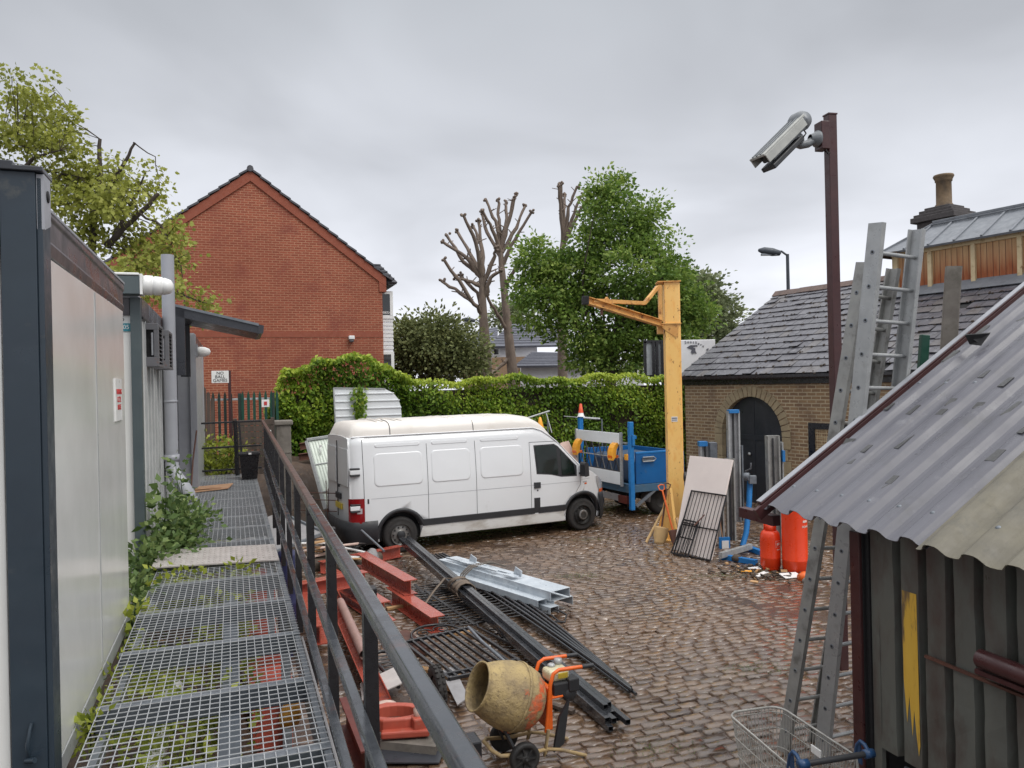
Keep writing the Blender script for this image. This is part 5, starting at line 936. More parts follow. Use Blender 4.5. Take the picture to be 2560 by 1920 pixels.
# ================================================================ steelwork and materials lying in the yard
def IB(h, w, tf=.012, tw=.009): return [(-w/2, -h/2), (w/2, -h/2), (w/2, -h/2+tf), (tw/2, -h/2+tf), (tw/2, h/2-tf), (w/2, h/2-tf), (w/2, h/2), (-w/2, h/2), (-w/2, h/2-tf), (-tw/2, h/2-tf), (-tw/2, -h/2+tf), (-w/2, -h/2+tf)]
def ibeam(p0, p1, label, h=.21, w=.2, m=m_red, up=(0, 0, 1)):
    mb = MB(); mb.sec(p0, p1, IB(h, w), up); o = mb.build('steel_beam', m, None, bevel=.003); return tag(o, label, 'steel beam', 'red oxide steel beams')
ibeam((-2.56, 12.78, .325), (-1.50, 10.9, .325), 'red oxide steel beam lying topmost across two others behind railing')
ibeam((-1.85, 11.42, .11), (-1.02, 9.88, .11), 'red oxide beam whose end lies nearest the scrolled black gate')
ibeam((-3.35, 13.15, .11), (-2.16, 14.35, .11), 'red oxide beam lying crosswise nearest the van rear wheel', .2, .16)
ibeam((-2.95, 12.2, .20), (-1.78, 10.28, .20), 'orange red beam lying under the middle of the handrail', .2, .19)
ibeam((-2.75, 11.75, .10), (-1.66, 10.05, .06), 'lowest red oxide beam with its tip showing past the handrail', .12, .16)
ibeam((-2.62, 10.95, .22), (-1.30, 7.3, .18), 'long salmon red beam on its side close to walkway', .18, .2, up=(1, 0, .35))
for (a, b, c, d_), lb in zip([((.9, 9.2, .3), (.9, 10.8, .3), .36, .3), ((.92, 5.9, .28), (.90, 7.0, .28), .42, .2), ((.70, 10.9, .42), (1.75, 11.25, .42), .3, .3)], ['red oxide beam standing beside the walkway far posts', 'dull red oxide plate girder standing on edge by the handrail', 'red oxide beam lying across below the far handrail']):
    mb = MB(MW); mb.sec(a, b, IB(c*.62, d_*.62, .014, .01)); o = mb.build('steel_girder', m_redd if 'dull' in lb else m_red, None, bevel=.003); tag(o, lb, 'steel girder')
mb = MB(MW)
for (s_, t_, z_, w_, l_) in ((3.3, .2, .95, .24, .35), (4.15, .24, .8, .3, .5), (4.9, .2, .75, .26, .45), (6.6, .24, .8, .3, .6), (7.2, .22, .9, .3, .35), (9.4, .26, .9, .3, .4), (10.3, .25, .95, .3, .5)):
    mb = MB(MW); mb.bx(t_-w_/2, t_+w_/2, s_-l_/2, s_+l_/2, 0, z_); mb.bx(t_-w_/2-.02, t_+w_/2+.02, s_-l_/2-.02, s_+l_/2+.02, z_, z_+.014); o = mb.build('steel_stub', m_red if s_ > 6 else m_redd, None, bevel=.004); tag(o, {3.3: 'dark red steel stub below the nearest mesh panels', 4.15: 'wider dark red steel stub just beyond the grass tuft', 4.9: 'dark red steel stub beside the yellow bag under the mesh', 6.6: 'red oxide stub seen below mesh just before the chequer plate', 7.2: 'taller red oxide stub under front edge of chequer plate', 9.4: 'red oxide stub below the mesh just past chequer plate', 10.3: 'farthest red oxide stub under the mesh near the canopy'}[s_], 'steel stub')
mb = MB(MW); mb.lathe([(0, 0), (.06, 0), (.075, .06), (.06, .13), (.03, .17), (0, .18)], (.31, 5.42, .9), (.2, .1, 1), 9); tag(mb.build('yellow_bag', m_ybrown), 'crumpled yellow bag under the right edge of the mesh', 'bag')
mb = MB(MW); mb.slab((.415, 5.4, 1.50), (.415, 1.5, 1.50), (.54, 1.5, .75), (.54, 5.4, .75), .015); tag(mb.build('skirting_board', m_grey, None, bevel=.003), 'plain pale grey panel propped against outer side of the walkway', 'panel')
mb = MB(MW); mb.lathe([(0, .0), (.12, 0), (.13, .05), (.125, .3), (.132, .32), (.125, .34), (.125, .6), (.132, .62), (.125, .64), (.125, .88), (.11, .93), (0, .93)], (.58, 9.6, .3), (0, 0, 1), 24); mb.tube((.58, 9.6, 0), (.58, 9.6, .3), .12, 16); tag(mb.build('plastic_drum', m_bluebarrel), 'indigo plastic drum half hidden behind the far handrail posts', 'drum')
# galvanised channel bundle
gb = thing('channel_bundle', 'bundle of bright galvanised channels roped together on the setts', 'steel bundle', (-.2, 11.5, 0))
a0 = V((-1.12, 12.62, .32)); a1 = V((.60, 10.52, .30)); d_ = (a1-a0).normalized(); sd_ = d_.cross(V((0, 0, 1))).normalized()    # sd_: to the right seen along d_
CH = lambda w, h, t=.006: [(-w/2, 0), (w/2, 0), (w/2, h), (w/2-t, h), (w/2-t, t), (-w/2+t, t), (-w/2+t, h), (-w/2, h)]
def chan(off, z, w, h, s0, s1, name='channel', inv=True, m=m_galvb):
    mb = MB(); p0 = a0+d_*s0-sd_*off; p1 = a1+d_*s1-sd_*off; p0.z = z; p1.z = z; pr_ = CH(w, h)
    if inv: pr_ = [(x, h-y) for x, y in pr_]
    mb.sec(p0, p1, pr_); return mb.build(name, m, gb, bevel=.001)
chan(.0, .22, .36, .13, 0, 0); chan(-.25, .15, .15, .09, .15, -.1); chan(-.14, .2, .1, .08, .1, -.7); chan(.1, .08, .36, .12, .1, -.05); chan(-.16, .06, .16, .1, .1, .05)
mb = MB(); p0 = a0-sd_*-.02; 
for o_, z_, l0, l1 in ((-.07, .395, .25, -1.0), (-.12, .395, .15, -1.25), (-.02, .392, .3, -1.6)): mb.beam(a0+d_*l0-sd_*o_+V((0, 0, z_-.32)), a1+d_*l1-sd_*o_+V((0, 0, z_-.30)), .035, .022)
mb.build('flat_bars', m_galvb, gb)
for s_ in (.62, 1.72):
    mb = MB(); c_ = a0+d_*s_; mb.prism([c_+V((0, 0, .07))+sd_*.02, c_+d_*.18+V((0, 0, .07))+sd_*.02, c_+d_*.20+V((0, 0, .16))+sd_*.02, c_+d_*.05+V((0, 0, .2))+sd_*.02], -sd_*.012); mb.box(c_+d_*.05+V((0, 0, .09))+sd_*.1, (.22, .12, .012), Matrix.Rotation(math.atan2(d_.y, d_.x), 3, 'Z')); mb.build('cleat', m_galvb, gb, bevel=.002)
mb = MB()
for k in range(3):
    c_ = a0+d_*(.9+.05*k); L_ = [c_+sd_*x+V((0, 0, z-.31)) for x, z in ((-.22, .395), (0, .405), (.22, .40), (.375, .30), (.39, .18), (.3, .06))]; mb.pipe(L_, .012, 6)
mb.pipe([a0+d_*.9+V((0, 0, .09)), a0+d_*1.1+sd_*-.1+V((0, 0, .12)), a0+d_*1.3+sd_*-.18+V((0, 0, .09))], .012, 6); mb.build('rope', m_rope, gb)
# black box section bundle with canvas strap
bb = thing('box_section_bundle', 'long bundle of wet black box sections tied with a canvas strap', 'steel bundle', (-.6, 10.5, 0))
p0 = V((-2.02, 14.05, .33)); p1 = V((.87, 7.02, .03)); d_ = (p1-p0).normalized(); sd_ = d_.cross(V((0, 0, 1))).normalized(); up_ = sd_.cross(d_); g_ = .052
BOXP = [(-.025, -.025), (.025, -.025), (.025, .025), (-.025, .025)]
def boxtube(mb, q0, q1, w=.05, t=.004):
    h = w/2; i = h-t; dd = (q1-q0).normalized(); r_ = dd.cross(V((0, 0, 1))).normalized(); u_ = r_.cross(dd); vs = []
    for p in (q0, q1):
        for k in (h, i): vs += [p+r_*x+u_*y for x, y in ((-k, -k), (k, -k), (k, k), (-k, k))]
    fs = [(a, (a+1) % 4, 8+(a+1) % 4, 8+a) for a in range(4)]+[(4+a, 12+a, 12+(a+1) % 4, 4+(a+1) % 4) for a in range(4)]+[(a, 4+a, 4+(a+1) % 4, (a+1) % 4) for a in range(4)]+[(8+a, 8+(a+1) % 4, 12+(a+1) % 4, 12+a) for a in range(4)]
    mb.add(vs, fs)
i_ = 0
for r_ in range(3):
    for c_ in range(4 if r_ < 2 else 2):
        mb = MB(); e = random.uniform(-.18, .12); o_ = sd_*((c_-1.5+(.8 if r_ == 2 else 0))*g_)+up_*(r_*g_); boxtube(mb, p0+o_+d_*random.uniform(-.1, .25), p1+o_+d_*e+V((0, 0, .02))); mb.build('box_section', m_blackw, bb, bevel=.003)
for s_, tw in ((3.25, .03), (3.4, -.02), (3.1, .05)):
    c_ = p0+d_*s_; mb = MB(); rr_ = []
    for k in range(13):
        a_ = 2*math.pi*k/12; q_ = c_+sd_*(.15*math.cos(a_)+.0)+up_*(.065+.12*math.sin(a_))+d_*(tw*math.sin(a_)); rr_.append([q_-d_*.05, q_+d_*.05])
    mb.grid(rr_); o = mb.build('strap', m_strap, bb); o.modifiers.new('s', 'SOLIDIFY').thickness = .012
mb = MB(); c_ = p0+d_*3.2; pts = [c_+sd_*.1+up_*.19, c_+sd_*.2-d_*.15+up_*.17, c_+sd_*.42-d_*.0+up_*.04, c_+sd_*.6+d_*.25-up_*.02, c_+sd_*.72+d_*.3-up_*.03]; mb.grid([[p_-d_*.04, p_+d_*.05+V((0, 0, .02))] for p_ in pts]); o = mb.build('strap_tail', m_strap, bb); o.modifiers.new('s', 'SOLIDIFY').thickness = .01
# bundle of black tubes that fan out
fb = thing('tube_bundle', 'fanned bundle of thin black tubes running below the galvanised channels', 'steel bundle', (0, 11, 0))
q0 = V((-1.4, 13.75, .1)); q1 = V((1.13, 7.75, .02)); dd = (q1-q0); sd_ = dd.normalized().cross(V((0, 0, 1))).normalized()
for k in range(9):
    t_ = (k-4)/4; row = k % 2; mb = MB(); pts = []
    for i in range(9):
        u = i/8; w_ = .16*math.sin(math.pi*min(1, .25+u*.78))+.015; pts.append(q0+dd*u+sd_*(t_*w_+.10*math.sin(math.pi*u)*-1)+V((0, 0, .03+.035*row+.03*math.sin(math.pi*u))))
    pts[-1] = pts[-1]+dd.normalized()*random.uniform(-.12, .1); mb.pipe(pts, .018, 7); mb.build('tube', m_blackw, fb)
# spiked railing panel under the bundles
rp = thing('railing_panel', 'black spiked railing panels lying flat under the steel bundles', 'railing panel', (-.5, 11, 0))
def spiked(o0, ang, n, ln, pitch, z, zt=0):
    M_ = Matrix.Translation(o0) @ Matrix.Rotation(ang, 4, 'Z') @ Matrix.Rotation(zt, 4, 'X')
    for k in range(n):
        mb = MB(M_); y = k*pitch; mb.tube((0, y, z), (ln, y, z), .009, 6, cap=False); mb.tube((ln, y, z), (ln+.10, y, z), .018, 6, .002); mb.tube((0, y, z), (-.10, y, z), .018, 6, .002); mb.build('spike_bar', m_black, rp)
    mb = MB(M_)
    for x in (.14, ln-.3): mb.beam((x, -.06, z), (x, n*pitch, z), .04, .02)
    mb.build('cross_rail', m_black, rp)
spiked((-.98, 10.0, .03), math.radians(20), 19, 1.5, .115, .02, math.radians(0)); spiked((-.70, 9.82, .08), math.radians(26), 14, 1.25, .13, .03)
mb = MB(); mb.pipe([(.2, 10.6, .12), (.5, 10.4, .14), (.66, 10.2, .1), (.62, 10.02, .06), (.4, 10.1, .05), (.1, 10.4, .06)], .014, 6); mb.pipe([(.1, 10.55, .1), (.45, 10.2, .1), (.58, 10.05, .04)], .012, 6); tag(mb.build('bent_bar', m_black), 'bent black bar looping out from under the channel bundle', 'bent bar')
# black gate with scrolled top, lying on the rubble
gt = thing('metal_gate', 'black steel gate with scrolled top lying flat near the mixer', 'gate', (-.6, 8.9, 0))
TLg, TRg, BRg, BLg = V((-1.34, 9.08, .15)), V((-.60, 9.64, .13)), V((.05, 8.42, .11)), V((-.72, 7.98, .13)); tp_ = (TRg-TLg); dn = (BLg-TLg)
def gp(u, v, z=0): a = TLg.lerp(TRg, u); b = BLg.lerp(BRg, u); return a.lerp(b, v)+V((0, 0, z))
mb = MB(); 
for q0_, q1_ in ((gp(0, 0), gp(1, 0)), (gp(0, 1), gp(1, 1)), (gp(0, .9), gp(1, .9)), (gp(0, 0), gp(0, 1)), (gp(1, 0), gp(1, 1))): mb.beam(q0_, q1_, .035, .035)
mb.build('frame', m_black, gt, bevel=.003)
for k in range(1, 9): mb = MB(); mb.beam(gp(k/9, -.04), gp(k/9, .97), .027, .027); mb.build('bar', m_black, gt)
mb = MB(); ar = [gp(.5-.36*math.cos(a_), -.30*math.sin(a_)) for a_ in np.linspace(0, math.pi, 15)]; mb.pipe(ar, .016, 6)
for u0, sg in ((.36, 1), (.64, -1)):
    sp_ = []
    for k in range(22): a_ = k*.42; r_ = .15*(1-k/24); sp_.append(gp(u0+sg*r_*math.cos(a_)*.85, -.12-r_*math.sin(a_)*.7, .005)); 
    mb.pipe(sp_, .009, 5)
mb.build('scroll', m_black, gt)
g2 = thing('metal_gate', 'second narrow black gate frame with hooped corner lying beside box bundle', 'gate', (-.4, 9.4, 0)); mb = MB()
L2 = [V((-.52, 9.95, .1)), V((-.36, 10.02, .1)), V((-.28, 9.9, .1)), V((.42, 8.62, .09)), V((.3, 8.5, .09)), V((-.5, 9.75, .1)), V((-.52, 9.95, .1))]; mb.pipe(L2, .018, 6); mb.build('frame', m_black, g2); mb = MB()
for k in range(1, 9): t = k/9; mb.tube(V((-.46, 9.76, .1)).lerp(V((.3, 8.5, .09)), t), V((-.26, 9.88, .1)).lerp(V((.43, 8.6, .09)), t), .009, 5)
mb.build('bars', m_black, g2)
g3 = thing('fence_panel', 'black rounded fence panel sticking out under the handrail by the gate', 'fence panel', (-1.2, 8.2, 0)); mb = MB()
c0 = G(838, 1408, .1); c1 = G(905, 1475, .1); ax = (c1-c0); nn = V((-ax.y, ax.x, 0)).normalized()*-.22
mb.pipe([c0+nn, c0+nn*.3-ax*.05, c0, c0+ax*.5, c0+ax*1.0], .022, 7); mb.pipe([c0+nn, c0+nn+ax], .022, 7); mb.build('frame', m_black, g3); mb = MB()
for k in range(1, 10): mb.tube(c0+ax*k*.1, c0+nn+ax*k*.1, .009, 5)
mb.build('bars', m_black, g3)
# loose pieces
mb = MB(); mb.pipe([G(1012, 1355, .22), G(1040, 1385, .22), G(1103, 1440, .16)], .019, 8); tag(mb.build('grey_tube', m_galvd), 'slim grey tube lying diagonally over the scrolled gate', 'tube')
mb = MB(); mb.tube(V((-2.75, 13.75, .62)), V((-2.15, 12.55, .50)), .018, 8); tag(mb.build('scaffold_pole', m_galvd), 'thin grey pole leaning on the crossed beam behind van bumper', 'pole')
for (q0_, q1_, w_, lb, m_) in (((-1.85, 10.9, .03), (-1.05, 11.35, .03), .08, 'pale batten lying between the two red beams', m_wood), ((-1.2, 8.35, .03), (-.62, 7.95, .03), .12, 'long tan board lying beneath bars of the scrolled gate', m_wood), ((-1.12, 8.6, .02), (-.5, 8.3, .02), .09, 'brown board under the middle of the scrolled gate', m_wood), ((-.95, 9.75, .02), (-.55, 9.85, .02), .09, 'short orange brown offcut beyond the gate scroll', m_wood), ((.30, 7.55, .03), (.52, 7.35, .03), .06, 'dark brown offcut on the setts right of the mixer', m_woodg)):
    mb = MB(); mb.beam(q0_, q1_, w_, .035); tag(mb.build('timber_offcut', m_, None, bevel=.004), lb, 'timber')
mb = MB(); mb.slab(G(778, 1478, .13), G(858, 1440, .15), G(868, 1478, .15), G(782, 1515, .13), .01); tag(mb.build('tread_plate', m_chq, None), 'small dark chequer plate offcut lying behind the red saw frame', 'metal plate')
mb = MB(); mb.slab(G(980, 1440, .1), G(1012, 1508, .1), G(988, 1525, .1), G(952, 1452, .1), .012); tag(mb.build('grey_sheet', m_grey), 'narrow grey metal sheet lying left of the cement mixer', 'metal sheet')
mb = MB(); mb.box(V((-1.35, 9.35, .0))+V((0, 0, .05)), (.3, .75, .09), Matrix.Rotation(.5, 3, 'Z')); tag(mb.build('rusty_plate', m_rust, None, bevel=.01), 'rusty brown slab on setts left of the gate scroll', 'metal plate')
tw = thing('tyre_wheel', 'upright knobbly barrow tyre standing left of the cement mixer', 'wheel', (-.78, 7.5, 0)); mb = MB(); cT = V((-.80, 7.55, .21)); axT = V((.93, .36, .02))
mb.lathe([(.12, -.035), (.18, -.05), (.205, -.03), (.21, 0), (.205, .03), (.18, .05), (.12, .035)], cT, axT, 32); mb.build('tyre', m_tyre, tw); mb = MB()
e1 = axT.cross(V((0, 0, 1))).normalized(); e2 = axT.cross(e1).normalized()
for k in range(22):
    a_ = k*2*math.pi/22; r_ = e1*math.cos(a_)+e2*math.sin(a_)
    for o_ in (-.026, .026): mb.beam(cT+axT*(o_-.014)+r_*.213, cT+axT*(o_+.014)+r_*.213, .03, .018, up=r_)
mb.build('tread', m_tyre, tw); mb = MB(); mb.lathe([(.12, -.02), (.03, -.03), (.03, .03), (.12, .02)], cT, axT, 20); mb.build('rim', m_trim, tw)
# red saw frame
cs = thing('saw_frame', 'red cast ring frame of a pipe saw lying by the handrail', 'machine', (-1.05, 6.9, 0)); cc_ = V((-1.12, 6.92, .2))
mb = MB(); rr_ = []
for k in range(17):
    a_ = math.radians(35+k*18.5); ro = .30 if k % 4 else .33; ri = .20; c_, s__ = math.cos(a_), math.sin(a_)*.62; rr_.append([cc_+V((ri*c_, ri*s__, -.05)), cc_+V((ro*c_, ro*s__, -.05)), cc_+V((ro*c_, ro*s__, .05)), cc_+V(((ro-.02)*c_, (ro-.02)*s__, .065)), cc_+V((ri*c_, ri*s__, .055))])
mb.grid(rr_, closed=True, smooth=False); mb.add(rr_[0], [(0, 1, 2, 3, 4)]); mb.add(rr_[-1], [(4, 3, 2, 1, 0)]); mb.build('ring', m_cutter, cs, bevel=.008)
mb = MB(); mb.box(cc_+V((.25, -.14, -.0)), (.16, .12, .14), Matrix.Rotation(.4, 3, 'Z')); mb.box(cc_+V((.12, -.2, -.05)), (.42, .1, .06), Matrix.Rotation(.1, 3, 'Z')); mb.box(cc_+V((.24, .1, .0)), (.12, .1, .1), Matrix.Rotation(-.4, 3, 'Z')); mb.build('mount', m_cutter, cs, bevel=.015)
mb = MB(); mb.lathe([(0, -.03), (.035, -.03), (.035, .06), (.02, .08), (.02, .1), (0, .1)], cc_+V((.22, -.13, .07)), (0, 0, 1), 12); mb.lathe([(0, 0), (.1, 0), (.1, .03), (.05, .05), (0, .05)], cc_+V((-.12, .22, .0)), (0, 0, 1), 14); mb.build('bolt', m_pink, cs)
mb = MB(); mb.slab((-1.5, 6.75, .1), (-.72, 6.55, .1), (-.68, 7.1, .1), (-1.5, 7.3, .1), .09)
for k in range(3): mb.bx(-1.4+k*.25, -1.39+k*.25, 6.7, 7.2, .1, .106)
tag(mb.build('paving_slabs', m_conc), 'grey concrete slabs under the red saw frame', 'slab'); mb = MB(); mb.slab((-1.25, 6.45, .03), (-.68, 6.42, .03), (-.66, 6.62, .03), (-1.2, 6.7, .03), .012); tag(mb.build('blue_sheet', m_slate_t), 'strip of dark blue sheet on the ground below saw frame', 'sheet')
mb = MB(); mb.tube(G(735, 1300, .3), G(787, 1415, .32), .055, 16, cap=False); mb.tube(G(735, 1300, .3), G(787, 1415, .32), .048, 16, cap=False); tag(mb.build('clay_pipe', mat('dull_pink', srgb(164, 132, 124), srgb(146, 116, 108), 5, .5)), 'pinkish open pipe lying along the walkway side', 'pipe')
# ---------------------------------------------------------------- behind the van: white cabinet door, curved shutter, rusty beams, planks
gd = thing('garage_panel', 'pale ribbed panel in a frame leaning behind the van', 'panel', tuple(G(700, 1100, .6)))
A_, B_2, C_, D_ = P(662, 953, 16.9), P(760, 938, 17.4), P(770, 1075, 16.4), P(703, 1100, 16.2); C_ = D_+(B_2-A_)*.98
mb = MB(); mb.slab(D_, C_, B_2, A_, .05); mb.build('sheet', m_greenw, gd); mb = MB()
for k in range(1, 16): t = k/16; q0_ = D_.lerp(C_, t); q1_ = A_.lerp(B_2, t); mb.beam(q0_+V((0, -.012, 0)), q1_+V((0, -.012, 0)), .018, .012, up=(0, -1, .2))
mb.build('ribs', m_greenw, gd); mb = MB()
for t in (.36, .76): mb.beam(A_.lerp(D_, t)+V((0, -.02, 0)), B_2.lerp(C_, t)+V((0, -.02, 0)), .03, .02, up=(0, -1, 0))
mb.beam(A_, D_, .07, .06, up=(0, -1, 0)); mb.beam(A_+V((0, 0, .03)), B_2+V((0, 0, .03)), .06, .09, up=(0, -1, 0)); mb.build('frame', m_alu, gd, bevel=.006)
mb = MB(); pH = A_.lerp(B_2, .25).lerp(D_.lerp(C_, .25), .17); mb.pipe([pH+V((0, -.05, .06)), pH+V((0, -.09, .05)), pH+V((0, -.09, -.08)), pH+V((0, -.05, -.09))], .012, 6); mb.box(pH+V((0, -.04, .1)), (.06, .03, .05)); mb.build('handle', m_white, gd)
mb = MB()
for k, z in enumerate((1.06, .92, .70)): mb.tube(V((-4.55, 15.75, z)), V((-3.45, 15.2, z+.03)), .009, 5)
mb.tube(V((-3.68, 15.15, .35)), V((-3.72, 15.18, 1.35)), .009, 5); tag(mb.build('rebar_mesh', m_rust), 'thin rusty reinforcing bars sticking up behind van bumper', 'rebar')
cv = thing('curved_shutter', 'white slatted sheet with a rounded corner standing against the ivy', 'metal sheet', tloc(3.2, 20.0, 0))
prf = [(2.42, 3.17), (3.75, 3.12), (3.95, 3.02), (4.08, 2.86), (4.15, 2.65), (4.17, 2.2), (4.17, .5), (2.55, .5)]
mb = MB(MW); mb.prism([(x, 19.98, z) for x, z in prf], (0, .04, 0)); mb.build('sheet', m_whitesheet, cv); mb = MB(MW)
for k in range(11): z = 3.0-k*.19; xr = 3.97 if z > 2.9 else 4.12 if z > 2.7 else 4.16; mb.bx(2.46, xr, 19.955, 19.985, z, z+.03)
mb.build('slat_edges', m_whitesheet, cv, bevel=.006); mb = MB(MW); mb.beam((2.42, 19.96, 3.17), (2.5, 19.96, .5), .03, .05, up=(0, 1, 0)); mb.beam((2.42, 19.97, 3.18), (3.75, 19.97, 3.13), .02, .03); mb.build('edge_angle', m_alu, cv)
n_ = 420; u_ = rng.random(n_); x_ = 3.05+rng.normal(0, .085, n_)*(1.1-u_*.5)-u_*.0; z_ = 3.2-u_*1.05; p = np.stack([x_, 19.93-rng.random(n_)*.08, z_], 1); d = np.stack([rng.normal(0, .5, n_), -.4+rng.normal(0, .3, n_), -1+rng.normal(0, .3, n_)], 1)
iv2 = leaves('ivy_trail', p @ R3.T, d @ R3.T, rng.uniform(.08, .14, n_), m_ivy, None, var=rng.normal(.5, .2, n_)); tag(iv2, 'trailing ivy strand hanging over the white slatted sheet', 'ivy')
for k, (a, b, lb) in enumerate((((1.5, 19.2, 1.78), (2.7, 19.3, 1.95), 'upper rusty steel beam lying on the soil heap'), ((1.45, 18.9, 1.55), (2.2, 18.9, 1.62), 'lower rusty steel beam at the foot of the ivy'))):
    mb = MB(MW); mb.sec(a, b, IB(.16, .14)); tag(mb.build('rusty_beam', m_rust, None, bevel=.003), lb, 'steel beam')
wt = thing('white_tray', 'long pale grey metal ramp sheet lying between railing and van rear', 'ramp', tuple(G(690, 1130, .5)))
mb = MB(); a, b, c_, d2 = V((-4.6, 14.95, .78)), V((-3.5, 14.1, .52)), V((-4.2, 13.3, .35)), V((-5.3, 14.1, .55)); mb.slab(a, d2, c_, b, .03); mb.build('sheet', m_grey, wt); mb = MB(); mb.beam(a, b, .05, .08); mb.beam(d2, c_, .05, .1); mb.beam(c_, b, .04, .06); mb.build('edge', m_galvd, wt, bevel=.005); mb = MB()
for q_ in (a, b, c_, d2): mb.beam((q_.x, q_.y, 0), (q_.x, q_.y, q_.z-.04), .07, .07)
mb.build('leg', m_trim, wt)
# rubbish near the van bumper: planks and scraps
for k in range(13):
    c_ = V((-3.05+random.uniform(-.75, .45), 13.55+random.uniform(-.35, .45), .22+.02*k)); a_ = random.uniform(-.5, .6); l_ = random.uniform(.3, .8); mb = MB(); mb.box(c_, (l_, random.uniform(.05, .14), .022), Matrix.Rotation(a_, 3, 'Z') @ Matrix.Rotation(random.uniform(-.12, .12), 3, 'Y')); o = mb.build('scrap_board', [m_wood, m_white, m_pink, m_card][k % 4], None, bevel=.003); tag(o, ('splintered scrap boards heaped beside the red beams behind van'), 'scrap wood', 'scrap boards piled behind the van')
mb = MB(); mb.box((-3.0, 13.6, .1), (1.2, .7, .2)); tag(mb.build('rubble_sack', m_debris, None, bevel=.08, seg=3), 'dark rubble sack under the heap of scrap boards', 'sack'); mb = MB(); mb.lathe([(0, 0), (.13, 0), (.15, .09), (.11, .17), (.05, .25), (0, .26)], (-2.55, 13.45, .1), (.2, .1, 1), 7, smooth=False); tag(mb.build('plastic_bag', m_grey), 'crumpled whitish plastic bag beside the scrap boards', 'bag')
# planks and poles between van and hedge
for k in range(5):
    mb = MB(); a = P(1204+k*5, 962-k*3+abs(k-2)*2, 19.6+.05*k); b = P(1238+k*6, 1000+k*2, 19.2+.05*k); b.z = .7; a = V((a.x, a.y, a.z)); mb.beam(a, b, .11, .03, up=(0, -1, .3)); tag(mb.build('leaning_plank', m_pink, None, bevel=.003), 'pinkish board in the fan of boards between van and truck', 'board', 'fanned boards behind the van windscreen')
rk = thing('pole_rack', 'silver tubular rack poles standing against ivy above the van bonnet', 'rack', tuple(MW @ V((8, 20.2, 0)))); mb = MB()
mb.tube(P(1140, 903, 19.9), P(1187, 888, 20.1), .025, 7); mb.tube(P(1255, 902, 20.2), P(1296, 905, 20.2), .03, 7); mb.tube(P(1180, 893, 20), P(1192, 935, 19.8), .016, 6); mb.tube(P(1218, 899, 20), P(1296, 906, 20.2), .01, 6); mb.build('top_pole', m_alu, rk); mb = MB()
for px in (1183, 1300): q_ = P(px, 905, 20.1); mb.tube((q_.x, q_.y, 0), q_, .02, 6)
mb.build('upright', m_galvd, rk)
yc = P(1167, 915, 19.4); mb = MB(); mb.lathe([(.09, 0), (.06, .12), (.03, .25), (0, .27)], (yc.x, yc.y, yc.z-.1), (0, 0, 1), 10); mb.tube((yc.x, yc.y, 0), (yc.x, yc.y, yc.z-.1), .03, 6); tag(mb.build('yellow_post_cap', m_amberp), 'small yellow cap on a post peeping over the van roof front', 'post')
mb = MB(); w_ = G(1305, 1072, 0); mb.box(w_+V((0, 0, .08)), (.35, .16, .14), Matrix.Rotation(.5, 3, 'Z')); mb.box(w_+V((-.1, .05, .06)), (.5, .1, .08), Matrix.Rotation(-.2, 3, 'Z')); tag(mb.build('timber_offcut', m_wood, None, bevel=.01), 'chunk of yellow timber on the ground ahead of van', 'timber')
# ---------------------------------------------------------------- cement mixer
MX = V((.0, 6.42, 0)); mx_ = thing('cement_mixer', 'cement crusted orange drum mixer with petrol engine on small wheels', 'cement mixer', (0, 6.4, 0))
axm = V((-.84, -.36, .40)).normalized(); dc = V((-.07, 6.46, .56))
prof = [(.0, -.27), (.12, -.265), (.20, -.23), (.25, -.17), (.272, -.1), (.28, -.02), (.277, .05), (.262, .12), (.235, .2), (.205, .27), (.195, .30), (.203, .31), (.205, .325), (.193, .328), (.185, .31), (.19, .27), (.222, .19), (.25, .1), (.262, 0), (.255, -.1), (.2, -.2), (0, -.23)]
mb = MB(); mb.lathe(prof, (0, 0, 0), (1, 0, 0), 44); dr = mb.build('drum', m_drum, mx_); q_ = V((1, 0, 0)).rotation_difference(axm); dr.matrix_world = Matrix.Identity(4)
for v_ in dr.data.vertices: v_.co = v_.co+V(dr['_org'])
drm = Matrix.Translation(dc-V(mx_['_org'])) @ q_.to_matrix().to_4x4(); dr.matrix_local = drm
mb = MB(); mb.lathe([(.282, -.012), (.29, -.012), (.29, .012), (.282, .012)], dc-axm*.03, axm, 40); mb.build('drum_band', m_drum, mx_)
mb = MB()
for k in range(3):
    a_ = k*2.09+.5; e1 = axm.cross(V((0, 0, 1))).normalized(); e2 = axm.cross(e1); r_ = e1*math.cos(a_)+e2*math.sin(a_); mb.slab(dc+axm*.16+r_*.06, dc+axm*.12+r_*.2, dc-axm*.12+r_*.22, dc-axm*.14+r_*.06, .01)
mb.build('paddle', m_debris, mx_)
sdm = V((-axm.y, axm.x, 0)).normalized()*-1; bk = V((-axm.x, -axm.y, 0)).normalized()     # bk: away from the mouth
if sdm.y > 0: sdm = -sdm                                                                    # sdm: towards the camera
mb = MB(); bp = dc-axm*.30; bq = bp+V((0, 0, .075))
for s_ in (1, -1):
    o_ = sdm*.145*s_; pts = [bp+o_+V((0, 0, -.18))-bk*.02, bq+o_+bk*.03+V((0, 0, .14)), bq+o_+bk*.06+V((0, 0, .22)), bq+o_+bk*.11+V((0, 0, .245)), bq+o_+bk*.34+V((0, 0, .235))]; mb.pipe(pts, .0165, 10)
mb.build('handle', m_orange, mx_); mb = MB()
for s_ in (1, -1): o_ = sdm*.145*s_; mb.tube(bq+o_+bk*.33+V((0, 0, .235)), bq+o_+bk*.44+V((0, 0, .232)), .019, 10)
mb.build('grip', m_trim, mx_)
Rm = Matrix(((bk.x, sdm.x, 0), (bk.y, sdm.y, 0), (0, 0, 1)))
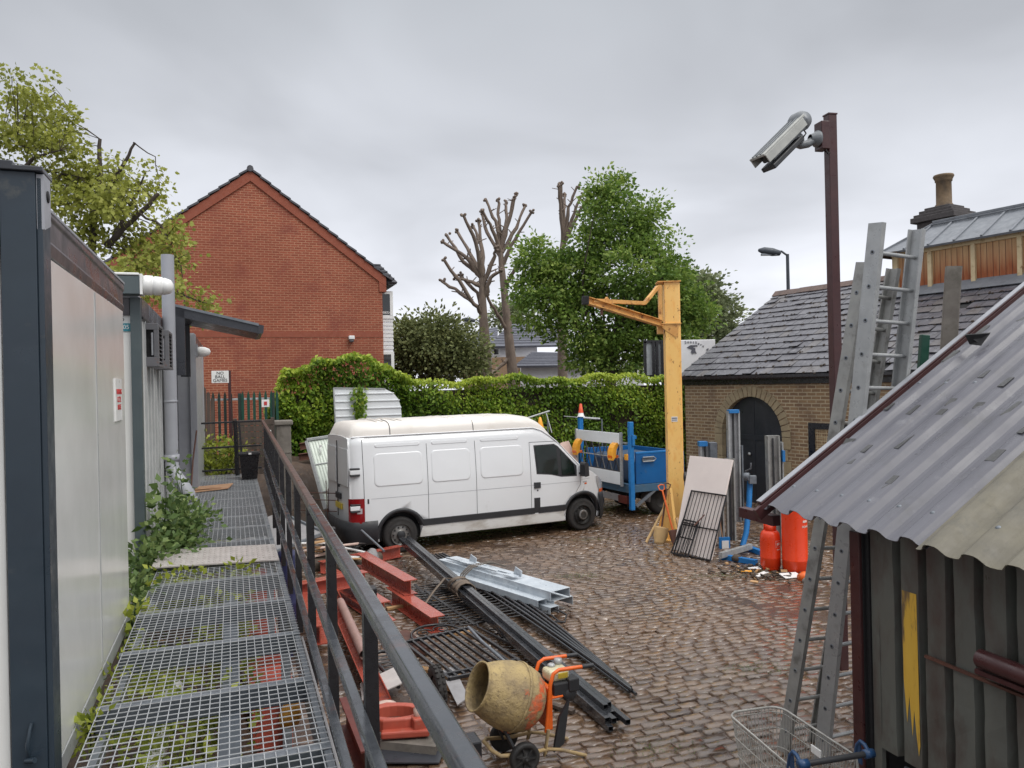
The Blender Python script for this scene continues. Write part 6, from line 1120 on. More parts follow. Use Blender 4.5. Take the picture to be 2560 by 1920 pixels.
mb = MB(); mb.box(bp+bk*.03+V((0, 0, .0)), (.05, .26, .36), Rm); mb.box(bq+bk*.1+V((0, 0, .0)), (.14, .22, .02), Rm); mb.build('bracket', m_orange, mx_, bevel=.01)
mb = MB(); mb.box(bq+bk*.16+V((0, 0, .155))-sdm*.02, (.2, .16, .10), Rm); mb.build('fuel_tank', mat('tank_cream', srgb(206, 200, 170), srgb(180, 172, 140), 12, .5, dirt=srgb(120, 104, 70), damt=(.58, .75), dscale=18), mx_, bevel=.03, seg=3)
mb = MB(); mb.box(bq+bk*.19+V((0, 0, .157))+sdm*.062, (.09, .006, .045), Rm); mb.build('warning_label', m_yplate, mx_)
mb = MB(); mb.box(bq+bk*.17+V((0, 0, .05)), (.17, .2, .12), Rm); mb.box(bq+bk*.27+V((0, 0, .08))+sdm*.06, (.1, .12, .11), Rm); mb.lathe([(0, 0), (.07, 0), (.07, .03), (.03, .05), (0, .05)], bq+bk*.24+V((0, 0, .0))+sdm*.06, sdm, 16); mb.build('engine', m_trim, mx_, bevel=.012)
mb = MB(); mb.lathe([(0, 0), (.035, 0), (.035, .02), (.02, .03), (0, .03)], bq+bk*.14+V((0, 0, .2))-sdm*.06, (0, 0, 1), 14); mb.lathe([(0, 0), (.035, 0), (.035, .06), (0, .06)], bq+bk*.22+V((0, 0, .19))-sdm*.09, (0, 0, 1), 12); mb.build('filler_cap', m_alu, mx_)
mb = MB(); mb.prism([bp+bk*.1+sdm*.16+V((0, 0, -.08)), bp+bk*.2+sdm*.16+V((0, 0, .06)), bp+bk*.14+sdm*.16+V((0, 0, -.3)), bp+bk*.04+sdm*.16+V((0, 0, -.36))], -sdm*.03); mb.build('belt_guard', m_trim, mx_, bevel=.01)
crust = mat('frame_crust', srgb(178, 152, 104), srgb(140, 122, 96), 9, .75, bump=.3, bs=30)
mb = MB(); fw = -bk; w0 = V((0, 6.40, 0))
for s_ in (1, -1):
    o_ = sdm*.17*s_; mb.pipe([bp+o_+V((0, 0, -.15))-bk*.01, bp+o_-bk*.05+V((0, 0, -.36)), V((bp.x, bp.y, .13))+o_-bk*.02, V((bp.x, bp.y, .1))+o_+bk*.1, V((bp.x, bp.y, .0))+o_+bk*.34], .015, 8)
mb.build('stand', crust, mx_); mb = MB()
for s_ in (1, -1):
    o_ = sdm*.17*s_; q0_ = V((bp.x, bp.y, .13))+o_-bk*.02; mb.pipe([q0_, q0_-bk*.2+V((0, 0, .0)), q0_-bk*.42+V((0, 0, .03)), q0_-bk*.47-o_*.5+V((0, 0, .05)), q0_-bk*.47-o_+V((0, 0, .055))], .017, 8)
mb.build('base_frame', crust, mx_); mb = MB(); 
for s_ in (1, -1): o_ = sdm*.15*s_; mb.beam(V((dc.x, dc.y, .14))-bk*.02+o_, V((dc.x, dc.y, .33))-bk*.1+o_*.6, .05, .02, up=bk)
mb.build('trunnion', m_trim, mx_)
for s_ in (1, -1):
    c_ = V((dc.x, dc.y, .125))+sdm*.23*s_+bk*.02; mb = MB(); mb.lathe([(0, .02), (.03, .03), (.035, .01), (.085, .004), (.09, .02), (.118, .022), (.128, .01), (.128, -.03), (.11, -.035), (0, -.03)], c_, sdm*s_, 30); wh = mb.build('wheel', m_wheelb, mx_); mb = MB()
    for k in range(7): a_ = k*2*math.pi/7; r_ = bk*math.cos(a_)+V((0, 0, 1))*math.sin(a_); mb.beam(c_+sdm*s_*.016+r_*.03, c_+sdm*s_*.016+r_*.088, .014, .012, up=sdm)
    mb.lathe([(0, 0), (.016, 0), (.012, .014), (0, .016)], c_+sdm*s_*.028, sdm*s_, 10); q_ = mb.build('spokes', m_wheelb, mx_); q_.parent = wh
# ================================================================ yellow jib crane column
jc = thing('jib_crane', 'tall rusty yellow steel column with a jib arm reaching left', 'crane', (3.17, 15.4, 0))
RC = Matrix.Rotation(math.radians(-4), 4, 'Z'); MC = Matrix.Translation((3.23, 15.45, 0)) @ RC
mb = MB(MC); mb.bx(-.145, .145, -.16, -.14, .02, 5.14); mb.bx(-.145, .145, .14, .16, .02, 5.14); mb.bx(-.14, .14, -.14, .14, .02, 5.12); mb.bx(.14, .165, -.145, .145, .02, 5.12); mb.build('column', m_yellow, jc, bevel=.006)
mb = MB(MC); mb.bx(-.28, .18, -.2, .2, 5.14, 5.165); mb.build('top_plate', m_yellowr, jc)
mb = MB(MC)
for y in (-.15, .12): mb.prism([(-.145, y, .0), (-.145, y, .92), (-.18, y, .82), (-.38, y, .0)], (0, .03, 0)); mb.prism([(.165, y, .0), (.165, y, .5), (.30, y, .0)], (0, .03, 0))
mb.bx(-.42, .36, -.3, .3, .0, .025); mb.build('base_gusset', m_yellow, jc, bevel=.003)
mb = MB(MC); mb.bx(-.28, .17, -.19, .2, 4.30, 4.325); mb.prism([(-.28, -.175, 4.29), (.12, -.175, 4.29), (.10, -.175, 4.06), (.06, -.175, 4.04)], (0, .014, 0)); mb.bx(-.28, -.17, -.1, .1, 4.12, 4.30); mb.build('bracket', m_yellowr, jc)
rt = P(1429, 699, 15.3); tp = P(1268, 649, 13.9); mid = P(1392, 655, 14.95); top_ = P(1421, 620, 15.25)
mb = MB(); mb.sec(rt, tp, IB(.13, .12, .014, .01)); mb.beam(rt-V((0, 0, .06)), rt.lerp(tp, .5)-V((0, 0, .065)), .1, .02); mb.build('jib_arm', m_yellowr, jc)
mb = MB(); mb.beam(rt.lerp(tp, .93)+V((0, 0, .03)), mid, .06, .07); mb.beam(mid, top_, .06, .07); mb.beam(rt.lerp(tp, .70)+V((0, 0, .06)), rt.lerp(tp, .76)+V((0, 0, .16)), .05, .05); mb.build('tie_bar', m_yellowr, jc, bevel=.004)
mb = MB(); mb.beam(P(1425, 616, 15.28), P(1427, 695, 15.28), .07, .09, up=(0, 1, 0)); mb.build('pivot_post', m_yellowr, jc)
mb = MB(); mb.box(tp+V((-.03, 0, 0)), (.12, .16, .15)); mb.build('end_stop', m_dark, jc, bevel=.01); mb = MB(); mb.box(rt.lerp(tp, .82)-V((0, 0, .12)), (.05, .05, .14)); mb.build('hook', m_rust, jc)
mb = MB(MC); mb.bx(-.06, .06, -.164, -.161, 2.36, 2.46); pl_ = mb.build('rating_plate', m_white, jc); mb = MB(MC); mb.bx(-.05, .05, -.167, -.164, 2.42, 2.44); mb.bx(-.05, .05, -.167, -.164, 2.385, 2.40); q_ = mb.build('plate_lines', m_greytext, jc); q_.parent = pl_
# spades against the column
def spade(base, top, blade_m, label, shaft_m, bl=.3, bw=.2):
    t_ = thing('spade', label, 'spade', tuple(base), 'spades against the yellow column'); b = V(base); a = V(top); d_ = (a-b).normalized(); s_ = d_.cross(V((0, -1, 0))).normalized()
    mb = MB(); mb.tube(b+d_*bl, a, .018, 8); mb.build('shaft', shaft_m, t_); mb = MB(); mb.pipe([a-s_*.0, a+d_*.03-s_*.05, a+d_*.11-s_*.06, a+d_*.13, a+d_*.11+s_*.06, a+d_*.03+s_*.05, a], .013, 6); mb.build('grip', shaft_m, t_)
    mb = MB(); rows = [[b+d_*(bl*v)+s_*(bw*u)*(1 if v > .15 else .75)+s_.cross(d_)*(.03*(1-4*u*u)*v) for u in (-.5, -.25, 0, .25, .5)] for v in (0, .15, .5, .95, 1.05)]; mb.grid(rows); o = mb.build('blade', blade_m, t_); o.modifiers.new('s', 'SOLIDIFY').thickness = .006
m_clay = mat('dry_cement', srgb(196, 164, 116), srgb(176, 146, 102), 6, .8)
spade((2.80, 14.95, .0), (3.02, 15.22, 1.02), m_clay, 'spade with a broad cement coated blade leaning on the column', m_rust, .32, .28); spade((3.10, 14.75, .0), (2.93, 15.2, 1.0), m_rust, 'spade with an orange streaked shaft, right of cement bladed one', m_orange, .3, .18)
mb = MB(); mb.pipe([(2.55, 15.0, .03), (2.95, 15.25, .62)], .028, 7); tag(mb.build('timber_prop', m_clay), 'dusty timber leaning left against the yellow column foot', 'timber'); mb = MB(); mb.beam((3.14, 14.9, .02), (3.10, 15.22, 1.05), .05, .03, up=(0, -1, 0)); tag(mb.build('timber_prop', m_yellow), 'upright yellow lath at the right of the spades', 'timber'); mb = MB(); mb.beam((3.20, 14.6, .0), (3.15, 14.95, .5), .05, .05); tag(mb.build('timber_prop', m_wood), 'short stake standing nearest the black grille panels', 'timber')
# ---------------------------------------------------------------- white board and black grilles
BLb, BRb = G(1454, 1194, .02), G(1536, 1212, .02); TLb = P(1490, 984, BLb.y+.55)
def onplane(px, py, off=0):
    n_ = (BRb-BLb).cross(TLb-BLb).normalized(); n_ = n_ if n_.y < 0 else -n_; o_ = V((0, 0, EYE)); r = V(ray(px, py)); return o_+r*(((TLb+n_*off)-o_).dot(n_)/r.dot(n_))
TRb = onplane(1583, 993)
def bp_(u, v, off=0): a = TLb.lerp(TRb, u); b = BLb.lerp(BRb, u); n = (TRb-TLb).cross(BLb-TLb).normalized(); n = n if n.y < 0 else -n; return a.lerp(b, v)+n*off
wb_ = thing('white_board', 'large off white board leaning behind the black window grilles', 'board', tuple(BLb)); mb = MB(); mb.slab(bp_(0, .97), bp_(1, .99), bp_(1, 0), bp_(0, 0), .03); o = mb.build('board', m_whiteb, wb_, bevel=.004)
def grille(name, label, c, n, mids, off):
    t_ = thing(name, label, 'grille', tuple(BLb), 'black window grilles'); 
    def invp(px, py):      # pixel -> point on the board plane, lifted off it
        return onplane(px, py, off)
    q = [invp(*p) for p in c]; mb = MB()
    for a, b in ((0, 1), (1, 2), (2, 3), (3, 0)): mb.beam(q[a], q[b], .026, .026, up=(0, -1, 0))
    mb.build('frame', m_black, t_, bevel=.003)
    for k in range(1, n): mb = MB(); t = k/n; mb.tube(q[0].lerp(q[1], t), q[3].lerp(q[2], t), .007, 6, cap=False); mb.build('bar', m_black, t_)
    mb = MB()
    for m_ in mids: mb.beam(q[0].lerp(q[3], m_), q[1].lerp(q[2], m_), .022, .012, up=(0, -1, 0))
    mb.build('cross_rail', m_black, t_); return q
q1_ = grille('window_grille', 'larger black barred grille leaning on the off white board', [(1494, 1060), (1569, 1071), (1534, 1211), (1456, 1195)], 10, (.54,), .03); grille('window_grille', 'smaller black grille overlapping lower left of larger one', [(1476, 1122), (1509, 1129), (1485, 1204), (1450, 1194)], 6, (.08, .5), .07)
mb = MB(); mb.tube(P(1500, 1135, 13.75), P(1522, 1112, 13.8), .012, 6); tag(mb.build('steel_bar', m_rust), 'short thin bar stuck slantwise across the grilles', 'bar')
# ---------------------------------------------------------------- aluminium material lifts
def bxw(name, m, par, *b, bev=.004, M=None):
    mb = MB(M)
    for q_ in b: mb.bx(*q_)
    return mb.build(name, m, par, bevel=bev)
def MASTP(w, d): return [(-w/2, -d/2), (-w/2+.03, -d/2), (-w/2+.035, -d/2+.08), (w/2-.035, -d/2+.08), (w/2-.03, -d/2), (w/2, -d/2), (w/2, d/2), (-w/2, d/2)]
def mast(name, par, base, top, w, d, m=m_alu):
    mb = MB(); mb.sec(base, top, MASTP(w, d), up=(0, 1, 0)); o = mb.build(name, m, par, bevel=.003); mb = MB(); f_ = V((0, -d/2+.06, 0)); mb.beam(V(base)+f_, V(top)+f_-V((0, 0, .05)), .03, .02, up=(0, 1, 0)); q_ = mb.build('track', m_trim, par); q_.parent = o; return o
lf = thing('material_lift', 'tall aluminium material lift with blue base in front of the arch', 'material lift', (4.05, 14.5, 0))
b0 = G(1575, 1197); vm = lambda n_, x_, y_, Y_, zb, w_, d_, m_=m_aluw: mast(n_, lf, V((P(x_, y_, Y_).x-.02, Y_-.06, zb)), P(x_, y_, Y_), w_, d_, m_)
vm('mast', 1576, 990, 14.72, .1, .17, .12); vm('mast', 1555, 992, 14.66, .1, .10, .12); vm('inner_mast', 1583, 888, 15.0, .4, .23, .14, m_alu); vm('inner_mast', 1592, 962, 15.15, .4, .2, .14, m_galvd)
bxw('top_cap', m_bluel, lf, (P(1572, 886, 15).x, P(1594, 886, 15).x, 14.9, 15.08, P(1583, 890, 15).z-.02, P(1583, 886, 15).z+.01)); mb = MB(); c_ = P(1565, 1180, 14.45); mb.box(c_, (.2, .05, .34)); mb.build('label_plate', m_bluel, lf); mb = MB(); mb.box(c_+V((.01, -.03, .0)), (.13, .01, .22)); mb.build('label', m_white, lf); mb = MB(); mb.pipe([P(1560, 1000, 14.65), P(1562, 1080, 14.5), P(1556, 1130, 14.5), P(1562, 1170, 14.45)], .01, 6); mb.build('cable', m_card, lf)
mb = MB(); mb.beam(G(1556, 1200, .12), G(1622, 1180, .12), .07, .1); mb.build('leg', m_alu, lf, bevel=.006); mb = MB(); mb.beam(G(1560, 1202, .05), G(1634, 1215, .05), .09, .09); mb.beam(G(1618, 1184, .05), G(1648, 1195, .05), .09, .09); mb.beam(G(1590, 1190, .05), G(1622, 1182, .05), .08, .08); mb.build('base', m_bluel, lf, bevel=.006); mb = MB(); mb.pipe([P(1604, 1180, 14.6), P(1612, 1150, 14.7), P(1618, 1090, 14.8), P(1620, 1040, 14.9)], .055, 8); mb.build('brace', m_bluel, lf)
mb = MB(); mb.lathe([(0, -.05), (.08, -.05), (.08, .05), (0, .05)], P(1613, 1030, 14.8), (.8, -.5, 0), 14); mb.box(P(1625, 1036, 14.8), (.14, .1, .16)); mb.build('winch', m_galvd, lf, bevel=.01); mb = MB(); mb.pipe([P(1610, 1018, 14.7), P(1622, 1012, 14.6), P(1622, 1000, 14.6)], .016, 6); mb.build('crank', m_galvd, lf)
l2 = thing('material_lift', 'grey mast of a lift standing before the dark arched door', 'material lift', (5.2, 15.4, 0)); mast('mast', l2, V((P(1672, 1060, 15).x, 15.0, 0)), P(1668, 941, 15.0), .24, .18, m_aluw); mast('inner_mast', l2, V((P(1684, 1060, 15.1).x, 15.1, 0)), P(1682, 955, 15.1), .14, .14, m_alu); mb = MB(); mb.box(P(1692, 985, 15), (.05, .08, .22)); mb.build('pulley', m_bluel, l2)
l3 = thing('material_lift', 'short lift mast with a blue cap peeping above the white board', 'material lift', (4.2, 15.4, 0)); mast('mast', l3, V((P(1526, 1000, 15.3).x, 15.3, 0)), P(1522, 958, 15.3), .22, .16); bxw('top_cap', m_bluel, l3, (P(1508, 955, 15.3).x, P(1526, 955, 15.3).x, 15.2, 15.36, P(1520, 958, 15.3).z-.05, P(1520, 953, 15.3).z)); bxw('winch', m_galvd, l3, (P(1530, 955, 15.3).x, P(1545, 955, 15.3).x, 15.15, 15.4, 1.5, P(1540, 955, 15.3).z))
mb = MB(); c_ = P(1487, 1050, 15.0); mb.beam((c_.x, c_.y, 0), (c_.x+.02, c_.y, c_.z), .14, .1); tag(mb.build('blue_post', m_bluel, None, bevel=.008), 'blue steel post squeezed between yellow column and white board', 'post'); mb = MB(); mb.lathe([(.03, -.03), (.09, -.03), (.1, 0), (.09, .03), (.03, .03)], P(1481, 1030, 15.0), (1, -.4, 0), 18); tag(mb.build('castor_wheel', m_trim), 'small black castor wheel on top of the blue post', 'wheel')
# ---------------------------------------------------------------- gas bottles and litter
def gas(base, r, h, label, col=.16):
    t_ = thing('gas_bottle', label, 'gas bottle', tuple(base), 'orange gas bottles'); mb = MB(); hb_ = h-col
    mb.lathe([(0, .0), (r*.9, 0), (r*.92, .05), (r*.92, .06), (r, .08), (r, .2), (r*1.012, .205), (r*1.012, .22), (r, .225), (r, hb_-.16), (r*.985, hb_-.1), (r*.9, hb_-.03), (r*.7, hb_+.01), (.05, hb_+.03), (0, hb_+.03)], base, (0, 0, 1), 32); mb.build('body', m_gas, t_)
    mb = MB(); rr_ = []
    for k in range(27): a_ = math.radians(200+k*12); rr_.append([V(base)+V((r*.62*math.cos(a_), r*.62*math.sin(a_), hb_-.01)), V(base)+V((r*.62*math.cos(a_), r*.62*math.sin(a_), h-(.05 if k in (3, 4, 5, 6, 7) else 0)))])
    mb.grid(rr_); o = mb.build('collar', m_gas, t_); o.modifiers.new('s', 'SOLIDIFY').thickness = .012; mb = MB(); mb.tube(V(base)+V((0, 0, hb_)), V(base)+V((0, 0, h-.04)), .03, 10); mb.tube(V(base)+V((0, 0, h-.07)), V(base)+V((-.07, -.04, h-.07)), .018, 8); mb.build('valve', m_galvd, t_); return t_
g1b = G(1665, 1230); ga = gas(g1b, .165, .80, 'smaller bright orange gas bottle standing among litter'); g2b = G(1718, 1236); gc = gas(g2b, .20, 1.35, 'taller orange gas bottle half under the corrugated roof')
def curved(label_m, par, base, r, a0, a1, z0, z1, name):
    mb = MB(); mb.grid([[V(base)+V(((r+.002)*math.cos(math.radians(a)), (r+.002)*math.sin(math.radians(a)), z)) for a in np.linspace(a0, a1, 7)] for z in (z0, z1)]); return mb.build(name, label_m, par)
m_wlab = mat('printed_white', srgb(236, 214, 206), rough=.5)
for z0, z1, a0, a1 in ((.40, .405, -78, -40), (.50, .505, -78, -40), (.35, .365, -72, -42)): curved(m_wlab, ga, g1b, .167, a0, a1, z0, z1, 'label_line')
curved(m_wlab, ga, g1b, .167, -78, -76.5, .40, .505, 'label_line'); curved(m_wlab, ga, g1b, .167, -70, -46, .43, .47, 'label_block')
for z in (1.0, .92, .84): curved(m_wlab, gc, g2b, .202, -70, -42, z, z+.035, 'label_line')
for i, ch in enumerate("PROPANE"):
    a_ = math.radians(-72+i*6.2); M4 = Matrix.Translation((g2b.x+.203*math.cos(a_), g2b.y+.203*math.sin(a_), .77)) @ Matrix.Rotation(a_+math.pi/2, 4, 'Z') @ Matrix.Rotation(math.radians(90), 4, 'X'); text('lettering', ch, .05, M4, m_wlab, gc, .001)
mb = MB()
for k in range(150):
    c_ = G(random.gauss(1650, 50), random.gauss(1234, 8), random.uniform(0, .05)); mb.box(c_, (random.uniform(.02, .12), random.uniform(.02, .06), random.uniform(.01, .03)), Matrix.Rotation(random.uniform(0, 3), 3, 'Z') @ Matrix.Rotation(random.gauss(0, .4), 3, 'X'), mi=random.choice((0, 0, 0, 1, 2)))
tag(mb.build('litter', [m_debris, m_woodg, m_wood]), 'scattered chips and dirt swept against the gas bottles', 'litter', kind='stuff')
for (x, y, w_, l_, a_, m_, lb) in ((1630, 1228, .2, .1, .3, m_white, 'crumpled white paper left of smaller gas bottle'), (1645, 1240, .36, .08, .8, m_white, 'long white strip of litter in front of smaller gas bottle'), (1708, 1243, .3, .2, .2, m_white, 'white sheet of litter under the taller gas bottle'), (1612, 1234, .18, .05, -.2, m_amberp, 'yellow strip of litter on setts left of the bottles')):
    mb = MB(); c_ = G(x, y, .03); mb.box(c_, (w_, l_, .02), Matrix.Rotation(a_, 3, 'Z') @ Matrix.Rotation(.15, 3, 'X')); tag(mb.build('litter_scrap', m_, None, bevel=.008), lb, 'litter')
mb = MB(); c_ = G(1738, 1245, .06); mb.lathe([(0, -.1), (.06, -.1), (.08, 0), (.05, .1), (0, .1)], c_, (1, .3, .2), 10); tag(mb.build('orange_offcut', m_orange, None), 'orange broken plastic piece right of taller gas bottle', 'litter')
for (x, y, r_, lb) in ((1592, 1206, .1, 'dark lump of tarpaulin beside lift base'), (1745, 1256, .09, 'pale round pot at foot of the ladders')):
    mb = MB(); mb.lathe([(0, -r_*.6), (r_*.8, -r_*.5), (r_, 0), (r_*.6, r_*.6), (0, r_*.7)], G(x, y, r_*.6), (.2, .1, 1), 9); tag(mb.build('lump', m_debris if 'dark' in lb else m_conc), lb, 'lump')
# ================================================================ old brick building with the arched door
MB2 = frame(4.86, 21.6, -60); ob_ = thing('old_brick_building', 'old stock brick building with slate roof and arched dark door', 'building', (4.86, 21.6, 0))
def og(name, m, *b, bev=.004): return bxw(name, m, ob_, *b, bev=bev, M=MB2)
XA, RI, RO, ZS, ZT = 2.38, 1.0, 1.25, 1.74, 3.04
mb = MB(); mb.bx(0, XA-RI, 0, .35, 0, ZT); mb.bx(XA+RI, 11, 0, .35, 0, ZT)
arc = [(XA+RI*math.cos(a_), ZS+RI*math.sin(a_)) for a_ in np.linspace(0, math.pi, 25)]
for (xa, za), (xb, zb) in zip(arc[:-1], arc[1:]): mb.prism([(xb, 0, zb), (xa, 0, za), (xa, 0, ZT), (xb, 0, ZT)], (0, .35, 0))
mb.bx(0, .35, .35, 8, 0, ZT)
w_ = mb.build('wall', m_stock, None); cen = V(w_['_org']); w_.location = (0, 0, 0); w_.matrix_world = MB2 @ Matrix.Translation(cen); w_.parent = ob_; w_.matrix_parent_inverse = Matrix.Translation(ob_.location).inverted()
mb = MB(MB2)
na = 23
for k in range(na):
    a0_ = math.pi*k/na+.012; a1_ = math.pi*(k+1)/na-.012; pr_ = [(XA+r_*math.cos(a_), -.014-random.uniform(0, .006), ZS+r_*math.sin(a_)) for r_, a_ in ((RI-.01, a0_), (RO, a0_), (RO, a1_), (RI-.01, a1_))]; pr_ = [(x, pr_[0][1], z) for x, y, z in pr_]; mb.prism(pr_, (0, .2, 0))
for k in range(6):
    for sx in (-1, 1): z0 = ZS-.29*(k+1)+.006; xa = XA+sx*RI-sx*.01; xb = XA+sx*(RO-(.1 if k % 2 else 0)); mb.bx(min(xa, xb), max(xa, xb), -.014-random.uniform(0, .006), .2, z0, z0+.278)
mb.build('arch_ring', m_arch, ob_, bevel=.008)
mb = MB(MB2); ar = [(XA+(RI-.01)*math.cos(a_), .13, ZS+(RI-.01)*math.sin(a_)) for a_ in np.linspace(0, math.pi, 21)]; mb.prism([(XA+RI-.01, .13, 0)]+ar+[(XA-RI+.01, .13, 0)], (0, .05, 0)); dd_ = mb.build('arched_door', m_door, ob_); mb = MB(MB2); mb.bx(XA-.012, XA+.012, .12, .135, 0, ZS+RI-.05); mb.bx(XA-RI+.05, XA+RI-.05, .115, .135, 1.62, 1.74)
for x in (XA-.9, XA+.82): mb.bx(x, x+.08, .115, .135, 0, 1.6)
q_ = mb.build('door_rails', m_door, ob_); q_.parent = dd_; mb = MB(MB2); mb.lathe([(0, 0), (.04, 0), (.045, .03), (0, .05)], (XA-.15, .11, 1.25), (0, -1, 0), 10); q_ = mb.build('handle', m_alu, ob_); q_.parent = dd_
og('fascia', m_gutter, (-.05, 11, -.06, .02, ZT-.0, ZT+.13)); mb = MB(MB2); mb.sec((-.15, -.13, 3.22), (11, -.13, 3.22), [(-.07, .05), (-.075, -.02), (-.04, -.06), (.04, -.06), (.075, -.02), (.07, .05)]); mb.build('gutter', m_gutter, ob_)
fr = og('window', m_gutter, (4.15, 4.33, -.03, .08, .9, 2.12), (4.33, 6.0, -.03, .08, 1.98, 2.12), (5.85, 6.0, -.03, .08, .9, 1.98)); gl_ = og('pane', m_redd, (4.33, 5.85, .06, .1, .9, 1.98)); gl_.parent = fr; mb = MB(MB2)
for k in range(26): mb.tube((4.33+k*.06, .0, .9), (4.33+k*.06, .0, 1.98), .004, 4, cap=False)
for k in range(18): mb.tube((4.33, -.006, .92+k*.06), (5.85, -.006, .92+k*.06), .004, 4, cap=False)
q_ = mb.build('mesh_guard', m_cream, ob_); q_.parent = fr
# slates, laid one by one
SLP = (5.76-3.28)/(4.0+.12); ang_ = math.atan(SLP); LSL = math.hypot(4.12, 5.76-3.28); NC = 15; ex = LSL/NC
def roofp(x, l, n=0): return V((x, -.14+l*math.cos(ang_)-n*math.sin(ang_), 3.27+l*math.sin(ang_)+n*math.cos(ang_)))
mbs = [MB(MB2), MB(MB2)]
for c_ in range(NC):
    x = -.15-(.14 if c_ % 2 else 0)
    while x < 10.8:
        w_ = random.uniform(.25, .30); x0 = max(x, -.15); lift = random.uniform(.0, .018)+(.022 if random.random() < .08 else 0); l0 = c_*ex-random.uniform(0, .012)-(.03 if random.random() < .05 else 0); l1 = (c_+1)*ex+.06; tw = random.gauss(0, .004)
        if random.random() > .008 and x+w_-.008 > x0:
            a, b, c2, d2 = roofp(x0+.004, l0, .03+lift), roofp(x+w_-.006, l0, .03+lift+tw), roofp(x+w_-.006, l1, .012), roofp(x0+.004, l1, .012); a = a+V((random.gauss(0, .004), 0, 0)); mbs[1 if random.random() < .12+.5*max(0, (x-5)/6) else 0].slab(a, b, c2, d2, .012)
        x += w_
k0_ = len(mbs[0].v); mbs[0].v += mbs[1].v; mbs[0].f += [[i+k0_ for i in f_] for f_ in mbs[1].f]; mbs[0].sm += mbs[1].sm; mbs[0].mi += [1]*len(mbs[1].f); mbs[0].build('slates', [m_slate, m_slate2], ob_)
mb = MB(MB2)
for _ in range(420):
    x = random.uniform(0, 9); c_ = random.randrange(NC); l = c_*ex+random.gauss(0, .025); r_ = random.uniform(.012, .04); p_ = roofp(x, l, .04); mb.lathe([(r_, -.012), (r_*.8, .008), (0, .014)], MB2.inverted() @ (MB2 @ p_), (0, -.5, .85), 6)
o = mb.build('roof_moss', mat('roof_moss', srgb(66, 54, 46), srgb(50, 44, 38), 20, .9), ob_); o['kind'] = 'stuff'
mb = MB(MB2); mb.slab(roofp(-.12, -.02, -.01), roofp(11, -.02, -.01), roofp(11, LSL, -.01), roofp(-.12, LSL, -.01), .06); mb.prism([roofp(-.12, LSL), roofp(11, LSL), V((11, 8.2, 3.2)), V((-.12, 8.2, 3.2))], (0, 0, -.06)); mb.build('roof_deck', m_dark, ob_)
mb = MB(MB2); mb.prism([(.0, .0, ZT), (.0, 8, ZT), (.0, 4.0, 5.62)], (.3, 0, 0)); mb.build('gable', m_stock, ob_)
mb = MB(MB2); x = -.2
while x < 4.3: mb.sec((x, 3.98, 5.80), (min(x+.45, 4.35), 3.98, 5.80+random.gauss(0, .004)), [(-.17, -.09), (0, .07), (.17, -.09), (.14, -.11), (0, .04), (-.14, -.11)]); x += .46
mb.build('ridge_tiles', mat('ridge_tile', srgb(112, 92, 84), srgb(86, 74, 70), 5, .7, dirt=srgb(170, 120, 60), damt=(.66, .75), dscale=3), ob_, bevel=.004)
# raised timber lantern
lt = og('lantern_boards', m_boards, (4.35, 11, 3.13, 4.87, 5.2, 6.27), bev=0); 
cen = V(ob_['_org']); 
pz = 5.2
mb = MB(MB2)
for x in (4.35, 5.22, 6.25, 7.25, 8.25, 9.3, 10.4): mb.bx(x, x+.1, 3.06, 3.16, pz, 6.25)
mb.bx(4.28, 4.36, 3.1, 4.9, pz, 6.25); mb.bx(4.3, 11, 3.05, 3.15, 6.16, 6.29); mb.build('lantern_posts', m_cream, ob_, bevel=.006)
mb = MB(MB2); x = 4.42
while x < 9: mb.bx(x-.003, x+.003, 3.124, 3.135, pz, 6.16); x += .135
mb.build('board_joints', m_rust, ob_)
mb = MB(MB2); mb.slab((4.2, 2.95, 5.22), (11, 2.95, 5.22), (11, 3.14, 5.38), (4.2, 3.14, 5.38), .03); mb.slab((4.05, 2.80, 5.125), (11, 2.80, 5.125), (11, 2.96, 5.235), (4.05, 2.96, 5.235), .02); mb.build('lead_flashing', m_lead, ob_, bevel=.004)
mb = MB(MB2); e0, e1, hx_ = (4.08, 2.85, 6.27), (11.2, 2.85, 6.27), 4.85; mb.slab(e0, e1, (11.2, 4.0, 6.98), (hx_, 4.0, 6.98), .05); mb.slab((11.2, 5.15, 6.27), (4.08, 5.15, 6.27), (hx_, 4.0, 6.98), (11.2, 4.0, 6.98), .05); mb.add([(4.08, 5.15, 6.27), (4.08, 2.85, 6.27), (hx_, 4.0, 6.98)], [(0, 1, 2)]); mb.build('lantern_roof', m_lead, ob_)
mb = MB(MB2); x = 4.75
while x < 11: mb.beam((x, 2.86, 6.29), (max(x, hx_), 4.0, 7.0), .05, .045); x += .62
mb.beam((hx_, 4.0, 7.02), (11.2, 4.0, 7.02), .16, .07); mb.beam((hx_, 3.86, 6.95), (11.2, 3.86, 6.95), .03, .04); mb.beam((4.08, 2.85, 6.28), (hx_, 4.0, 7.0), .06, .06); mb.build('roof_rolls', m_lead, ob_, bevel=.012)
mb = MB(MB2); mb.beam((4.02, 2.83, 6.24), (4.02, 5.1, 6.24), .1, .1); mb.beam((4.0, 2.80, 6.23), (4.6, 2.80, 6.23), .08, .06); mb.build('lantern_eaves', m_woodg, ob_, bevel=.01)
cs_ = P(2040, 470, 21.5); mb = MB(MB2); ci = MB2.inverted() @ cs_
for hw_, z0, z1 in ((.50, 5.5, 7.45), (.62, 7.45, 7.60), (.56, 7.60, 7.68), (.46, 7.68, 7.78), (.36, 7.78, 7.86)): mb.bx(ci.x-hw_, ci.x+hw_, ci.y-hw_, ci.y+hw_, z0, z1)
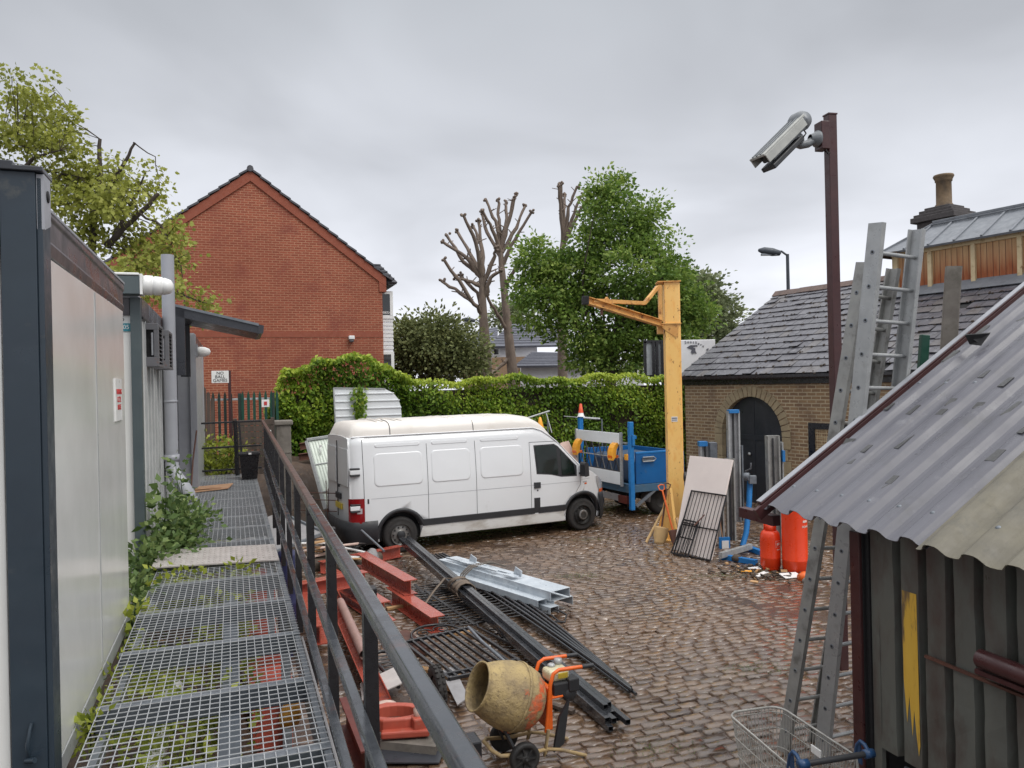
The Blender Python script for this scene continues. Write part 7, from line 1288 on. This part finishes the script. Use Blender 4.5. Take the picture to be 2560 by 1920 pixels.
ck = mb.build('chimney', m_stack, ob_, bevel=.015); mb = MB(MB2); mb.lathe([(.24, 0), (.25, .05), (.2, .12), (.195, .72), (.22, .74), (.22, .78), (.25, .84), (.27, .88), (.25, .92), (.19, .93), (.18, .5)], (ci.x, ci.y, 7.84), (0, 0, 1), 24); q_ = mb.build('chimney_pot', m_pot, ob_); q_.parent = ck
# ================================================================ CCTV pole
cp_ = thing('cctv_pole', 'tall dark maroon steel pole carrying a camera', 'pole', (3.5, 8.3, 0)); MP = frame(3.52, 8.35, 12)
mb = MB(MP); mb.bx(-.05, .05, -.05, .05, 0, 6.02); mb.build('post', m_maroon, cp_, bevel=.006); mb = MB(MP); mb.bx(-.055, .055, -.055, .055, 6.02, 6.035); mb.build('cap', m_maroon, cp_); mb = MB(MP); mb.bx(-.15, -.05, -.07, .07, 5.64, 5.94); mb.build('bracket_box', m_maroon, cp_, bevel=.006)
cc = thing('cctv_camera', 'grey ribbed CCTV camera tilted down at the top of maroon pole', 'camera', tuple(MP @ V((-.3, 0, 5.7))))
mb = MB(MP); mb.lathe([(0, 0), (.09, 0), (.09, .02), (.06, .06), (.045, .1)], (-.15, 0, 5.76), (-1, 0, 0), 18); mb.pipe([(-.2, 0, 5.75), (-.28, 0, 5.70), (-.36, 0, 5.685), (-.41, 0, 5.70), (-.42, 0, 5.76)], [.045, .042, .045, .05, .05], 12); mb.build('arm', m_cctv, cc)
ax = V((-.74, -.12, -.66)).normalized(); sd2 = V((ax.y, -ax.x, 0)).normalized(); upc = ax.cross(sd2); upc = upc if upc.z > 0 else -upc; c0 = V((-.40, 0, 5.88))
def cbox(name, m, u0, u1, s0, s1, n0, n1, bev=.01):
    mb = MB(MP); vs = [c0+ax*u+sd2*s+upc*n for u in (u0, u1) for s in (s0, s1) for n in (n0, n1)]; mb.add(vs, [(0, 1, 3, 2), (4, 6, 7, 5), (0, 4, 5, 1), (2, 3, 7, 6), (0, 2, 6, 4), (1, 5, 7, 3)]); return mb.build(name, m, cc, bevel=bev)
cbox('housing', m_cctv, -.05, .56, -.09, .09, -.06, .05, .02); hd = cbox('sunshield', m_cctvl, -.06, .66, -.115, .115, .055, .085, .008)
for k in range(3): q_ = cbox('rib', m_cctv, -.05, .655, -.075+k*.06, -.055+k*.06, .085, .096, .0); q_.parent = hd
q_ = cbox('sunshield_side', m_cctvl, -.02, .65, -.12, -.108, -.03, .06, .003); q_.parent = hd; q_ = cbox('sunshield_side', m_cctvl, -.02, .65, .108, .12, -.03, .06, .003); q_.parent = hd
cbox('lamp_housing', m_trim, .1, .62, -.1, .1, -.13, -.075, .012); cbox('lens', m_glass, .56, .575, -.06, .06, -.045, .035, .004)
mb = MB(MP); mb.lathe([(0, -.12), (.08, -.1), (.105, -.05), (.105, .05), (.08, .1), (0, .12)], c0-ax*.06+upc*.02, sd2, 20); mb.build('rear_dome', m_cctv, cc); mb = MB(MP); mb.lathe([(0, -.05), (.06, -.05), (.06, .05), (0, .05)], c0+ax*.1-upc*.1, sd2, 16); mb.build('pivot', m_cctv, cc); mb = MB(MP); mb.pipe([(-.38, -.06, 5.86), (-.36, -.1, 5.78), (-.4, -.08, 5.72)], .008, 6); mb.pipe([(-.1, -.06, 5.63), (-.08, -.07, 5.58), (-.05, -.055, 5.6)], .008, 6); mb.build('cable', m_dark, cc)
# ================================================================ corrugated shed
E0 = V((1.853, 5.715, 2.21)); ke = V((.292, -.956, 0)).normalized(); pe = V((.956, .292, 0)).normalized(); rise = .63
MS = Matrix(((ke.x, pe.x, 0, E0.x), (ke.y, pe.y, 0, E0.y), (0, 0, 1, 0), (0, 0, 0, 1)))
sh = thing('corrugated_shed', 'low shed of corrugated steel sheets with steep grey roof', 'shed', tuple(MS @ V((2, 1, 0))))
moss = mat('wet_moss', srgb(76, 76, 77), srgb(58, 59, 58), 30, .4)
def patches(mb):
    for _ in range(44):
        k = random.randrange(0, 6); x = k*.25+.1225+random.gauss(0, .004); l = .25+random.random()**.8*2.6; ln = random.uniform(.05, .14); w_ = random.uniform(.02, .03); z0 = lambda q: 2.21+q*rise+.05*1.06*.85-.05*.5*1.06*rise*-1*0+.006; mb.add([(x-w_+random.gauss(0, .006), l-.02, z0(l)), (x+w_, l-.02+random.gauss(0, .015), z0(l)), (x+w_*.8+random.gauss(0, .006), l-.02+ln, z0(l+ln)), (x-w_*.7, l-.02+ln+random.gauss(0, .015), z0(l+ln))], [(0, 1, 2, 3)], mi=1)
def corr(k0, k1, L0, L1, pitch, hgt, name, m, zoff=0, x0=None):
    mb = MB(MS); pr_ = []; k = k0; base = [(0, 0), (.08, .0), (.16, .10), (.23, .45), (.29, .82), (.37, 1.02), (.49, 1.06), (.61, 1.02), (.69, .82), (.75, .45), (.82, .10), (.90, 0), (1, 0)]
    while k < k1-1e-6:
        for a, b in base[:-1]: pr_.append((k+a*pitch, b*hgt))
        k += pitch
    pr_.append((k, 0)); rows = []
    nl = 8
    for j in range(nl+1):
        l = L0+(L1-L0)*j/nl; rows.append([V((x+random.gauss(0, .0012), l*1.0-h*.5, 2.21+zoff+l*rise+h*.85)) for x, h in pr_])
    mb.grid(rows, smooth=False)
    if k0 == 0: patches(mb)
    o = mb.build(name, [m, moss], sh); sd_m = o.modifiers.new('s', 'SOLIDIFY'); sd_m.thickness = .004; return o
corr(.0, 1.50, .0, 4.4, .25, .05, 'roof_sheet', m_corr); corr(1.45, 4.2, -.03, 4.4, .25, .05, 'roof_sheet', m_corro, .012)
mb = MB(MS)
for k in range(6):
    for l in (.18, 1.35, 2.5, 3.6): x = k*.25+.12; mb = MB(MS); mb.lathe([(0, 0), (.016, 0), (.016, .006), (.007, .01), (0, .014)], (x, l, 2.21+l*rise+.054), (0, -.5, .85), 8); mb.build('roof_bolt', m_galvd, sh)
for k in range(10, 20):
    for l in (.15, 1.3): x = 1.45+(k-9)*.25+.12; mb = MB(MS); mb.lathe([(0, 0), (.016, 0), (.016, .006), (.007, .01), (0, .014)], (x, l, 2.222+l*rise+.054), (0, -.5, .85), 8); mb.build('roof_bolt', m_galvd, sh)
mb = MB(MS); mb.beam((-.015, -.05, 2.165), (-.015, 4.4, 2.165+4.45*rise), .035, .09); mb.beam((-.03, -.02, 2.25), (-.03, 4.4, 2.25+4.42*rise), .06, .012); mb.build('verge_angle', m_maroon, sh, bevel=.003); mb = MB(MS); mb.beam((-.035, -.02, 2.262), (-.035, 4.4, 2.262+4.42*rise), .055, .006); mb.build('verge_capping', m_greyp, sh)
for l, ext in ((.06, .42), (.22, .30), (1.75, .18), (2.95, .3)):
    mb = MB(MS); z = 2.12+l*rise; mb.bx(-ext, .02 if l < .5 else 3.8, l, l+.07, z-.08, z+.0); mb.build('purlin', m_maroon, sh, bevel=.005)
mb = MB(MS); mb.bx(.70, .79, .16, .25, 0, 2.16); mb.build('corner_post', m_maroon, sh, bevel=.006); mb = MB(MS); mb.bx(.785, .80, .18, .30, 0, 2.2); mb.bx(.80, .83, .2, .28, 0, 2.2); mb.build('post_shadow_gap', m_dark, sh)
def wallcorr(k0, k1, z0, z1, pitch, hgt, name, m, y0):
    mb = MB(MS); base = [(0, 0), (.66, 0), (.73, 1), (.95, 1)]; pr_ = []; k = k0
    while k < k1-1e-6:
        for a, b in base: pr_.append((k+a*pitch, b*hgt))
        k += pitch
    pr_.append((k, 0)); rows = []
    for j in range(9): z = z0+(z1-z0)*j/8; rows.append([V((x+random.gauss(0, .002), y0+h+random.gauss(0, .002), z)) for x, h in pr_])
    mb.grid(rows, smooth=False); o = mb.build(name, m, sh); o.modifiers.new('s', 'SOLIDIFY').thickness = .003; return o
wallcorr(.892, 4.1, .80, 2.26, .195, .065, 'wall_sheet', m_wallsheet, .215); wallcorr(1.282, 4.1, .72, 1.52, .195, .065, 'wall_sheet', m_wallsheet, .198); mb = MB(MS); mb.bx(.835, .90, .21, .24, .0, 2.24); mb.build('wall_stub', m_wallsheet, sh)
mb = MB(MS); mb.bx(1.285, 4.1, .18, .20, 1.51, 1.525); mb.build('lap_edge', m_rust, sh); mb = MB(MS); mb.tube((1.72, .12, 1.66), (3.8, .12, 1.64), .05, 14); mb.build('brown_pipe', m_maroon, sh); mb = MB(MS); mb.bx(1.70, 3.8, .1, .2, 1.575, 1.60); mb.build('pipe_shelf', m_maroon, sh)
mb = MB(MS); mb.add([(1.092, .2085, 1.86), (1.205, .2085, 1.86), (1.212, .2085, .95), (1.20, .2085, .88), (1.185, .2085, 1.0), (1.170, .2085, 1.15), (1.155, .2085, .98), (1.135, .2085, 1.22), (1.115, .2085, 1.05), (1.094, .2085, 1.3)], [tuple(range(10))]); yp = mb.build('yellow_patch', m_yellowpatch, sh)
mb = MB(MS); mb.bx(.80, 4.2, 1.6, 1.7, 0, 3.1); mb.bx(.80, .84, .32, 1.6, 0, 2.2); mb.build('interior_shade', m_dark, sh); mb = MB(MS); mb.pipe([(1.0, .3, .7), (1.3, .25, .74), (1.7, .3, .6)], .015, 6); mb.pipe([(.9, .25, .62), (1.25, .28, .74)], .012, 6); mb.build('scrap_rods', m_galvd, sh)  # near-black sheets behind the wall paint in the shade inside the shed
for (l, b) in ((3.6, 2.0),): pass
# ================================================================ ladders propped at the shed end
def ladder(foot, top, rd, w, dep, sp, label, m, t=.042, rr=.016, ext=None):
    t_ = thing('ladder', label, 'ladder', tuple(foot), 'ladders propped against the shed'); f = V(foot); a = (V(top)-f); ln = a.length; a.normalize(); r = V(rd); r = (r-a*r.dot(a)).normalized(); n = a.cross(r).normalized()
    for s_ in (0, 1):
        mb = MB(); c_ = f+r*(w*s_); sg = -1 if s_ == 0 else 1; pr_ = [(-dep/2, 0), (dep/2, 0), (dep/2, t), (dep/2-.012, t), (dep/2-.016, .008), (-dep/2+.016, .008), (-dep/2+.012, t), (-dep/2, t)]
        vs = [p+n*x-r*(y*sg) for p in (c_, c_+a*ln) for x, y in pr_]; k = len(pr_); mb.add(vs, [(i, (i+1) % k, k+(i+1) % k, k+i) for i in range(k)]); mb.add(vs, [tuple(range(k)), tuple(range(2*k-1, k-1, -1))]); z = .2
        while z < ln-.1: mb.lathe([(0, .0005), (rr*.6, .0008), (rr*.75, .003), (rr*1.15, .002), (rr*1.2, -.002)], c_+a*z+r*(sg*.0), r*sg, 12, mi=1); z += sp
        z = .2
        while z < ln-.1: mb.lathe([(0, .0012), (rr*.6, .0012)], c_+a*z, r*sg, 10, mi=2); z += sp
        st_ = mb.build('stile', [m, m_galvd, m_dark], t_)
    z = .2
    while z < ln-.1: mb = MB(); mb.tube(f+a*z, f+a*z+r*w, rr, 10, cap=False); mb.build('rung', m, t_); z += sp
    return t_
ladder((2.47, 6.34, 0), (P(1891, 481, 5.95)), (.90, .43, 0), .50, .13, .265, 'larger aluminium ladder rising highest above the shed roof', m_alu)
ladder((2.22, 6.52, 0), (P(1861, 566, 6.15)), (.90, .43, 0), .40, .11, .265, 'shorter worn aluminium ladder behind the larger one', m_aluw)
gp_ = thing('grey_post', 'square weathered grey post leaning up behind the shed roof', 'post', (3.4, 6.6, 0)); mb = MB(); t0 = P(2060, 577, 6.6); b0_ = P(2046, 800, 6.6); d_ = (b0_-t0); mb.beam(t0, t0+d_*(t0.z/-d_.z), .125, .125, up=(.5, 1, 0)); mb.build('post', m_conc, gp_, bevel=.01)
mb = MB(); mb.slab(P(1984, 832, 6.5), P(2004, 822, 6.5), P(2010, 724, 6.5), P(1992, 722, 6.5), .05); tag(mb.build('green_board', m_green, None, bevel=.006), 'dark green board sticking up between ladder and grey post', 'board')
bl_ = thing('black_tray', 'black bent plate lying on the upper edge of the shed roof', 'plate', tuple(P(2110, 730, 6.2))); mb = MB(); mb.slab(P(2085, 722, 6.0), P(2140, 718, 5.9), P(2120, 745, 5.9), P(2095, 742, 6.0), .03); mb.build('plate', m_dark, bl_)
# ================================================================ shopping trolley
MTR = Matrix.Translation((1.69, 4.84, 0)) @ Matrix.Rotation(math.radians(14), 4, 'Z'); tr = thing('shopping_trolley', 'wire shopping trolley with blue handle ends beside the shed', 'shopping trolley', (1.63, 4.84, 0))
def ring(z, hw0, hw1, l0, l1, rc, r, m, name='rim', n=5, mbx=None):
    mb = mbx or MB(MTR); pts = []
    for cx, cy, a0 in ((hw1-rc, l1-rc, 0), (-hw1+rc, l1-rc, 90), (-hw0, l0, None), (hw0, l0, None)):
        if a0 is None: pts.append((cx, cy, z))
        else:
            for k in range(n+1): a_ = math.radians(a0+90*k/n); pts.append((cx+rc*math.cos(a_), cy+rc*math.sin(a_), z))
    pts.append(pts[0]); mb.pipe(pts, r, 6); return pts
mb = MB(MTR); top_r = ring(.93, .225, .20, -.36, .40, .09, .008, m_wire, mbx=mb); mb.build('rim', m_wire, tr)
mb = MB(MTR); bot_r = ring(.56, .20, .165, -.30, .34, .07, .004, m_wire, mbx=mb); ring(.80, .217, .19, -.34, .38, .085, .0035, m_wire, mbx=mb); ring(.68, .208, .178, -.32, .36, .08, .0035, m_wire, mbx=mb); ring(.90, .223, .198, -.355, .395, .09, .0035, m_wire, mbx=mb)
def along(pts, n):
    d_ = [0]
    for a, b in zip(pts[:-1], pts[1:]): d_.append(d_[-1]+(V(b)-V(a)).length)
    out = []
    for k in range(n):
        s_ = d_[-1]*k/n; i = max(j for j in range(len(d_)-1) if d_[j] <= s_); out.append(V(pts[i]).lerp(V(pts[i+1]), (s_-d_[i])/max(1e-6, d_[i+1]-d_[i])))
    return out
for a, b in zip(along(top_r, 84), along(bot_r, 84)): mb.tube(a, b, .0029, 4, cap=False)
for k in range(16): y = -.29+k*.04; mb.tube((-.19, y, .56), (.19, y, .56), .0029, 4, cap=False)
for k in range(9): x = -.16+k*.04; mb.tube((x, -.3, .563), (x, .34, .563), .0029, 4, cap=False)
mb.build('basket', m_wire, tr); mb = MB(MTR); mb.tube((-.19, -.47, 1.0), (.2, -.47, 1.0), .017, 12); mb.build('handle', m_trim, tr)
for sx in (-1, 1): mb = MB(MTR); mb.pipe([(sx*.225, -.34, .92), (sx*.225, -.36, 1.0), (sx*.225, -.39, 1.035), (sx*.225, -.425, 1.03), (sx*.225, -.45, 1.01), (sx*.225, -.475, .985)], .012, 8); mb.prism([(sx*.225-.004, -.33, .9), (sx*.225-.004, -.36, 1.01), (sx*.225-.004, -.39, 1.02), (sx*.225-.004, -.40, .9)], (.008, 0, 0)); mb.lathe([(0, -.03), (.026, -.03), (.026, .03), (0, .03)], (sx*.215, -.47, 1.0), (1, 0, 0), 12); mb.build('handle_end', m_bluetrol, tr)
mb = MB(MTR); mb.box((.20, .0, .80), (.012, .1, .05)); mb.build('coin_tag', m_white, tr, bevel=.004); mb = MB(MTR)
for sx in (-1, 1): mb.pipe([(sx*.22, -.36, .93), (sx*.22, -.4, .5), (sx*.22, -.38, .16), (sx*.2, .3, .14)], .010, 6)
mb.build('frame', m_wire, tr)
for sx in (-1, 1):
    for y in (-.36, .30): mb = MB(MTR); mb.lathe([(0, -.012), (.05, -.012), (.055, 0), (.05, .012), (0, .012)], (sx*.2, y, .056), (1, 0, 0), 14); mb.box((sx*.2, y, .12), (.03, .04, .06)); mb.build('castor', m_trim, tr)
for o in list(bpy.data.objects):
    if '_org' in o: del o['_org']
